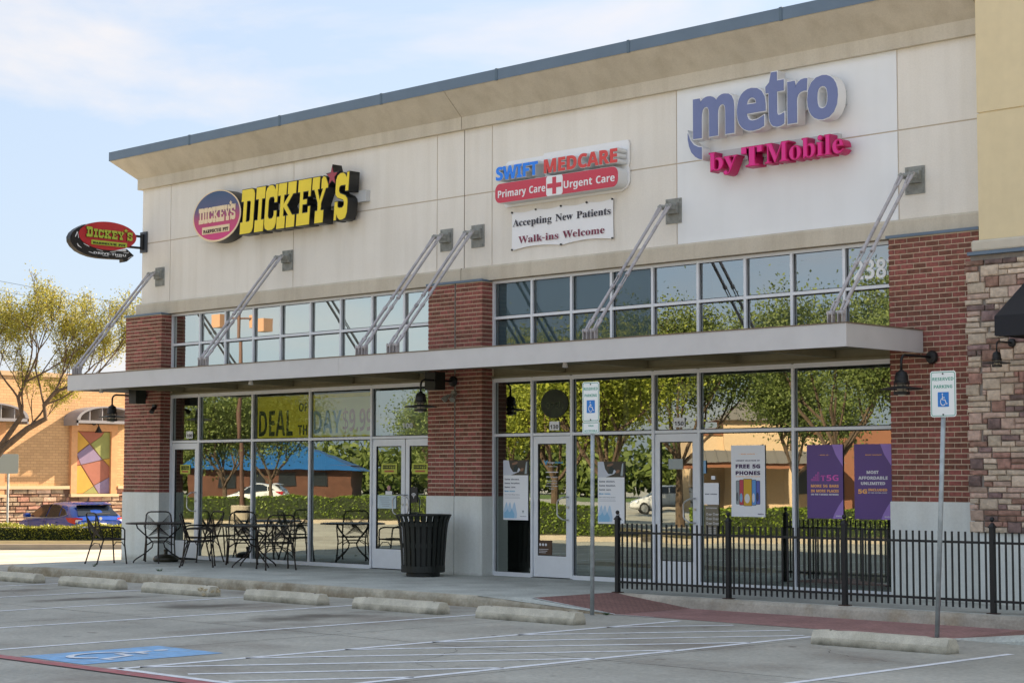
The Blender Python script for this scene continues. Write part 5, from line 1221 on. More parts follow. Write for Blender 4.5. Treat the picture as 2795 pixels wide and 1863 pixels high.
# vinyl banner with sagging edges between its ties
BN = empty('vinyl_banner', (7.03, -0.05, 6.2), 'white vinyl banner tied to the wall under the clinic sign', 'banner')
M_vinyl = mat('white banner vinyl', (0.90, 0.91, 0.93), 0.5, bump=0.5, bs=3)
nx = 48; mb = MB()
for i in range(nx+1):
    t = i/nx; x = 5.80+2.462*t
    top = 6.563-0.03*abs(math.sin(PI*t*4)); bot = 5.862+0.045*abs(math.sin(PI*t*2))
    for k in range(7):
        s_ = k/6; mb.v.append((x+0.01*math.sin(PI*s_)*(1 if i == 0 else -1 if i == nx else 0)*1.5, -0.062-0.012*math.sin(PI*s_)*math.sin(PI*t*4)**2-0.006*math.sin(9*t+5*s_), bot+(top-bot)*s_))
for i in range(nx):
    for k in range(6): a = i*7+k; mb.f.append((a, a+7, a+8, a+1)); mb.m.append(0)
obj('cloth', mb, M_vinyl, BN, smooth=True)
for t, z in ((0.008, 6.55), (0.25, 6.552), (0.5, 6.552), (0.75, 6.552), (0.992, 6.55), (0.5, 5.868), (0.008, 5.872), (0.992, 5.872)):
    obj('grommet', MB().lathe([(0.018, -0.012), (0.018, 0.012)], (5.80+2.462*t, -0.075, z), 8, axis='y'), mat('dark grommet', (0.03, 0.03, 0.03), 0.5), BN)
text_obj('lettering', 'Accepting New Patients', 'r', 5.845, 8.21, 6.29, 0.195, -0.082, 0.002, mat('near black print', (0.03, 0.03, 0.05), 0.6), BN)
text_obj('lettering', 'Walk-ins Welcome', 'r', 5.985, 8.065, 5.975, 0.195, -0.082, 0.002, mat('mottled wine print', (0.22, 0.03, 0.07), 0.6, var=0.5, vs_=40), BN)

# ------------------------------------------------------------------ phone shop sign
ME = empty('phone_shop_sign', (11.6, -0.03, 7.4), 'big periwinkle rounded letters with white sides above magenta serif letters', 'sign')
M_peri = mat('periwinkle acrylic face', (0.165, 0.20, 0.39), 0.35, var=0.03)
M_mag = mat('magenta acrylic face', (0.80, 0.018, 0.27), 0.35)
M_magside = mat('dark magenta return', (0.52, 0.005, 0.12), 0.4)
M_whret = mat('white sign return', (0.84, 0.85, 0.86), 0.5)
def glyph_box(name, font, ch, x0, x1, z0, z1, depth, mats, parent, plane, offset=0.0):
    _, cs = FONTS[font][ch]
    ax = [p for c in cs for p, _ in c]; az = [q for c in cs for _, q in c]
    a0, a1, b0, b1 = min(ax), max(ax), min(az), max(az)
    c = [[(x0+(p-a0)/(a1-a0)*(x1-x0), z0+(q-b0)/(b1-b0)*(z1-z0)) for p, q in k] for k in cs]
    return poly_obj(name, c, depth, mats, parent, 'front', 0, plane, 0, offset=offset)
for ch, a, b, z0, z1 in (('m', 10.262, 11.10, 7.30, 7.955), ('e', 11.165, 11.725, 7.285, 7.965), ('t', 11.735, 12.085, 7.285, 8.155), ('r', 12.16, 12.53, 7.30, 7.965), ('o', 12.535, 13.095, 7.285, 7.965)):
    glyph_box('letter', 's', ch, a+0.012, b-0.012, z0+0.01, z1-0.01, 0.20, M_whret, ME, -0.245, 0.03)
    glyph_box('letter_face', 's', ch, a+0.012, b-0.012, z0+0.01, z1-0.01, 0.010, M_peri, ME, -0.350, 0.016)
sw = [(10.144, 7.406), (10.146, 7.30), (10.17, 7.19), (10.22, 7.08), (10.30, 7.00), (10.38, 6.955), (10.435, 6.94), (10.435, 7.14), (10.36, 7.155), (10.27, 7.20), (10.20, 7.28)]
poly_obj('letter_tail', [sw], 0.20, M_whret, ME, 'front', 0, -0.245, offset=0.012)
poly_obj('letter_tail_face', [sw], 0.010, M_peri, ME, 'front', 0, -0.350)
def serif(s, x0, x1, z0, h):
    text_obj('lettering', s, 'r', x0, x1, z0, h, -0.335, 0.20, M_magside, ME, letters=True, offset=0.010)
    text_obj('lettering', s, 'r', x0, x1, z0, h, -0.345, 0.010, M_mag, ME, letters=True, offset=-0.004)
serif('by', 10.575, 11.14, 6.73, 0.46); serif('T', 11.235, 11.655, 6.72, 0.485); serif('Mobile', 11.70, 13.18, 6.725, 0.48)
for x in (11.235, 11.545):
    obj('dash', MB().box(x, -0.345, 6.925, x+0.105, -0.14, 7.03), M_magside, ME); obj('dash', MB().box(x+0.005, -0.352, 6.93, x+0.10, -0.3455, 7.025), M_mag, ME)
obj('raceway', MB().box(10.5, -0.14, 7.52, 13.05, -0.032, 7.74).box(10.5, -0.14, 6.88, 12.95, -0.032, 7.08), mat('white raceway', (0.55, 0.57, 0.58), 0.5), ME)

# ------------------------------------------------------------------ posters and notices on the glass
PY = 0.038
def poster(name, label, x0, z0, x1, z1, m, cat='poster', y=PY, group='posters on the shop windows'):
    t = empty(name, ((x0+x1)/2, y, (z0+z1)/2), label, cat, group)
    obj('sheet', MB().box(x0, y, z0, x1, y+0.004, z1), m, t)
    return t
def txt(t, s, x0, x1, z0, h, m, y=PY, font='s', off=0.0): return text_obj('lettering', s, font, x0, x1, z0, h, y-0.003, 0.0025, m, t, offset=off)
C_purple = mat('purple poster', (0.125, 0.066, 0.255), 0.45); C_lil = mat('lilac poster shape', (0.36, 0.22, 0.62), 0.45)
C_or = mat('orange print', (0.95, 0.48, 0.16), 0.5); C_w = mat('white print', (0.78, 0.78, 0.80), 0.5); C_dp = mat('dark plum print', (0.05, 0.015, 0.09), 0.5)
C_mg = mat('pink outline print', (0.75, 0.12, 0.50), 0.5); C_nav = mat('navy print', (0.02, 0.035, 0.09), 0.5); C_sky = mat('sky blue print', (0.10, 0.42, 0.68), 0.5)
C_paper = mat('white paper', (0.90, 0.92, 0.95), 0.5); C_pale = mat('pale blue print', (0.28, 0.55, 0.78), 0.5); C_gry = mat('grey print', (0.30, 0.33, 0.37), 0.5)
t = poster('poster', 'white poster advertising free 5G phones with a fan of phones', 10.69, 1.147, 11.367, 2.29, C_paper)
txt(t, 'MORE CHOICES', 10.89, 11.17, 2.142, 0.022, C_or); txt(t, '-', 10.84, 10.87, 2.145, 0.02, C_or); txt(t, '-', 11.19, 11.22, 2.145, 0.02, C_or)
txt(t, 'LARGEST SELECTION OF', 10.79, 11.265, 2.035, 0.030, C_dp); txt(t, 'FREE 5G', 10.785, 11.27, 1.925, 0.085, C_dp, off=0.003); txt(t, 'PHONES', 10.785, 11.27, 1.818, 0.083, C_dp, off=0.003)
txt(t, 'IN PREPAID WHEN YOU SWITCH', 10.785, 11.27, 1.783, 0.018, C_or); txt(t, 'metro', 11.22, 11.335, 1.185, 0.03, C_dp)
for i, (x0, x1, z0, z1, c1, c2) in enumerate(((10.785, 10.86, 1.345, 1.725, (0.30, 0.35, 0.38), (0.1, 0.12, 0.14)), (11.19, 11.27, 1.345, 1.725, (0.10, 0.14, 0.5), (0.04, 0.05, 0.12)), (10.855, 10.95, 1.33, 1.74, (0.55, 0.06, 0.10), (0.2, 0.45, 0.7)), (11.105, 11.195, 1.33, 1.74, (0.12, 0.35, 0.75), (0.7, 0.75, 0.9)), (10.94, 11.112, 1.32, 1.755, (0.70, 0.42, 0.03), (0.78, 0.8, 0.78)))):
    y_ = PY-0.001-0.0015*i
    f = poly_obj('phone_picture', [rrect(x0, z0, x1, z1, 0.015, 2)], 0.001, mat('phone edge', (0.02, 0.02, 0.03), 0.4), t, 'front', 0, y_)
    poly_obj('screen_picture', [rrect(x0+0.007, z0+0.007, x1-0.007, z1-0.007, 0.01, 2)], 0.001, mat('phone print %d' % i, c1, 0.4), t, 'front', 0, y_-0.0006)
    poly_obj('screen_patch', [ellipse((x0+x1)/2-0.01, z0+0.12, (x1-x0)*0.30, 0.075, 14)], 0.001, mat('phone patch %d' % i, c2, 0.4), t, 'front', 0, y_-0.0012)
def corner_shapes(t, x0, z0, x1, z1):
    poly_obj('corner_shape', [[(x1, z1), (x1-0.20, z1), (x1-0.13, z1-0.16), (x1, z1-0.34)]], 0.001, C_lil, t, 'front', 0, PY-0.001)
    poly_obj('corner_shape', [[(x1, z0), (x1, z0+0.30), (x1-0.09, z0+0.19), (x1-0.16, z0+0.08), (x1-0.20, z0)]], 0.001, C_lil, t, 'front', 0, PY-0.001)
    txt(t, 'metro', x1-0.135, x1-0.015, z0+0.03, 0.04, C_w, PY-0.001)
t = poster('poster', 'purple poster saying more 5G bars in more places', 12.177, 1.145, 12.848, 2.283, C_purple)
corner_shapes(t, 12.177, 1.145, 12.848, 2.283)
txt(t, 'MORE 5G', 12.43, 12.58, 2.115, 0.024, C_or); txt(t, '-', 12.39, 12.42, 2.12, 0.02, C_or); txt(t, '-', 12.59, 12.62, 2.12, 0.02, C_or)
for i in range(4):
    a = 12.255+i*0.04; h = 0.03+i*0.034; poly_obj('bar_symbol', [rect(a, 1.725, a+0.03, 1.725+h), rect(a+0.006, 1.731, a+0.024, 1.719+h)[::-1]], 0.001, C_mg, t, 'front', 0, PY-0.001)
txt(t, 'T', 12.44, 12.52, 1.725, 0.13, C_mg, font='r'); txt(t, '5G', 12.545, 12.765, 1.725, 0.135, C_mg)
txt(t, 'MORE 5G BARS', 12.252, 12.766, 1.626, 0.060, C_or, off=0.0015); txt(t, 'IN MORE PLACES', 12.252, 12.766, 1.550, 0.058, C_or, off=0.0015); txt(t, 'ON THE T-MOBILE NETWORK', 12.252, 12.766, 1.503, 0.034, C_w, off=0.001)
t = poster('poster', 'purple poster saying most affordable unlimited, beside the right brick pier', 13.055, 1.145, 13.725, 2.283, C_purple)
corner_shapes(t, 13.055, 1.145, 13.725, 2.283)
txt(t, 'MORE SAVINGS', 13.26, 13.55, 2.11, 0.026, C_or); txt(t, 'MOST', 13.28, 13.49, 1.835, 0.065, C_w, off=0.002); txt(t, 'AFFORDABLE', 13.13, 13.65, 1.748, 0.068, C_w, off=0.002)
txt(t, 'UNLIMITED', 13.175, 13.605, 1.668, 0.062, C_w, off=0.002); txt(t, '5G', 13.125, 13.28, 1.535, 0.095, C_or, off=0.003); txt(t, 'INCLUDED', 13.305, 13.64, 1.575, 0.05, C_or, off=0.002); txt(t, 'AT NO EXTRA COST', 13.30, 13.64, 1.538, 0.026, C_w)
t = poster('notice', 'white now hiring sheet by the right door', 10.12, 1.333, 10.431, 1.685, C_paper, 'notice')
txt(t, 'NOW HIRING!', 10.15, 10.40, 1.495, 0.026, C_nav)
t = poster('notice', 'brown attention notice under the now hiring sheet', 10.139, 0.80, 10.425, 1.323, mat('brown notice', (0.22, 0.19, 0.13), 0.6), 'notice')
txt(t, 'ATTENTION', 10.17, 10.39, 1.265, 0.032, C_w)
for k in range(6):
    a, z = 10.17+(k % 2)*0.14, 1.18-(k//2)*0.075
    poly_obj('symbol', [ellipse(a+0.02, z, 0.02, 0.022, 10), ellipse(a+0.02, z, 0.014, 0.016, 10)[::-1]], 0.001, C_w, t, 'front', 0, PY-0.001)
    obj('text_line', MB().box(a+0.05, PY-0.002, z-0.004, a+0.12, PY-0.001, z+0.004).box(a+0.05, PY-0.002, z-0.018, a+0.11, PY-0.001, z-0.012), C_w, t)
for k in range(4): obj('text_line', MB().box(10.17, PY-0.002, 0.95-k*0.03, 10.37, PY-0.001, 0.958-k*0.03), C_w, t)
t = poster('sticker', 'pale blue strip sticker on the jamb pane beside the right door', 10.12, 1.84, 10.17, 2.05, mat('blue sticker', (0.25, 0.45, 0.65), 0.5), 'sticker')
t = poster('sticker', 'white round sticker above the now hiring sheet', 10.28, 1.74, 10.36, 1.80, C_paper, 'sticker')
def same_poster(x0, z0, x1, z1, label):
    t = poster('poster', label, x0, z0, x1, z1, C_paper)
    w, h = x1-x0, z1-z0
    g = lambda a, b: (x0+a*w, z0+b*h)
    ph = lambda name, pts, c, k: poly_obj(name, [[g(*p) for p in pts]], 0.001, c, t, 'front', 0, PY-0.001-0.0012*k)
    ph('photo_picture', [(0, .748), (1, .748), (1, 1), (0, 1)], mat('photo brown ground', (0.06, 0.05, 0.035), 0.5), 0)
    ph('photo_picture', [(0, .748), (.30, .748), (.62, .80), (.70, .84), (.63, .87), (.40, .80), (.28, .88), (.22, 1), (0, 1)], mat('photo white coat', (0.62, 0.66, 0.74), 0.5), 1)
    ph('photo_picture', [(.36, .92), (.52, .93), (.60, .96), (.55, .975), (.36, .95)], mat('photo hand tone', (0.28, 0.15, 0.09), 0.5), 2)
    ph('photo_picture', [(.70, .81), (.80, .82), (.84, .86), (.76, .87), (.68, .845)], mat('photo hand tone', (0.28, 0.15, 0.09), 0.5), 2)
    ph('photo_picture', [(.86, .77), (.95, .77), (.97, .98), (.92, .96)], mat('photo grey sleeve', (0.4, 0.48, 0.5), 0.5), 1)
    ph('photo_picture', [(.42, .80), (.56, .80), (.62, .88), (.52, .93), (.42, .87)], mat('photo dark trousers', (0.02, 0.035, 0.035), 0.5), 2)
    for k, (s, c, wd) in enumerate((('Same doctors.', C_nav, .60), ('Same location.', C_nav, .62), ('Same care.', C_nav, .45), ('New name.', C_sky, .43))):
        txt(t, s, x0+.055*w, x0+(.055+wd)*w, z0+h*(.668-.066*k), h*.036, c)
    txt(t, 'Weve joined Village Medical', x0+.055*w, x0+.66*w, z0+h*.418, h*.016, C_gry)
    obj('text_line', MB().box(x0+.055*w, PY-0.001, z0+h*.385, x0+.66*w, PY, z0+h*.389).box(x0+.055*w, PY-0.001, z0+h*.363, x0+.68*w, PY, z0+h*.367), C_gry, t)
    for a, b, k in ((.06, .30, 0), (.20, .30, 1), (.38, .30, 2), (.10, .19, 3), (.28, .19, 4)):
        ph('drop_shape', [(a-.06, .03), (a+.16, .03), (a+.18, .10), (a+.10, b-.03), (a+.07, b), (a+.03, b-.04), (a-.06, .12)], C_pale if k > 2 else mat('paler blue print', (0.5, 0.68, 0.86), 0.5), 0.4*k)
    ph('small_emblem', [(.76, .16), (.84, .16), (.80, .11)], C_gry, 0)
    txt(t, 'VillageMedical', x0+.68*w, x0+.93*w, z0+h*.06, h*.014, C_gry)
same_poster(5.498, 1.006, 6.121, 2.078, 'white clinic poster with a photo of folded arms, left of the door marked 130')
same_poster(7.796, 0.98, 8.401, 2.042, 'white clinic poster with folded arms photo, behind the left parking sign pole')
DG = empty('door_lettering', (6.7, 0.045, 1.8), 'white and blue clinic hours printed on the glass of the door marked 130', 'lettering')
Yd = 0.047
text_obj('lettering', 'Village', 's', 6.59, 6.765, 2.015, 0.052, Yd-0.003, 0.002, C_w, DG); text_obj('lettering', 'Medical', 's', 6.78, 6.96, 2.015, 0.050, Yd-0.003, 0.002, C_sky, DG)
poly_obj('emblem', [[(6.50, 2.07), (6.53, 2.07), (6.55, 2.03), (6.575, 2.07), (6.60, 2.07), (6.555, 1.98)]], 0.002, C_sky, DG, 'front', 0, Yd-0.002)
for s, a, b, z, h in (('PRIMARY CARE', 6.60, 6.83, 1.955, 0.022), ('Dr', 6.55, 6.85, 1.855, 0.022), ('Clinic Hours', 6.56, 6.835, 1.765, 0.038), ('Monday-Friday', 6.57, 6.82, 1.70, 0.026), ('8:30 am-5:00 pm', 6.57, 6.82, 1.655, 0.026), ('Saturday & Sunday', 6.54, 6.84, 1.61, 0.026), ('Closed', 6.64, 6.745, 1.56, 0.026)):
    if s.startswith('Dr'): obj('text_line', MB().box(a, Yd-0.003, z, b, Yd-0.001, z+h*0.7), C_w, DG)
    else: text_obj('lettering', s, 's', a, b, z, h, Yd-0.003, 0.002, C_w, DG)
t = poster('notice', 'brown notice with three small symbols low on the door marked 130', 6.378, 0.405, 6.70, 0.66, mat('dark brown notice', (0.10, 0.055, 0.03), 0.6), 'notice', Yd-0.006)
for k in range(3): poly_obj('symbol', [ellipse(6.42+k*0.07, 0.585, 0.025, 0.025, 12)], 0.001, C_w, t, 'front', 0, Yd-0.008)
for k in range(3): obj('text_line', MB().box(6.395, Yd-0.010, 0.50-k*0.03, 6.62-0.03*k, Yd-0.0075, 0.508-k*0.03), C_w, t)
# open sign disc behind the glass over door 130
OS = empty('open_sign', (6.78, 0.09, 3.06), 'dark round neon open sign behind the glass over the door marked 130', 'sign')
poly_obj('disc', [ellipse(6.76, 3.07, 0.33, 0.255, 36)], 0.006, mat('open sign disc', (0.016, 0.026, 0.008), 0.6, var=0.6, vs_=14), OS, 'front', 0, 0.046)
text_obj('lettering', 'OPEN', 's', 6.55, 6.98, 2.98, 0.17, 0.039, 0.003, mat('unlit neon tube', (0.16, 0.20, 0.08), 0.4), OS, offset=-0.012)
# hand painted offer banners behind the left windows
M_yb = mat('yellow paper banner', (0.86, 0.78, 0.06), 0.8, var=0.06); M_yb2 = mat('pale yellow banner', (0.85, 0.90, 0.55), 0.8)
t = poster('paper_banner', 'yellow paper banner reading deal of the behind the third left pane', -1.79, 2.56, 0.0, 3.43, M_yb, 'banner', 0.075, 'paper banners inside the left shop')
K = mat('black marker paint', (0.02, 0.025, 0.02), 0.8)
text_obj('lettering', 'DEAL', 's', -1.74, -0.62, 2.61, 0.78, 0.070, 0.003, K, t); text_obj('lettering', 'OF', 's', -0.42, -0.15, 3.10, 0.25, 0.070, 0.003, K, t); text_obj('lettering', 'THE', 's', -0.45, 0.0, 2.62, 0.30, 0.070, 0.003, K, t)
t = poster('paper_banner', 'pale yellow paper banner with the day price behind the fourth left pane', 0.02, 2.56, 1.87, 3.43, M_yb, 'banner', 0.075, 'paper banners inside the left shop')
obj('white_overlay', MB().box(0.10, 0.071, 2.60, 1.86, 0.0735, 3.35), M_yb2, t)
text_obj('lettering', 'DAY', 's', 0.05, 0.92, 2.64, 0.68, 0.068, 0.002, mat('faded blue paint', (0.22, 0.36, 0.45), 0.8), t)
text_obj('lettering', '$9.99', 's', 0.96, 1.86, 2.68, 0.64, 0.068, 0.002, mat('faded pink paint', (0.60, 0.40, 0.38), 0.8), t)
poster('notice', 'pale sheet high on the glass of the door marked 150', 9.375, 1.91, 9.68, 2.08, mat('grey green sheet', (0.38, 0.42, 0.40), 0.6), 'notice', 0.041)
poster('notice', 'tan sheet at the top of the pane over the door marked 150', 9.56, 3.08, 9.86, 3.34, mat('tan sheet', (0.52, 0.42, 0.22), 0.6), 'notice', 0.070)
poster('notice', 'pale sheet with a faint arc above the white 100 over the double door', 2.52, 2.93, 3.20, 3.40, mat('translucent grey sheet', (0.50, 0.56, 0.60), 0.6), 'notice', 0.075)
# small stickers on the left doors
M_stk = mat('lime door sticker', (0.50, 0.53, 0.06), 0.5)
for x0, x1, l in ((-4.47, -4.10, 'lime barbecue sticker on the leftmost door'), (2.17, 2.62, 'lime barbecue sticker on the left leaf of the double door'), (3.05, 3.50, 'lime barbecue sticker on the right leaf of the double door')):
    t = poster('sticker', l, x0, 1.83, x1, 2.03, M_stk, 'sticker', 0.036, 'lime stickers on the doors')
    P_ = ['D', 'I', 'C', 'K', 'E', 'Y', 'S']; ww = (x1-x0)*0.8; x = x0+(x1-x0)*0.1
    for ch in P_:
        w = SLAB[ch][0]/340*ww*0.92; slab_letter('letter', ch, x, 1.925, w, 0.075, 0.002, K, t, 'front', 0.034); x += w+ww*0.012
    obj('red_bar', MB().box(x0+(x1-x0)*0.2, 0.033, 1.865, x1-(x1-x0)*0.2, 0.0355, 1.90), mat('sticker red', (0.45, 0.12, 0.05), 0.5), t)
t = poster('notice', 'pale paper notices low on the left leaf of the double door', 2.06, 1.165, 2.60, 1.42, mat('pale blue paper', (0.55, 0.66, 0.70), 0.6), 'notice', 0.036)
for k in range(5): obj('text_line', MB().box(2.12+0.02*k, 0.033, 1.37-k*0.04, 2.40+0.03*(k % 2), 0.0355, 1.378-k*0.04), C_gry, t)
t = poster('sticker', 'round pink sticker over a white tag on the left leaf of the double door', 2.29, 1.43, 2.48, 1.50, C_w, 'sticker', 0.0361)
poly_obj('pink_dot', [ellipse(2.385, 1.56, 0.05, 0.05, 14)], 0.002, mat('pink sticker', (0.5, 0.25, 0.25), 0.5), t, 'front', 0, 0.036)
t = poster('sticker', 'black contactless wave sticker on the right leaf of the double door', 2.995, 1.29, 3.20, 1.58, mat('black sticker', (0.02, 0.02, 0.02), 0.5), 'sticker', 0.036)
for k, r_ in enumerate((0.08, 0.055, 0.03)):
    a = ellipse(3.097, 1.39, r_, r_, 10, R(35), R(145)); b = ellipse(3.097, 1.39, r_-0.014, r_-0.014, 10, R(35), R(145))[::-1]
    poly_obj('wave_symbol', [a+b], 0.001, C_w, t, 'front', 0, 0.035)
poly_obj('wave_symbol', [ellipse(3.097, 1.385, 0.013, 0.013, 10)], 0.001, C_w, t, 'front', 0, 0.035)

# ------------------------------------------------------------------ parking signs
M_signw = mat('white reflective sign', (0.88, 0.91, 0.90), 0.4); M_green = mat('green sign print', (0.04, 0.34, 0.24), 0.5); M_bl = mat('blue sign print', (0.015, 0.20, 0.62), 0.45)
def ring(x0, z0, x1, z1, r, w): return [rrect(x0, z0, x1, z1, r), rrect(x0+w, z0+w, x1-w, z1-w, max(r-w, 0.005))[::-1]]
def parking_sign(base, lean, w, z0, z1, label, van=None):
    t = empty('parking_sign', base, label, 'sign', 'reserved parking signs')
    bx, by, bz = base; top = (bx+lean, by+0.05, z1-0.03)
    obj('pole', MB().tube([(bx, by+0.05, bz-0.1), top], 0.030, 12), M_galv, t, smooth=True)
    cx = bx+lean; y = by+0.008
    h = z1-z0
    pf = [rrect(cx-w/2, z0, cx+w/2, z1, 0.035)]
    poly_obj('plate', pf, 0.004, M_signw, t, 'front', 0, y)
    poly_obj('border', ring(cx-w/2+0.012, z0+0.012, cx+w/2-0.012, z1-0.012, 0.028, 0.008), 0.001, M_green, t, 'front', 0, y-0.003)
    text_obj('lettering', 'RESERVED', 's', cx-w*0.41, cx+w*0.41, z1-h*0.21, h*0.105, y-0.0035, 0.001, M_green, t); text_obj('lettering', 'PARKING', 's', cx-w*0.36, cx+w*0.36, z1-h*0.375, h*0.105, y-0.0035, 0.001, M_green, t)
    q = h*0.32; px0, pz0 = cx-q*0.42, z1-h*0.78
    poly_obj('blue_square', [rrect(px0, pz0, px0+q*0.86, pz0+q, 0.008)], 0.001, M_bl, t, 'front', 0, y-0.003)
    for i, c in enumerate(wheelchair(1.0)):
        poly_obj('wheelchair_symbol', [[(px0+0.02*q+p*q*0.82, pz0+r_*q*0.95) for p, r_ in c]], 0.001, C_w, t, 'front', 0, y-0.0042-0.0002*i)
    for z in (z0+0.03, z1-0.035): obj('bolt', MB().lathe([(0.010, -0.008), (0.010, 0.0)], (cx, y-0.003, z), 8, axis='y'), mat('dark bolt', (0.03, 0.03, 0.03), 0.5), t)
    if van:
        a, b = van
        poly_obj('plate', [rrect(cx-w/2, a, cx+w/2, b, 0.02)], 0.004, M_signw, t, 'front', 0, y)
        poly_obj('border', ring(cx-w/2+0.012, a+0.01, cx+w/2-0.012, b-0.01, 0.015, 0.007), 0.001, M_green, t, 'front', 0, y-0.003)
        text_obj('lettering', 'VAN', 's', cx-0.05, cx+0.05, b-0.065, 0.036, y-0.0035, 0.001, M_green, t); text_obj('lettering', 'ACCESSIBLE', 's', cx-w*0.38, cx+w*0.38, a+0.028, 0.040, y-0.0035, 0.001, M_green, t)
parking_sign((11.45, -4.21, -0.17), 0.02, 0.325, 2.565, 3.135, 'reserved parking sign with a van accessible plate, in front of the clinic window', (2.395, 2.562))
parking_sign((16.90, -3.96, -0.17), 0.17, 0.36, 2.52, 3.085, 'leaning reserved parking sign in front of the right brick pier')

# ------------------------------------------------------------------ black railing
FN = empty('railing', (10.15, -2.08, 0.0), 'black picket railing with ball-topped posts along the raised walk', 'fence')
def fence_y(x): return -2.13+(x-10.15)*0.02
posts = [10.15, 12.28, 14.29, 16.58, 18.6]
for px in posts:
    y = fence_y(px)
    p_ = obj('post', MB().box(px-0.032, y-0.032, 0.0, px+0.032, y+0.032, 1.12).box(px-0.042, y-0.042, 1.12, px+0.042, y+0.042, 1.14)
        .hull8([(px-0.038, y-0.038, 1.14), (px+0.038, y-0.038, 1.14), (px+0.038, y+0.038, 1.14), (px-0.038, y+0.038, 1.14)], [(px-0.012, y-0.012, 1.19), (px+0.012, y-0.012, 1.19), (px+0.012, y+0.012, 1.19), (px-0.012, y+0.012, 1.19)]), M_black, FN)
    obj('finial', MB().lathe([(0.012, -0.035), (0.026, -0.02), (0.032, 0.0), (0.026, 0.022), (0.008, 0.033)], (px, y, 1.232), 12), M_black, p_, smooth=True)
    obj('base_plate', MB().box(px-0.075, y-0.06, 0.0, px+0.075, y+0.06, 0.012), mat('rusty base plate', (0.06, 0.03, 0.02), 0.8), p_)
pk = meshify('picket', MB().box(-0.0105, -0.0105, 0.065, 0.0105, 0.0105, 1.065), M_black)
for a, b in zip(posts[:-1], posts[1:]):
    ya, yb = fence_y(a), fence_y(b)
    for z in (0.165, 0.925):
        obj('rail', MB().hull8([(a+0.032, ya-0.018, z-0.016), (b-0.032, yb-0.018, z-0.016), (b-0.032, yb+0.018, z-0.016), (a+0.032, ya+0.018, z-0.016)], [(a+0.032, ya-0.018, z+0.016), (b-0.032, yb-0.018, z+0.016), (b-0.032, yb+0.018, z+0.016), (a+0.032, ya+0.018, z+0.016)]), M_black, FN)
    n = round((b-a)/0.098)
    for i in range(1, n):
        x = a+(b-a)*i/n
        o = bpy.data.objects.new('picket', pk); COL.objects.link(o); o.parent = FN; o.location = Vector((x, fence_y(x), 0))-wpos(FN)

# ------------------------------------------------------------------ wheel stops
def stop_mesh(seed):
    r_ = random.Random(seed); mb = MB(); L, W_, H = 1.83, 0.26, 0.17
    prof = [(-W_/2, 0.0), (-W_/2+0.005, 0.09), (-W_/2+0.055, H), (W_/2-0.055, H), (W_/2-0.005, 0.09), (W_/2, 0.0)]
    n = len(prof); K = 14
    for i in range(K+1):
        t = i/K; x = -L/2+L*t if 0 < i < K else (-L/2 if i == 0 else L/2)
        e = 0.0 if 0 < i < K else 0.008
        for j, (a, b) in enumerate(prof):
            q = 0.0022 if 0 < j < 5 else 0.001
            chip = r_.uniform(0.006, 0.016) if r_.random() < 0.04 and 0 < j < 5 else 0
            mb.v.append((x+r_.uniform(-0.003, 0.003), a*(1-e*3)+r_.uniform(-q, q)*0.6, max(0, b*(1-e*4)+r_.uniform(-q, q)*0.6-chip)))
    for i in range(K):
        for j in range(n): mb.f.append((i*n+j, i*n+(j+1) % n, (i+1)*n+(j+1) % n, (i+1)*n+j)); mb.m.append(0)
    mb.f.append(tuple(range(n))); mb.m.append(0); mb.f.append(tuple(range(K*n, K*n+n))[::-1]); mb.m.append(0)
    return mb
stops = [(-1.75, 'wheel stop cut by the left edge of the photo'), (0.92, 'second pale wheel stop from the left edge'), (3.55, 'wheel stop with a broken, patched right end'), (6.35, 'wheel stop in front of the two patio tables'),
         (9.0, 'wheel stop in front of the trash can'), (11.62, 'wheel stop at the foot of the left parking sign'), (17.25, 'long looking wheel stop at the foot of the leaning parking sign')]
for i, (x, l) in enumerate(stops):
    rz = random.uniform(-0.03, 0.03); y = -5.62
    z = gz(x, y)-0.002
    t = empty('wheel_stop', (x, y, z), 'pale concrete '+l if not l.startswith('second') else l, 'wheel stop', 'wheel stops along the parking bays')
    o = link('block', meshify('block', stop_mesh(i), M_stop), t); o.rotation_euler = (0, 0, rz)
    for s_ in (-0.72, 0.72):
        o = link('pin', meshify('pin', MB().lathe([(0.014, 0.0), (0.014, 0.006)], (s_, 0, 0.168), 8), mat('rusty pin', (0.05, 0.025, 0.015), 0.8)), t); o.rotation_euler = (0, 0, rz)
    if x > 3 and x < 4:
        mb = MB(); r_ = random.Random(3)
        for k in range(26): 
            a, b, c = r_.uniform(0.62, 0.93), r_.uniform(-0.10, 0.10), r_.uniform(0.04, 0.135); s2 = r_.uniform(0.012, 0.04)
            mb.box(a-s2, b-s2, c-s2*0.6, a+s2, b+s2, c+s2*0.5)
        o = link('broken_end', meshify('broken_end', mb, mat('chipped pale aggregate', (0.50, 0.42, 0.28), 0.95, var=0.4, vs_=30)), t); o['kind'] = 'stuff'

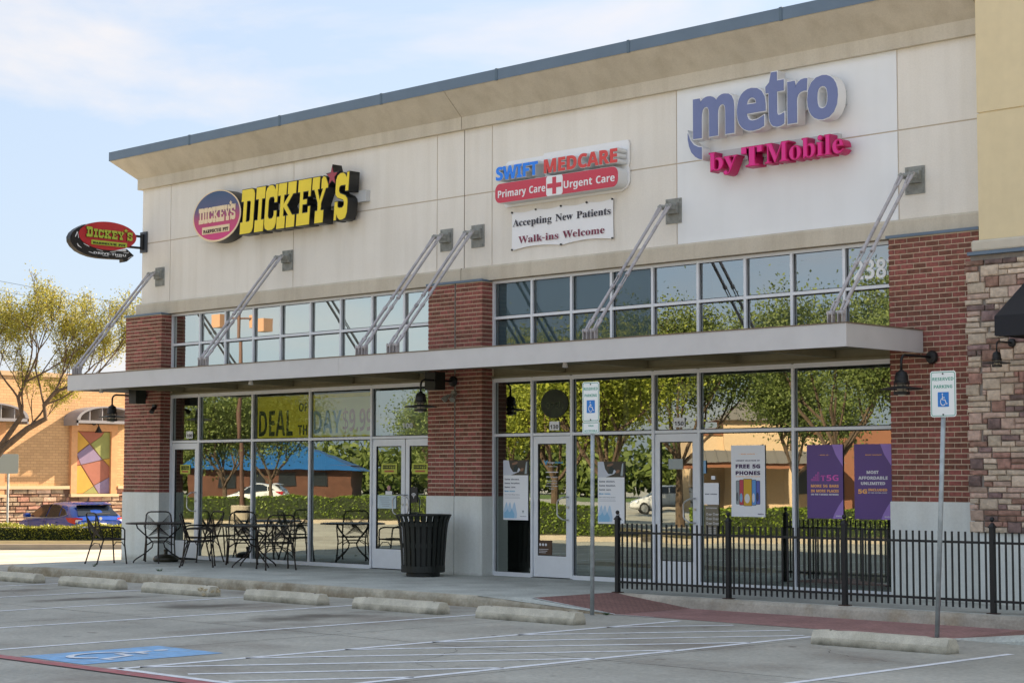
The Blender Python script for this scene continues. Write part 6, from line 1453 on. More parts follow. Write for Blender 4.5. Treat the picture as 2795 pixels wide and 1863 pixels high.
# ------------------------------------------------------------------ trash can
TC = empty('trash_can', (4.60, -1.10, 0.0), 'large dark slatted trash can with flared rim beside the middle pier', 'trash can')
cx, cy = 4.60, -1.10
prof = [(0.385, 0.12), (0.39, 0.17), (0.40, 0.40), (0.418, 0.66), (0.435, 0.85), (0.452, 0.95), (0.475, 1.03), (0.505, 1.085)]
for k in range(26):
    a = 2*PI*k/26; w = 0.034
    mb = MB(); ca, sa = math.cos(a), math.sin(a)
    for r_, z in prof:
        for rr, ww in ((r_, -w), (r_, w), (r_-0.008, w), (r_-0.008, -w)):
            ww *= r_/0.42
            mb.v.append((cx+rr*ca-ww*sa, cy+rr*sa+ww*ca, z))
    for i in range(len(prof)-1):
        for j in range(4): mb.f.append((i*4+j, i*4+(j+1) % 4, i*4+4+(j+1) % 4, i*4+4+j)); mb.m.append(0)
    obj('slat', mb, M_darkgreen, TC)
obj('rim', MB().lathe([(0.49, 1.078), (0.512, 1.088), (0.512, 1.102), (0.49, 1.106), (0.46, 1.10), (0.455, 1.085), (0.49, 1.078)], (cx, cy, 0), 40), M_darkgreen, TC)
rb = MB()
for z, r_ in ((0.14, 0.392), (0.93, 0.442), (0.55, 0.404)):
    rb.lathe([(r_-0.012, z-0.035), (r_-0.004, z-0.035), (r_-0.004, z+0.035), (r_-0.012, z+0.035), (r_-0.012, z-0.035)], (cx, cy, 0), 36)
obj('hoop', rb, M_darkgreen, TC)
obj('base_band', MB().lathe([(0.385, 0.075), (0.396, 0.08), (0.396, 0.19), (0.385, 0.195), (0.38, 0.10)], (cx, cy, 0), 36), M_darkgreen, TC)
obj('base', MB().lathe([(0.30, 0.0), (0.305, 0.01), (0.30, 0.115), (0.37, 0.12)], (cx, cy, 0), 32), M_darkgreen, TC)
obj('liner', MB().lathe([(0.34, 0.12), (0.37, 0.90), (0.362, 0.90), (0.33, 0.14)], (cx, cy, 0), 28), mat('black plastic liner', (0.01, 0.012, 0.01), 0.5), TC)

# ------------------------------------------------------------------ patio set
M_wire = mat('dark bronze wire', (0.022, 0.016, 0.013), 0.45, metal=0.3)
def make_chair(label):
    t = empty('patio_chair', (0, 0, 0), label, 'chair', 'wire patio chairs')
    # facing -Y; back at +Y
    bf = [(-0.235, 0.17, 0.43), (-0.245, 0.24, 0.62), (-0.225, 0.30, 0.84), (-0.19, 0.315, 0.885), (-0.14, 0.32, 0.90), (0.14, 0.32, 0.90), (0.19, 0.315, 0.885), (0.225, 0.30, 0.84), (0.245, 0.24, 0.62), (0.235, 0.17, 0.43)]
    obj('back_frame', MB().tube(bf, 0.013, 7), M_wire, t, smooth=True)
    mb = MB()
    def bp_(u, v):  # u -1..1, v 0..1 on the back
        z = 0.45+0.43*v; y = 0.18+0.14*v; w = 0.235-0.02*max(0, v-0.6)
        return (u*w, y+0.004, z)
    for k in range(12):
        s_ = k/11
        mb.tube([bp_(-1, 0.98-0.62*s_), bp_(0.15+0.8*s_*0.9, 0.36*(1-s_)*1.0+0.0)], 0.0045, 4, cap=False)
        mb.tube([bp_(1, 0.98-0.62*s_), bp_(-0.15-0.8*s_*0.9, 0.36*(1-s_)+0.0)], 0.0045, 4, cap=False)
    o = obj('back_wires', mb, M_wire, t); o['kind'] = 'stuff'
    # seat: rim and mesh panel
    rim = [(-0.235, 0.17, 0.43), (-0.245, -0.20, 0.445), (-0.20, -0.245, 0.44), (0.20, -0.245, 0.44), (0.245, -0.20, 0.445), (0.235, 0.17, 0.43), (-0.235, 0.17, 0.43)]
    st = obj('seat', MB().tube(rim, 0.010, 6), M_wire, t, smooth=True)
    mb = MB()
    for i in range(17):
        x = -0.225+0.45*i/16; mb.tube([(x, 0.17, 0.428), (x, -0.03, 0.418), (x, -0.24, 0.44)], 0.0035, 4, cap=False)
    for i in range(13):
        y = -0.22+0.38*i/12; mb.tube([(-0.24, y, 0.432), (0, y, 0.42), (0.24, y, 0.432)], 0.0035, 4, cap=False)
    o = obj('seat_wires', mb, M_wire, st); o['kind'] = 'stuff'
    for s_ in (-1, 1):
        obj('arm', MB().tube([(s_*0.245, 0.245, 0.635), (s_*0.275, 0.12, 0.65), (s_*0.285, -0.10, 0.65), (s_*0.283, -0.17, 0.635), (s_*0.278, -0.205, 0.60), (s_*0.262, -0.215, 0.45)], 0.013, 7), M_wire, t, smooth=True)
        obj('leg', MB().tube([(s_*0.262, -0.215, 0.45), (s_*0.25, -0.22, 0.36), (s_*0.27, -0.255, 0.0)], 0.013, 7).lathe([(0.016, 0), (0.016, 0.03)], (s_*0.27, -0.255, 0), 8), M_wire, t)
        obj('leg', MB().tube([(s_*0.235, 0.17, 0.43), (s_*0.235, 0.20, 0.34), (s_*0.255, 0.30, 0.0)], 0.013, 7).lathe([(0.016, 0), (0.016, 0.03)], (s_*0.255, 0.30, 0), 8), M_wire, t)
    obj('stretcher', MB().tube([(-0.25, -0.225, 0.30), (-0.12, -0.225, 0.38), (0.12, -0.225, 0.38), (0.25, -0.225, 0.30)], 0.008, 6).tube([(-0.24, 0.22, 0.28), (-0.12, 0.20, 0.36), (0.12, 0.20, 0.36), (0.24, 0.22, 0.28)], 0.008, 6), M_wire, t)
    return t
def make_table(label):
    t = empty('patio_table', (0, 0, 0), label, 'table', 'round patio tables')
    obj('tabletop', MB().lathe([(0.0, 0.715), (0.60, 0.715), (0.625, 0.71), (0.625, 0.73), (0.60, 0.735), (0.0, 0.733)], (0, 0, 0), 44), M_wire, t)
    for k in range(4):
        a = PI/4+k*PI/2+0.2; ca, sa = math.cos(a), math.sin(a)
        pts_ = [(0.42, 0.71), (0.40, 0.64), (0.30, 0.55), (0.17, 0.44), (0.10, 0.36), (0.12, 0.28), (0.25, 0.17), (0.40, 0.08), (0.46, 0.03), (0.47, 0.0)]
        obj('leg', MB().tube([(r_*ca, r_*sa, z) for r_, z in pts_], 0.013, 7), M_wire, t, smooth=True)
    obj('ring', MB().lathe([(0.10, 0.36), (0.115, 0.365), (0.115, 0.375), (0.10, 0.375), (0.10, 0.36)], (0, 0, 0), 20).lathe([(0.02, 0.70), (0.035, 0.715), (0.03, 0.66)], (0, 0, 0), 10), M_wire, t)
    return t
tb = make_table('round wire patio table nearest the left brick pier'); tb.location = (-3.15, -1.42, walk_z(-3.15)); tb.scale = (1.08, 1.08, 1.12)
dup(tb, (-0.17, -1.22, 0), 0.5, 'round wire patio table in front of the third left window pane')
c0 = make_chair('wire patio chair at the far left, seen against the blue car'); 
c0.location = (-3.58, -2.38, walk_z(-3.58)); c0.rotation_euler = (0, 0, R(-205+360-155+35))
def chair_at(x, y, tx, ty, label, twist=0):
    """seat at x,y facing the point tx,ty"""
    a = math.atan2(ty-y, tx-x)+PI/2+twist
    return (x, y, walk_z(x)), a
(l_, a_) = chair_at(-3.58, -2.38, -3.15, -1.42, '', 0.25); c0.scale = (1.16,)*3; c0.location = l_; c0.rotation_euler = (0, 0, a_)
for x, y, tx, ty, tw, l in ((-4.12, -0.72, -3.15, -1.42, 0.1, 'wire patio chair behind the left table, in front of the left pier base'),
                            (-2.72, -0.62, -3.15, -1.42, 0.35, 'wire patio chair between the two tables, nearest the glass'),
                            (-1.00, -1.95, -0.17, -1.22, 0.15, 'wire patio chair seen from the side between the two tables, nearest the curb'),
                            (-1.30, -0.66, -0.17, -1.22, -0.2, 'wire patio chair behind the right table, close to the glass'),
                            (0.88, -1.50, -0.17, -1.22, -0.15, 'wire patio chair at the right end of the patio set, seen from behind')):
    (lc, a) = chair_at(x, y, tx, ty, l, tw); dup(c0, lc, a, l)
UB = empty('umbrella_base', (-3.45, -1.02, walk_z(-3.45)), 'dark round umbrella base without its umbrella, under the left table', 'umbrella base')
x, y, z = UB.location
obj('base', MB().lathe([(0.24, 0.0), (0.262, 0.03), (0.262, 0.07), (0.235, 0.12), (0.15, 0.15), (0.05, 0.155)], (x, y, z), 30), mat('dark olive plastic', (0.035, 0.032, 0.018), 0.4), UB, smooth=True)
obj('socket', MB().lathe([(0.035, 0.15), (0.035, 0.21), (0.045, 0.215), (0.045, 0.26), (0.03, 0.265)], (x, y, z), 14), mat('dark olive plastic', (0.035, 0.032, 0.018), 0.4), UB)

# weeds in the joints and litter
def weeds(pts_, label):
    mb = MB(); r_ = random.Random(9)
    for cx, cy, cz, s_ in pts_:
        for k in range(22):
            a = r_.uniform(0, 2*PI); L = r_.uniform(0.4, 1)*s_; w = 0.012
            dx, dy = math.cos(a), math.sin(a); bx, by = cx+dx*r_.uniform(0, s_*0.6), cy+dy*r_.uniform(0, s_*0.3)
            mb.add([(bx-dy*w, by+dx*w, cz), (bx+dy*w, by-dx*w, cz), (bx+dx*L*0.7, by+dy*L*0.7, cz+L*0.6)], [(0, 1, 2)])
    o = obj('weeds', mb, M_grass_green); tag(o, label, 'weeds', kind='stuff')
M_grass_green = mat('weed green', (0.045, 0.10, 0.02), 0.7)
weeds([(-0.18, -3.45, 0.0, 0.10), (-2.55, -3.35, 0.0, 0.05), (-2.9, -3.1, 0.0, 0.06), (11.62, -4.05, -0.166, 0.09)], 'small green weeds in the sidewalk joints')

# ------------------------------------------------------------------ vegetation helpers
def leaf_mesh(name, pts_, size, m, seed, flat=0.0):
    rs = np.random.RandomState(seed); n = len(pts_)
    P0 = np.array(pts_)
    a = rs.normal(size=(n, 3)); a[:, 2] *= (1-flat); a /= np.linalg.norm(a, axis=1)[:, None]
    b = rs.normal(size=(n, 3)); b -= (b*a).sum(1)[:, None]*a; b /= np.linalg.norm(b, axis=1)[:, None]
    s_ = size*rs.uniform(0.6, 1.3, size=(n, 1))
    v = np.stack([P0-a*s_*0.5, P0+b*s_*0.28, P0+a*s_*0.5, P0-b*s_*0.28], 1).reshape(-1, 3)
    me = bpy.data.meshes.new(name)
    me.vertices.add(n*4); me.vertices.foreach_set('co', v.ravel().astype(np.float32))
    me.loops.add(n*4); me.loops.foreach_set('vertex_index', np.arange(n*4, dtype=np.int32))
    me.polygons.add(n); me.polygons.foreach_set('loop_start', np.arange(0, n*4, 4, dtype=np.int32))
    me.polygons.foreach_set('loop_total', np.full(n, 4, dtype=np.int32))
    me.materials.append(m); me.update(calc_edges=True); me.validate()
    return me
def grow(mb, tips, p, d, L, r_, depth, rs, spread=0.55, up=0.12, minr=0.006, n=5):
    pts_ = [p]; q = p.copy(); dd = d.copy(); k = 4
    for i in range(k):
        dd = (dd+Vector((rs.uniform(-1, 1), rs.uniform(-1, 1), rs.uniform(-0.6, 1)))*0.14+Vector((0, 0, up*0.3))).normalized()
        q = q+dd*L/k; pts_.append(q.copy())
        if depth <= 1: tips.append(q.copy())
    mb.tube(pts_, [max(minr, r_*(1-0.35*i/k)) for i in range(k+1)], n if r_ > 0.03 else 4, cap=False)
    if depth == 0: tips.append(q); return
    for j in range(rs.choice((2, 3, 3))):
        e = (dd+Vector((rs.uniform(-1, 1), rs.uniform(-1, 1), rs.uniform(-0.35, 0.9)))*spread+Vector((0, 0, up))).normalized()
        s0 = pts_[rs.choice((2, 3, 4, 4))] if j else q
        grow(mb, tips, s0.copy(), e, L*rs.uniform(0.62, 0.85), r_*0.6, depth-1, rs, spread, up, minr, n)
def tree(loc, H, label, seed, m=None, nleaf=7000, leaf=0.2, trunk=0.18, blob=0.42, name='tree', group='trees across the parking lot', limbs=5, spread=0.6, dec=0.0):
    rs = random.Random(seed); t = empty(name, loc, label, 'tree', group)
    base = Vector(loc); mb = MB(); tips = []
    th = H*0.26
    mb.tube([base-Vector((0, 0, 0.1)), base+Vector((0.02, 0, th*0.5)), base+Vector((rs.uniform(-.1, .1), rs.uniform(-.1, .1), th))], [trunk*1.25, trunk, trunk*0.85], 9, cap=False)
    top = base+Vector((0, 0, th))
    for k in range(limbs):
        a = 2*PI*k/limbs+rs.uniform(-0.4, 0.4)
        d = Vector((math.cos(a)*0.75, math.sin(a)*0.75, rs.uniform(0.7, 1.5))).normalized()
        grow(mb, tips, top-Vector((0, 0, rs.uniform(0, th*0.15))), d, H*0.24, trunk*0.55, 3, rs, spread)
    obj('trunk', mb, M_bark, t)
    ns = np.random.RandomState(seed)
    T = np.array([tuple(p) for p in tips]); idx = ns.randint(0, len(T), nleaf)
    pts_ = T[idx]+ns.normal(size=(nleaf, 3))*blob*np.array([1, 1, 0.75])
    pts_ -= np.array(wpos(t))
    o = link('crown', leaf_mesh('crown', pts_, leaf, m or M_leaf, seed), t); o['kind'] = 'stuff'
    return t
def hedge(x0, y0, x1, y1, w, z0, H, label, n, seed, leaf=0.07, m=None, group='clipped hedges'):
    t = empty('hedge', (x0, y0, z0), label, 'hedge', group)
    d = Vector((x1-x0, y1-y0)); L = d.length; d.normalize(); nrm = Vector((-d.y, d.x))
    c = MB()
    q = [(x0, y0), (x1, y1), (x1+nrm.x*w, y1+nrm.y*w), (x0+nrm.x*w, y0+nrm.y*w)]
    ins = 0.07; ctr = (sum(p[0] for p in q)/4, sum(p[1] for p in q)/4)
    q2 = [(x0+d.x*ins+nrm.x*ins, y0+d.y*ins+nrm.y*ins), (x1-d.x*ins+nrm.x*ins, y1-d.y*ins+nrm.y*ins), (x1-d.x*ins+nrm.x*(w-ins), y1-d.y*ins+nrm.y*(w-ins)), (x0+d.x*ins+nrm.x*(w-ins), y0+d.y*ins+nrm.y*(w-ins))]
    c.hull8([(a, b, z0) for a, b in q2], [(a, b, z0+H-ins) for a, b in q2])
    obj('stems', c, M_twig, t)
    rs = np.random.RandomState(seed)
    u = rs.uniform(0, L, n); side = rs.uniform(0, 1, n)
    A_f, A_t = H, w; pf = A_f/(2*A_f+A_t)
    v = np.where(side < pf, rs.normal(0.02, 0.03, n), np.where(side < 2*pf, w-rs.normal(0.02, 0.03, n), rs.uniform(0, w, n)))
    zz = np.where(side < 2*pf, rs.uniform(0.0, H, n), H+rs.normal(-0.03, 0.03, n))
    wob = 0.04*np.sin(u*2.1+seed)+0.03*np.sin(u*5.3); zz = zz+wob*(zz/H); 
    P_ = np.stack([x0+d.x*u+nrm.x*v, y0+d.y*u+nrm.y*v, z0+zz], -1)-np.array(wpos(t))
    o = link('foliage', leaf_mesh('foliage', P_, leaf, m or M_hedge, seed), t); o['kind'] = 'stuff'
    return t

# ------------------------------------------------------------------ beyond the corner: island, hedge, car, orange brick building
def island(name, poly, ztop, h, m_top, closed=True):
    mb = MB(); mb.prism([(a, b) for a, b in poly], ztop-h, ztop, axis='z')
    struct(name, mb, M_isl)
    c = (sum(a for a, b in poly)/len(poly), sum(b for a, b in poly)/len(poly))
    inner = [(a+(c[0]-a)*0.0+0.18*np.sign(c[0]-a), b+0.18*np.sign(c[1]-b)) for a, b in poly]
    struct('planting_bed', MB().add([(a, b, ztop+0.01) for a, b in inner], [tuple(range(len(inner)))]), m_top)
M_isl = mat('tan kerb concrete', (0.42, 0.36, 0.28), 0.9, var=0.1, vs_=2, bump=0.3, bs=30)  # the concrete's own warm tan
u_ = Vector((0.7071, 0.7071)); n_ = Vector((-0.7071, 0.7071))
def UV(o, a, b): return (o[0]+u_.x*a+n_.x*b, o[1]+u_.y*a+n_.y*b)
O_ = (-15.5, 3.97)
struct('traffic_island', MB().add([(*UV(O_, a, b), z) for b in (0, 5.0) for a in (-14, 14) for z in (-0.5, -0.09)], [(0, 1, 3, 2), (4, 6, 7, 5), (1, 5, 7, 3), (0, 4, 5, 1), (2, 3, 7, 6)]), M_isl)
struct('planting_bed', MB().add([(*UV(O_, a, b), -0.084) for a, b in ((-13.8, 0.2), (13.8, 0.2), (13.8, 4.8), (-13.8, 4.8))], [(0, 1, 2, 3)]), M_grass)
p0, p1 = UV(O_, -11, 3.1), UV(O_, 6, 3.1)
hedge(p0[0], p0[1], p1[0], p1[1], 0.9, -0.12, 0.45, 'low sunlit clipped hedge in front of the blue car', 26000, 3, 0.060, mat('yellow green hedge leaves', (0.28, 0.30, 0.03), 0.45, island=0.6, trans=0.25))  # the leaves' own yellow green, lighter than the other hedges
# sign seen from behind, left edge
t = empty('road_sign', (-21.9, 6.02, -0.4), 'grey back of a small road sign on a post at the left edge', 'sign')
for o, mb_, m_ in (('pole', MB().tube([(0, 0, -0.2), (0, 0, 2.75)], 0.035, 8), M_galv), ('plate', MB().prism([(a, b+2.55) for a, b in rrect(-0.30, -0.30, 0.32, 0.30, 0.05)], -0.05, -0.045, axis='y'), mat('sign back', (0.42, 0.45, 0.42), 0.6)), ('bolt', MB().box(-0.06, -0.04, 2.32, 0.06, 0.04, 2.36).box(-0.06, -0.04, 2.74, 0.06, 0.04, 2.78), M_black)):
    me = meshify(o, mb_, m_); link(o, me, t)
t.rotation_euler = (0, 0, R(45))

# orange brick building; its wall runs along Y and faces +X
OB = empty('orange_brick_building', (-26.6, 10, -0.4), 'low orange brick building with a rubble stone base and coloured panels, at the left', 'building')
M_obr = bpy.data.materials.new('orange brick'); MATS['orange brick'] = M_obr
def _obr():
    m = M_obr; m.use_nodes = True; nt = m.node_tree; n, l = nt.nodes, nt.links; b = n['Principled BSDF']; b.inputs['Roughness'].default_value = 0.9
    geo = n.new('ShaderNodeNewGeometry'); sp = n.new('ShaderNodeSeparateXYZ'); cb = n.new('ShaderNodeCombineXYZ')
    l.new(geo.outputs['Position'], sp.inputs[0]); l.new(sp.outputs['Y'], cb.inputs['X']); l.new(sp.outputs['Z'], cb.inputs['Y'])
    br = n.new('ShaderNodeTexBrick'); l.new(cb.outputs[0], br.inputs['Vector']); br.inputs['Scale'].default_value = 1.0
    br.inputs['Brick Width'].default_value = 0.24; br.inputs['Row Height'].default_value = 0.095; br.inputs['Mortar Size'].default_value = 0.007; br.inputs['Mortar Smooth'].default_value = 0.3
    br.inputs['Color1'].default_value = (0.58, 0.37, 0.19, 1); br.inputs['Color2'].default_value = (0.49, 0.31, 0.155, 1); br.inputs['Mortar'].default_value = (0.34, 0.20, 0.10, 1)
    l.new(br.outputs['Color'], b.inputs['Base Color'])
    bp = n.new('ShaderNodeBump'); bp.inputs['Strength'].default_value = 0.5; bp.inputs['Distance'].default_value = 0.01; l.new(br.outputs['Fac'], bp.inputs['Height']); bp.invert = True
    l.new(bp.outputs['Normal'], b.inputs['Normal'])
_obr()
WX = -26.6
obj('wall', MB().box(-38, -8, -0.9, WX, 26, 5.15), M_obr, OB)
obj('parapet_cap', MB().box(-38.1, -8.1, 5.15, WX+0.06, 26.1, 5.30), mat('tan cap', (0.45, 0.33, 0.2), 0.8), OB)
M_rub = [mat('pale rubble stone', (0.46, 0.34, 0.24), 0.95, var=0.3, vs_=5, bump=0.8, bs=14, island=0.35), mat('brown rubble stone', (0.33, 0.19, 0.13), 0.95, var=0.3, vs_=5, bump=0.8, bs=14, island=0.4)]
obj('stone_base', MB().box(WX, -8, -0.9, WX+0.06, 11.1, 1.33).box(WX, 12.95, -0.9, WX+0.06, 26, 1.33).box(WX, 11.1, -0.9, WX+0.12, 12.95, 1.10), mat('rubble joint', (0.12, 0.07, 0.05), 0.95), OB)
mb = MB(); rr = random.Random(21)
z = -0.55; row = 0
while z < 1.28:
    h = rr.choice((0.10, 0.13, 0.17)); y = 2.0-rr.uniform(0, 0.4)
    while y < 16.5:
        w = rr.uniform(0.22, 0.62); front = 0.14 if 11.05 < y < 12.9 else 0.09
        lim = 1.10 if 11.0 < y+w/2 < 13.0 else 1.33
        if z+h <= lim+0.02:
            d_ = front+rr.uniform(-0.02, 0.035)
            mb.hull8([(WX+0.02, y, z), (WX+d_, y+0.01, z+0.01), (WX+d_, y+w-0.03, z+0.012), (WX+0.02, y+w-0.02, z)], [(WX+0.02, y, z+h-0.02), (WX+d_-rr.uniform(0, .02), y+0.012, z+h-0.03), (WX+d_, y+w-0.035, z+h-0.028), (WX+0.02, y+w-0.02, z+h-0.02)], rr.choice((0, 0, 1)))
        y += w
    z += h
o = obj('rubble_stones', mb, M_rub, OB); o['kind'] = 'stuff'
M_cap = mat('pale sill stone', (0.60, 0.45, 0.28), 0.9)
obj('stone_cap', MB().box(WX-0.02, -8, 1.33, WX+0.16, 11.05, 1.44).box(WX-0.02, 13.0, 1.33, WX+0.16, 26, 1.44), M_cap, OB)
def bay(y0, awn=True):
    """pilaster with coloured panel; y0 = left edge of the frame"""
    obj('panel_frame', MB().box(WX, y0, 1.16, WX+0.14, y0+0.24, 3.56).box(WX, y0+1.61, 1.16, WX+0.14, y0+1.86, 3.56).box(WX, y0+0.24, 3.33, WX+0.14, y0+1.61, 3.56), mat('salmon brick frame', (0.58, 0.31, 0.15), 0.9, var=0.1, vs_=8), OB)
    obj('sill', MB().box(WX, y0-0.03, 1.06, WX+0.22, y0+1.90, 1.16), M_cap, OB)
    def C(x, z): return (y0+0.25+(x-675)/293*1.36, 3.32-(z-505)/560*2.15)
    cols = {'y': (0.52, 0.31, 0.05), 'r': (0.33, 0.12, 0.08), 'g': (0.26, 0.28, 0.09), 'p': (0.23, 0.18, 0.29)}
    pf = obj('coloured_panel', MB().box(WX, y0+0.24, 1.16, WX+0.03, y0+1.61, 3.33), mat('panel joint brown', (0.2, 0.1, 0.05), 0.9), OB)
    for c, pts_ in (('y', [(675,508),(692,508),(786,612),(678,708)]), ('r', [(694,508),(916,508),(892,545),(795,614)]), ('g', [(800,618),(894,546),(918,508),(969,508),(969,746),(905,757)]),
                    ('p', [(680,710),(790,622),(903,759),(718,806)]), ('r', [(722,808),(908,763),(969,826),(969,914),(831,990)]), ('y', [(912,758),(969,748),(969,820)]),
                    ('y', [(676,815),(716,810),(828,998),(736,1064),(676,1064)]), ('r', [(676,716),(678,712),(714,806),(676,812)]), ('g', [(738,1064),(829,1000),(872,1064)]), ('p', [(834,994),(969,917),(969,1064),(876,1064)])):
        P2 = [C(*p) for p in pts_]
        cc = (sum(p[0] for p in P2)/len(P2), sum(p[1] for p in P2)/len(P2)); P2 = [(p[0]+(cc[0]-p[0])*0.02, p[1]+(cc[1]-p[1])*0.02) for p in P2]
        obj('tile', MB().prism(P2, WX+0.03, WX+0.045, axis='x'), mat('panel paint '+c, cols[c], 0.8, var=0.08, vs_=3), pf)
    if awn:
        yc, zb, a, b = y0+1.03, 3.70, 1.27, 0.48
        for nm, dx0, dx1, s0, s1 in (('sunshade', 0.0, 0.85, 1.0, 0.90),):
            mb = MB(); N = 18
            for i in range(N+1):
                t_ = PI*i/N
                for (sa, x_) in ((1.0, WX), (1.0, WX+0.85), (0.90, WX+0.85), (0.90, WX)):
                    mb.v.append((x_, yc-a*sa*math.cos(t_), zb+b*sa*math.sin(t_)))
            for i in range(N):
                for j in range(4): mb.f.append((i*4+j, i*4+(j+1) % 4, i*4+4+(j+1) % 4, i*4+4+j)); mb.m.append(0)
            mb.f.append((3, 2, 1, 0)); mb.m.append(0); mb.f.append((N*4, N*4+1, N*4+2, N*4+3)); mb.m.append(0)
            sh = obj('sunshade', mb, mat('grey metal sunshade', (0.22, 0.22, 0.24), 0.5), OB)
        obj('sunshade_arm', MB().box(WX, yc-a, zb-0.20, WX+0.85, yc-a+0.05, zb).box(WX, yc+a-0.05, zb-0.20, WX+0.85, yc+a, zb).box(WX+0.80, yc-a, zb-0.12, WX+0.85, yc+a, zb-0.02), MATS['grey metal sunshade'], OB)
        for k in range(4):
            yy = yc-0.75+0.5*k; hh = b*math.sqrt(max(0, 1-((yy-yc)/a)**2))*0.9
            obj('fin', MB().hull8([(WX, yy, zb-0.05), (WX+0.8, yy, zb-0.02), (WX+0.8, yy+0.03, zb-0.02), (WX, yy+0.03, zb-0.05)], [(WX, yy, zb+hh), (WX+0.8, yy, zb+hh), (WX+0.8, yy+0.03, zb+hh), (WX, yy+0.03, zb+hh)]), mat('sunshade fin', (0.30, 0.30, 0.32), 0.5), OB)
        obj('accent_lamp', MB().lathe([(0.07, -0.03), (0.07, 0.03)], (WX+0.15, yc-0.15, 3.60), 10, axis='x').tube([(WX+0.15, yc-0.15, 3.60), (WX+0.35, yc-0.13, 3.60), (WX+0.40, yc-0.12, 3.50)], 0.015, 6).lathe([(0.02, 0.0), (0.13, -0.22), (0.12, -0.23)], (WX+0.40, yc-0.12, 3.50), 12), M_black, OB)
bay(11.1)
bay(6.7)

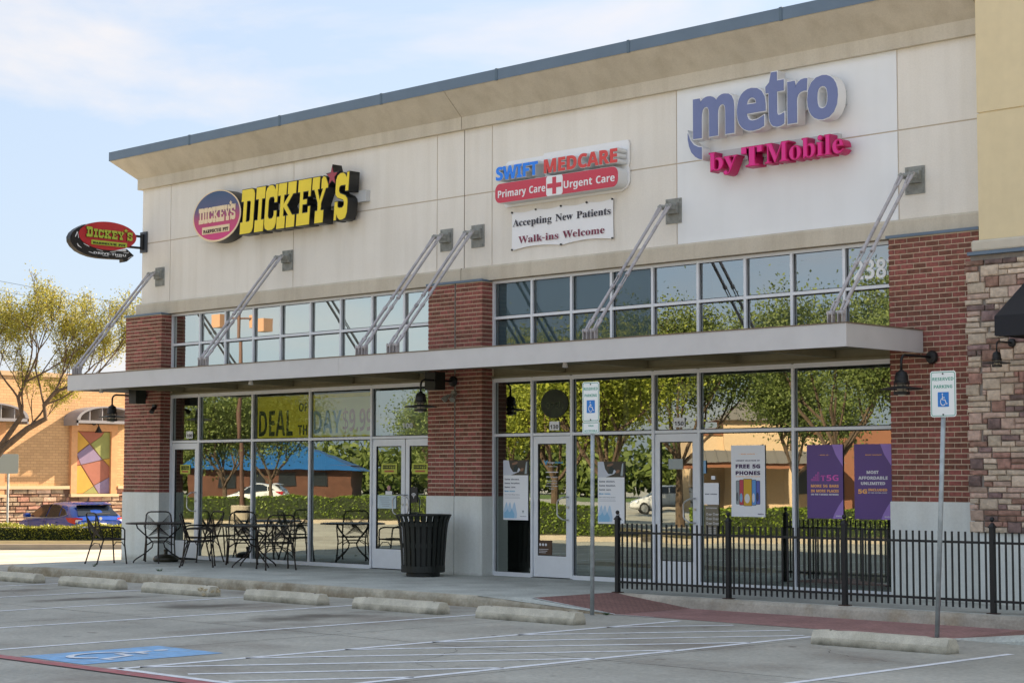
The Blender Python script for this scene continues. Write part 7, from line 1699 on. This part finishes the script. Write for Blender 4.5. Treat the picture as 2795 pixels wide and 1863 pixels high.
# ------------------------------------------------------------------ cars
def make_car(loc, heading, paint, label, hatch=True, group='parked cars', detail=True):
    t = empty('parked_car', (0, 0, 0), label, 'car', group)
    # stations from the rear (x=-2.15) to the front (x=2.15): x, half width at sill/belt/roof, z sill, z belt, z top
    S_ = [(-2.16, 0.62, 0.74, 0.55, 0.42, 0.86, 0.92), (-2.05, 0.78, 0.86, 0.60, 0.28, 0.98, 1.02), (-1.75, 0.83, 0.90, 0.62, 0.20, 1.02, 1.30), (-1.35, 0.85, 0.91, 0.62, 0.18, 1.00, 1.43), (-0.6, 0.86, 0.91, 0.63, 0.18, 0.96, 1.48),
          (0.15, 0.86, 0.91, 0.62, 0.18, 0.93, 1.46), (0.55, 0.86, 0.90, 0.60, 0.18, 0.92, 1.34), (1.15, 0.86, 0.89, 0.60, 0.18, 0.90, 0.98), (1.75, 0.83, 0.85, 0.58, 0.20, 0.80, 0.86), (2.08, 0.72, 0.74, 0.50, 0.28, 0.66, 0.70), (2.18, 0.55, 0.58, 0.4, 0.36, 0.55, 0.58)]
    mb = MB()
    for x, ws, wb, wr, zs, zb, zt in S_:
        ring = [(-ws, zs), (-wb, (zs+zb)/2), (-wb*0.985, zb), (-(wb*0.5+wr*0.5) if zt-zb > 0.2 else -wb*0.9, (zb*0.45+zt*0.55)), (-wr, zt-0.02), (0, zt+0.015 if zt-zb > .1 else zt)]
        ring = ring+[(-a, b) for a, b in ring[-2::-1]]
        for a, b in ring: mb.v.append((x, a, b))
    n = 11
    for i in range(len(S_)-1):
        for j in range(n-1): mb.f.append((i*n+j, i*n+j+1, (i+1)*n+j+1, (i+1)*n+j)); mb.m.append(0)
        mb.f.append((i*n+n-1, i*n, (i+1)*n, (i+1)*n+n-1)); mb.m.append(0)
    mb.f.append(tuple(range(n))); mb.m.append(0); mb.f.append(tuple(range((len(S_)-1)*n, len(S_)*n))[::-1]); mb.m.append(0)
    body = obj('body', mb, paint, t, smooth=True, subsurf=2)
    gl = mat('dark car glass', (0.01, 0.014, 0.018), 0.04, spec=0.8)
    blk = mat('black car trim', (0.012, 0.012, 0.014), 0.5)
    def side(y):
        s_ = 1 if y > 0 else -1
        def Q(x, z):
            f = min(1, max(0, (z-0.96)/0.45)); return (x, s_*(0.912-0.23*f), z)
        for nm, pts_ in (('side_window', [(-0.25, 0.99), (0.30, 0.985), (0.82, 1.02), (0.42, 1.26), (0.22, 1.36), (-0.25, 1.395)]), ('side_window', [(-1.08, 1.02), (-0.32, 0.995), (-0.32, 1.395), (-0.80, 1.375), (-1.02, 1.30)]), ('side_window', [(-1.55, 1.10), (-1.14, 1.03), (-1.08, 1.29), (-1.30, 1.24)])):
            v = [Q(*p) for p in pts_]; v2 = [(a, b-s_*0.05, c) for a, b, c in v]; k = len(v)
            f = [tuple(range(k)) if s_ < 0 else tuple(range(k))[::-1]]+[(i, (i+1) % k, k+(i+1) % k, k+i) for i in range(k)]
            obj(nm, MB().add(v+v2, f), gl, t)
        obj('chrome_strip', MB().tube([Q(1.1, 0.965), Q(0.3, 0.965), Q(-0.9, 0.985), Q(-1.35, 1.03), Q(-1.60, 1.10)], 0.011, 5), mat('chrome', (0.7, 0.7, 0.72), 0.2, metal=0.9), t)
        obj('door_seam', MB().tube([(-0.28, s_*0.925, 0.35), Q(-0.28, 0.93)], 0.005, 4).tube([(0.85, s_*0.915, 0.35), (0.85, s_*0.905, 0.93)], 0.005, 4), blk, t)
        for x in (-0.1, -0.95): obj('door_handle', MB().box(x-0.10, s_*0.915, 0.84, x+0.08, s_*0.945, 0.87), paint, t, bevel=0.008)
        m_ = obj('wing_mirror', MB().box(0.68, s_*0.90, 0.97, 0.86, s_*1.10, 1.10), paint, t, bevel=0.03)
        for x in (-1.32, 1.32):
            w = obj('wheel', MB().lathe([(0.20, -0.10), (0.31, -0.10), (0.33, -0.06), (0.33, 0.06), (0.31, 0.10), (0.20, 0.10)], (x, s_*0.80, 0.33), 24, axis='y'), mat('tyre rubber', (0.02, 0.02, 0.02), 0.8), t)
            rm = MB().lathe([(0.03, 0.0), (0.21, 0.0), (0.21, 0.02), (0.03, 0.03)], (x, s_*0.905-0.01, 0.33), 20, axis='y')
            obj('rim', rm, mat('alloy rim', (0.45, 0.46, 0.47), 0.35, metal=0.7), w)
        tl = MB().add([(-2.13, s_*0.60, 0.98), (-2.08, s_*0.80, 1.00), (-1.86, s_*0.915, 0.99), (-1.62, s_*0.925, 1.00), (-1.80, s_*0.93, 0.87), (-2.05, s_*0.86, 0.80), (-2.15, s_*0.62, 0.83)], [(0, 1, 5, 6), (1, 2, 4, 5), (2, 3, 4)])
        tl.v += [(a+0.05, b*0.93, c) for a, b, c in tl.v]
        tlo = obj('tail_light', tl, mat('red tail light', (0.42, 0.01, 0.012), 0.15, spec=0.8), t)
        obj('reverse_lens', MB().add([(-2.155, s_*0.66, 0.93), (-2.10, s_*0.82, 0.94), (-2.085, s_*0.845, 0.86), (-2.15, s_*0.70, 0.85)], [(0, 1, 2, 3)]), mat('white lens', (0.6, 0.55, 0.55), 0.2), tlo)
        obj('headlight', MB().hull8([(1.95, s_*0.60, 0.60), (2.10, s_*0.60, 0.60), (1.80, s_*0.87, 0.62), (1.75, s_*0.80, 0.62)], [(1.90, s_*0.58, 0.74), (2.03, s_*0.58, 0.72), (1.70, s_*0.87, 0.78), (1.66, s_*0.80, 0.78)]), mat('clear headlight', (0.5, 0.52, 0.55), 0.1), t)
    side(1); side(-1)
    rw = [(-1.93, 0.62, 1.12), (-1.93, -0.62, 1.12), (-1.60, -0.52, 1.385), (-1.60, 0.52, 1.385)]
    v = [(-2.02, 0.70, 1.055), (-2.02, -0.70, 1.055), (-1.62, -0.56, 1.375), (-1.62, 0.56, 1.375)]
    obj('rear_window', MB().add(v+[(a+0.10, b*0.9, c-0.03) for a, b, c in v], [(0, 1, 2, 3), (0, 4, 5, 1), (1, 5, 6, 2), (2, 6, 7, 3), (3, 7, 4, 0)]), gl, t)
    v = [(1.17, 0.74, 0.985), (1.17, -0.74, 0.985), (0.50, -0.58, 1.38), (0.50, 0.58, 1.38)]
    obj('windscreen', MB().add(v+[(a-0.12, b*0.9, c-0.05) for a, b, c in v], [(3, 2, 1, 0), (0, 1, 5, 4), (1, 2, 6, 5), (2, 3, 7, 6), (3, 0, 4, 7)]), gl, t)
    obj('spoiler', MB().hull8([(-1.78, -0.58, 1.385), (-1.45, -0.60, 1.43), (-1.45, 0.60, 1.43), (-1.78, 0.58, 1.385)], [(-1.80, -0.56, 1.41), (-1.45, -0.58, 1.47), (-1.45, 0.58, 1.47), (-1.80, 0.56, 1.41)]), paint, t, bevel=0.01)
    obj('wiper', MB().tube([(-2.07, 0.0, 1.07), (-2.03, 0.05, 1.10), (-2.02, -0.40, 1.13)], 0.012, 5), blk, t)
    obj('badge', MB().lathe([(0.0, -0.012), (0.05, -0.012), (0.055, 0.0)], (-2.15, 0.0, 0.965), 14, axis='x'), MATS['chrome'], t)
    obj('bumper', MB().box(-2.22, -0.74, 0.30, -2.0, 0.74, 0.58), paint, t, bevel=0.06)
    obj('number_plate', MB().box(-2.20, -0.18, 0.70, -2.165, 0.18, 0.83), M_wh, t)
    obj('antenna', MB().tube([(-1.25, 0, 1.46), (-1.42, 0, 1.60)], 0.010, 5).hull8([(-1.30, -0.03, 1.44), (-1.20, -0.03, 1.46), (-1.20, 0.03, 1.46), (-1.30, 0.03, 1.44)], [(-1.27, -0.01, 1.49), (-1.24, -0.01, 1.49), (-1.24, 0.01, 1.49), (-1.27, 0.01, 1.49)]), blk, t)
    t.location = loc; t.rotation_euler = (0, 0, heading)
    return t
P_blue = mat('metallic blue paint', (0.012, 0.065, 0.36), 0.22, metal=0.25, coat=0.8)
P_white = mat('white car paint', (0.62, 0.63, 0.64), 0.25, coat=0.6)
make_car((-22.5, 8.5, -0.50), R(176), P_blue, 'blue hatchback parked behind the low hedge, seen from the rear', group=None)

# ------------------------------------------------------------------ spring tree at the left edge
LT = empty('spring_tree', (-16.6, 0.9, -0.1), 'open crowned tree with sparse yellow green spring leaves at the left edge', 'tree')
rs = random.Random(4); mb = MB(); tips = []
def limb(pts_, r0, r1):
    k = len(pts_); mb.tube(pts_, [r0+(r1-r0)*i/(k-1) for i in range(k)], 8, cap=False)
root = (-16.55, 1.0, -0.15)
limb([root, (-16.45, 1.2, 0.6), (-16.2, 1.6, 1.5), (-15.67, 2.11, 2.55), (-15.21, 2.49, 3.40), (-15.26, 2.39, 3.87), (-15.1, 2.5, 4.3)], 0.13, 0.035)
limb([(-16.4, 1.3, 0.9), (-15.95, 1.8, 1.9), (-15.6, 2.15, 2.5), (-15.1, 2.6, 3.05), (-14.76, 2.94, 3.32), (-14.79, 2.9, 3.68), (-14.55, 3.08, 4.04), (-14.33, 3.28, 4.14)], 0.12, 0.035)
limb([(-16.4, 1.2, 0.8), (-16.5, 1.25, 1.8), (-16.3, 1.45, 2.7), (-16.0, 1.75, 3.4), (-15.7, 2.05, 3.75)], 0.11, 0.04)
limb([(-14.33, 3.28, 4.14), (-14.0, 3.6, 4.16), (-13.7, 3.85, 4.12)], 0.035, 0.015)
S0 = [(((-15.21, 2.49, 3.40)), (0.2, 0.1, 1)), ((-15.1, 2.5, 4.3), (0.3, 0.3, 1)), ((-15.26, 2.39, 3.87), (-0.5, -0.4, 0.9)), ((-14.55, 3.08, 4.04), (0.3, 0.2, 1)), ((-14.33, 3.28, 4.14), (0.7, 0.6, 0.55)), ((-14.79, 2.9, 3.68), (-0.1, -0.2, 1)),
      ((-15.7, 2.05, 3.75), (-0.4, -0.4, 0.8)), ((-15.7, 2.05, 3.75), (0.1, -0.2, 1)), ((-15.1, 2.6, 3.05), (0.3, 0.6, 0.7)), ((-16.3, 1.45, 2.7), (-0.8, -0.6, 0.8)), ((-14.0, 3.6, 4.16), (0.5, 0.5, 0.6)), ((-15.1, 2.5, 4.3), (-0.3, 0.4, 1))]
S0 += [((-15.67, 2.11, 2.55), (0.5, 0.6, 0.5)), ((-16.0, 1.75, 3.4), (-0.6, -0.5, 0.3)), ((-14.79, 2.9, 3.68), (0.5, 0.7, 0.25)), ((-13.7, 3.85, 4.12), (0.6, 0.7, 0.5)), ((-15.1, 2.5, 4.3), (0.6, 0.5, 0.35))]
for p, d in S0:
    grow(mb, tips, Vector(p), Vector(d).normalized(), 1.0, 0.030, 4, rs, 0.8, 0.06, 0.005, 5)
obj('trunk', mb, M_bark, LT)
ns = np.random.RandomState(4); T = np.array([tuple(p) for p in tips])
print('tips', len(T), T.min(0), T.max(0))
NL = 52000
hz_ = (T[:, 2]-3.2)/3.0
pw = np.clip(1.35-0.85*hz_, 0.18, 1.3); pw /= pw.sum()
idx = ns.choice(len(T), NL, p=pw)
pts_ = T[idx]+ns.normal(size=(NL, 3))*0.10-np.array(wpos(LT))
o = link('crown', leaf_mesh('crown', pts_, 0.056, M_leafy, 4), LT); o['kind'] = 'stuff'
# power lines far behind
for za, zb_, l in ((13.13, 11.8, 'upper overhead wire crossing behind the spring tree'), (12.55, 11.2, 'lower overhead wire crossing behind the spring tree')):
    t = obj('overhead_wire', MB().tube([(-110+i*5.2, -8.2+i*5.3, za-(za-zb_)*(i-7.9)+0.012*(i-9)**2) for i in range(0, 22)], 0.014, 4), M_black)
    tag(t, l, 'wire', 'overhead wires')

# ------------------------------------------------------------------ the far side of the lot (seen in the windows)
def bed(name, poly, z, h=0.15, m=None):
    mb = MB().prism(poly, z, z+h, axis='z'); struct('traffic_island', mb, M_isl)
    c = Vector((sum(a for a, b in poly)/len(poly), sum(b for a, b in poly)/len(poly)))
    inn = []
    for a, b in poly:
        d = (c-Vector((a, b))); L = d.length; d.normalize(); inn.append((a+d.x*0.25, b+d.y*0.25))
    struct('planting_bed', MB().add([(a, b, z+h+0.008) for a, b in inn], [tuple(range(len(inn)))]), m or M_grass)
bed('island', [(-46, -15.5), (-44, -13.8), (-24, -30.0), (-23, -33), (-26, -34), (-46, -19)], -0.17)
hedge(-43.0, -17.2, -24.8, -31.5, -1.4, -0.02, 0.95, 'long clipped hedge across the lot, mirrored in the left windows', 60000, 11, 0.11)
bed('island', [(-14.5, -17.0), (-12.5, -16.3), (-8.2, -19.6), (-8.6, -22.5), (-12.0, -25), (-19, -29.5), (-21, -28)], -0.17)
hedge(-12.4, -17.6, -9.4, -19.9, -1.3, -0.02, 0.95, 'short clipped hedge mirrored in the door marked 130', 22000, 12, 0.10)
bed('island', [(-7.5, -19.3), (-5.5, -18.4), (1.5, -24.5), (1.0, -27.5), (-2, -28), (-8.5, -23)], -0.17)
hedge(-6.4, -19.9, 0.5, -25.8, -1.5, -0.02, 0.85, 'clipped hedge mirrored in the right hand windows', 36000, 13, 0.10)
M_leafb = mat('bright spring leaves', (0.34, 0.39, 0.05), 0.6, island=0.45, trans=0.4)
M_leafm = mat('mid green leaves', (0.15, 0.20, 0.045), 0.6, island=0.45, trans=0.3)
trees = [((-10.64, -20.71, 0), 7.2, 1, M_leafb, 9000, 0.19, 'bright green tree behind the short clipped hedge'), ((-17.9, -26.2, 0), 7.2, 2, M_leafb, 9000, 0.20, 'bright green tree standing further behind the short hedge'),
         ((-16.8, -32.1, 0), 9.5, 3, M_leafm, 9000, 0.21, 'tall mid green tree mirrored over the door marked 150'), ((-8.93, -31.5, 0), 9.9, 4, M_leafm, 11000, 0.21, 'tall mid green tree mirrored beside the right brick pier'),
         ((-2.2, -27.6, 0), 8.8, 5, M_leafm, 9000, 0.20, 'tree at the right end of the right hand hedge'), ((-40.9, -31.0, 0), 6.6, 6, M_leafm, 8000, 0.20, 'spreading tree behind the long hedge, mirrored in the middle left pane'),
         ((-36.0, -24.5, 0), 6.0, 7, M_leafm, 7000, 0.19, 'tree behind the long hedge, beside the lamp post'), ((-37.5, -38.5, 0), 6.5, 8, M_leafm, 6000, 0.2, 'tree behind the long hedge, mirrored over the double door'),
         ((-34.0, -47.0, 0), 8.0, 9, M_leafb, 7000, 0.24, 'light green tree far behind the bright trees'), ((-19.5, -43.5, 0), 7.5, 10, M_leafm, 7000, 0.22, 'mid green tree in front of the hip roofed shop'),
         ((-24.5, -31.0, 0), 6.5, 12, M_leafb, 7000, 0.2, 'light green tree left of the bright trees')]
for loc, H, sd, m, nl, lf, lab in trees:
    tree((loc[0], loc[1], -0.1), H, lab, sd, m, int(nl*3.2), lf*0.68, trunk=0.15 if H > 7 else 0.11, blob=0.55)
# light pole on a concrete foot
t = empty('light_pole', (-34.1, -24.0, -0.17), 'brown parking lot light pole on a round concrete foot', 'lamp post')
obj('foot', MB().lathe([(0.42, 0), (0.42, 0.72), (0.38, 0.76)], (-34.1, -24.0, -0.17), 20), M_isl, t)
M_brn = mat('brown painted pole', (0.10, 0.05, 0.035), 0.6)
obj('pole', MB().tube([(-34.1, -24.0, 0.5), (-34.1, -24.0, 8.6)], [0.10, 0.075], 10), M_brn, t)
obj('lamp_head', MB().box(-34.9, -23.6, 8.0, -34.3, -23.1, 8.55).box(-33.9, -24.9, 8.0, -33.3, -24.4, 8.55), mat('tan lamp head', (0.35, 0.2, 0.12), 0.6), t)
obj('arm', MB().tube([(-34.6, -23.35, 8.4), (-33.6, -24.65, 8.4)], 0.04, 6), M_brn, t)
# blue roofed brick restaurant
t = empty('blue_roof_building', (-92, -70, -0.17), 'brick building with a low blue hipped roof, mirrored in the left windows', 'building')
d = Vector((10.1, -10.0)).normalized(); n2 = Vector((-d.y, d.x))*-1
o0 = Vector((-95.5, -64.2))
def q_(a, b, z): return (o0.x+d.x*a+n2.x*b, o0.y+d.y*a+n2.y*b, z)
M_dbr = mat('dark red brown brick', (0.10, 0.042, 0.025), 0.9, var=0.2, vs_=1.5)
obj('wall', MB().hull8([q_(0.8, 0.8, -0.2), q_(14.0, 0.8, -0.2), q_(14.0, 13, -0.2), q_(0.8, 13, -0.2)], [q_(0.8, 0.8, 2.6), q_(14.0, 0.8, 2.6), q_(14.0, 13, 2.6), q_(0.8, 13, 2.6)]), M_dbr, t)
obj('roof', MB().hull8([q_(-0.2, 0, 2.45), q_(14.9, 0, 2.15), q_(14.9, 14, 2.15), q_(-0.2, 14, 2.45)], [q_(4.0, 5.5, 5.0), q_(7.8, 5.5, 5.0), q_(7.8, 8, 5.0), q_(4.0, 8, 5.0)]), mat('blue metal roof', (0.012, 0.10, 0.28), 0.5, var=0.08, vs_=1), t)
for k in range(4): obj('window', MB().hull8([q_(3+k*2.6, 0.72, 0.9), q_(4.4+k*2.6, 0.72, 0.9), q_(4.4+k*2.6, 0.79, 0.9), q_(3+k*2.6, 0.79, 0.9)], [q_(3+k*2.6, 0.72, 2.0), q_(4.4+k*2.6, 0.72, 2.0), q_(4.4+k*2.6, 0.79, 2.0), q_(3+k*2.6, 0.79, 2.0)]), mat('dark far window', (0.02, 0.025, 0.03), 0.1), t)
# cream shop with hip roofed tower
t = empty('hip_roof_shop', (-34, -62, -0.17), 'cream shop with a grey standing seam hip roof and porch, mirrored in the right windows', 'building')
d = Vector((7.9, -7.7)).normalized(); n2 = Vector((d.y, -d.x)); o0 = Vector((-38.6, -59.8))
M_cr = mat('cream shop wall', (0.62, 0.45, 0.28), 0.9, var=0.05); M_seam = mat('grey seam roof', (0.19, 0.175, 0.155), 0.5); M_ob2 = mat('orange shop wall', (0.26, 0.11, 0.06), 0.9)
def bx(nm, a0, a1, b0, b1, z0, z1, m): obj(nm, MB().hull8([q_(a0, b0, z0), q_(a1, b0, z0), q_(a1, b1, z0), q_(a0, b1, z0)], [q_(a0, b0, z1), q_(a1, b0, z1), q_(a1, b1, z1), q_(a0, b1, z1)]), m, t)
def hip(nm, a0, a1, b0, b1, z0, z1, m):
    i = min(a1-a0, b1-b0)*0.42
    r_ = obj(nm, MB().hull8([q_(a0, b0, z0), q_(a1, b0, z0), q_(a1, b1, z0), q_(a0, b1, z0)], [q_(a0+i, b0+i, z1), q_(a1-i, b0+i, z1), q_(a1-i, b1-i, z1), q_(a0+i, b1-i, z1)]), m, t)
    nse = int((a1-a0)/0.55); mb = MB()
    for k in range(1, nse):
        a = a0+(a1-a0)*k/nse; tt = min(1, min(a-a0, a1-a)/i); mb.tube([q_(a, b0-0.01, z0+0.02), q_(a+(0 if tt >= 1 else 0), b0+i*tt, z0+(z1-z0)*tt+0.03)], 0.035, 4)
    o = obj('roof_seams', mb, m, t); o['kind'] = 'stuff'
bx('wall', 0, 22, 0.6, 9, -0.2, 4.1, M_cr); bx('parapet', -0.1, 22.1, 0.5, 9.1, 4.1, 4.5, M_ob2)
bx('tower', 1.8, 5.6, 0.1, 4.5, -0.2, 5.0, M_cr); hip('tower_roof', 1.3, 6.1, -0.3, 5.0, 5.0, 6.3, M_seam)
bx('side_block', 8.5, 13, -0.4, 3, -0.2, 4.7, M_ob2)
hip('porch_roof', -1.2, 8.5, -3.2, 0.5, 2.5, 3.2, M_seam); bx('porch_beam', -1.0, 8.3, -3.0, -2.8, 2.2, 2.5, M_ob2)
for a in (-0.8, 2.2, 5.2, 8.0): bx('column', a, a+0.35, -3.0, -2.65, -0.2, 2.2, M_cr)
for a in (6.2, 10, 14, 17): bx('window', a, a+1.5, 0.52, 0.59, 0.8, 2.4, MATS['dark far window'])
make_car((-62.5, -46.5, -0.17), R(140), P_white, 'white car parked beyond the long hedge, mirrored in the left windows', group='white cars across the lot')
make_car((-38.5, -57.0, -0.17), R(135), P_white, 'white car parked in front of the cream shop', group='white cars across the lot')
# sky-line trees far off
mb = []
rs_ = np.random.RandomState(77)
for k in range(46):
    t_ = k/45; x = -133+60*t_+rs_.uniform(-4, 4)+ -6; y = -83-60*t_+rs_.uniform(-4, 4)-6
    r0 = rs_.uniform(2.5, 4.5); n = 500
    v = rs_.normal(size=(n, 3)); v /= np.linalg.norm(v, axis=1)[:, None]; v *= r0*rs_.uniform(0.6, 1.0, (n, 1))
    mb.append(v*np.array([1.3, 1.3, 0.8])+np.array([x, y, r0*0.7]))
o = link('distant_trees', leaf_mesh('distant_trees', np.concatenate(mb), 0.9, M_leafm, 5)); tag(o, 'distant line of green trees beyond the lot', 'trees', kind='stuff')
struct('lawn', MB().add([(-150, -70, -0.15), (-60, -160, -0.15), (-46, -128, -0.15), (-118, -52, -0.15)], [(0, 1, 2, 3)]), M_lawn)
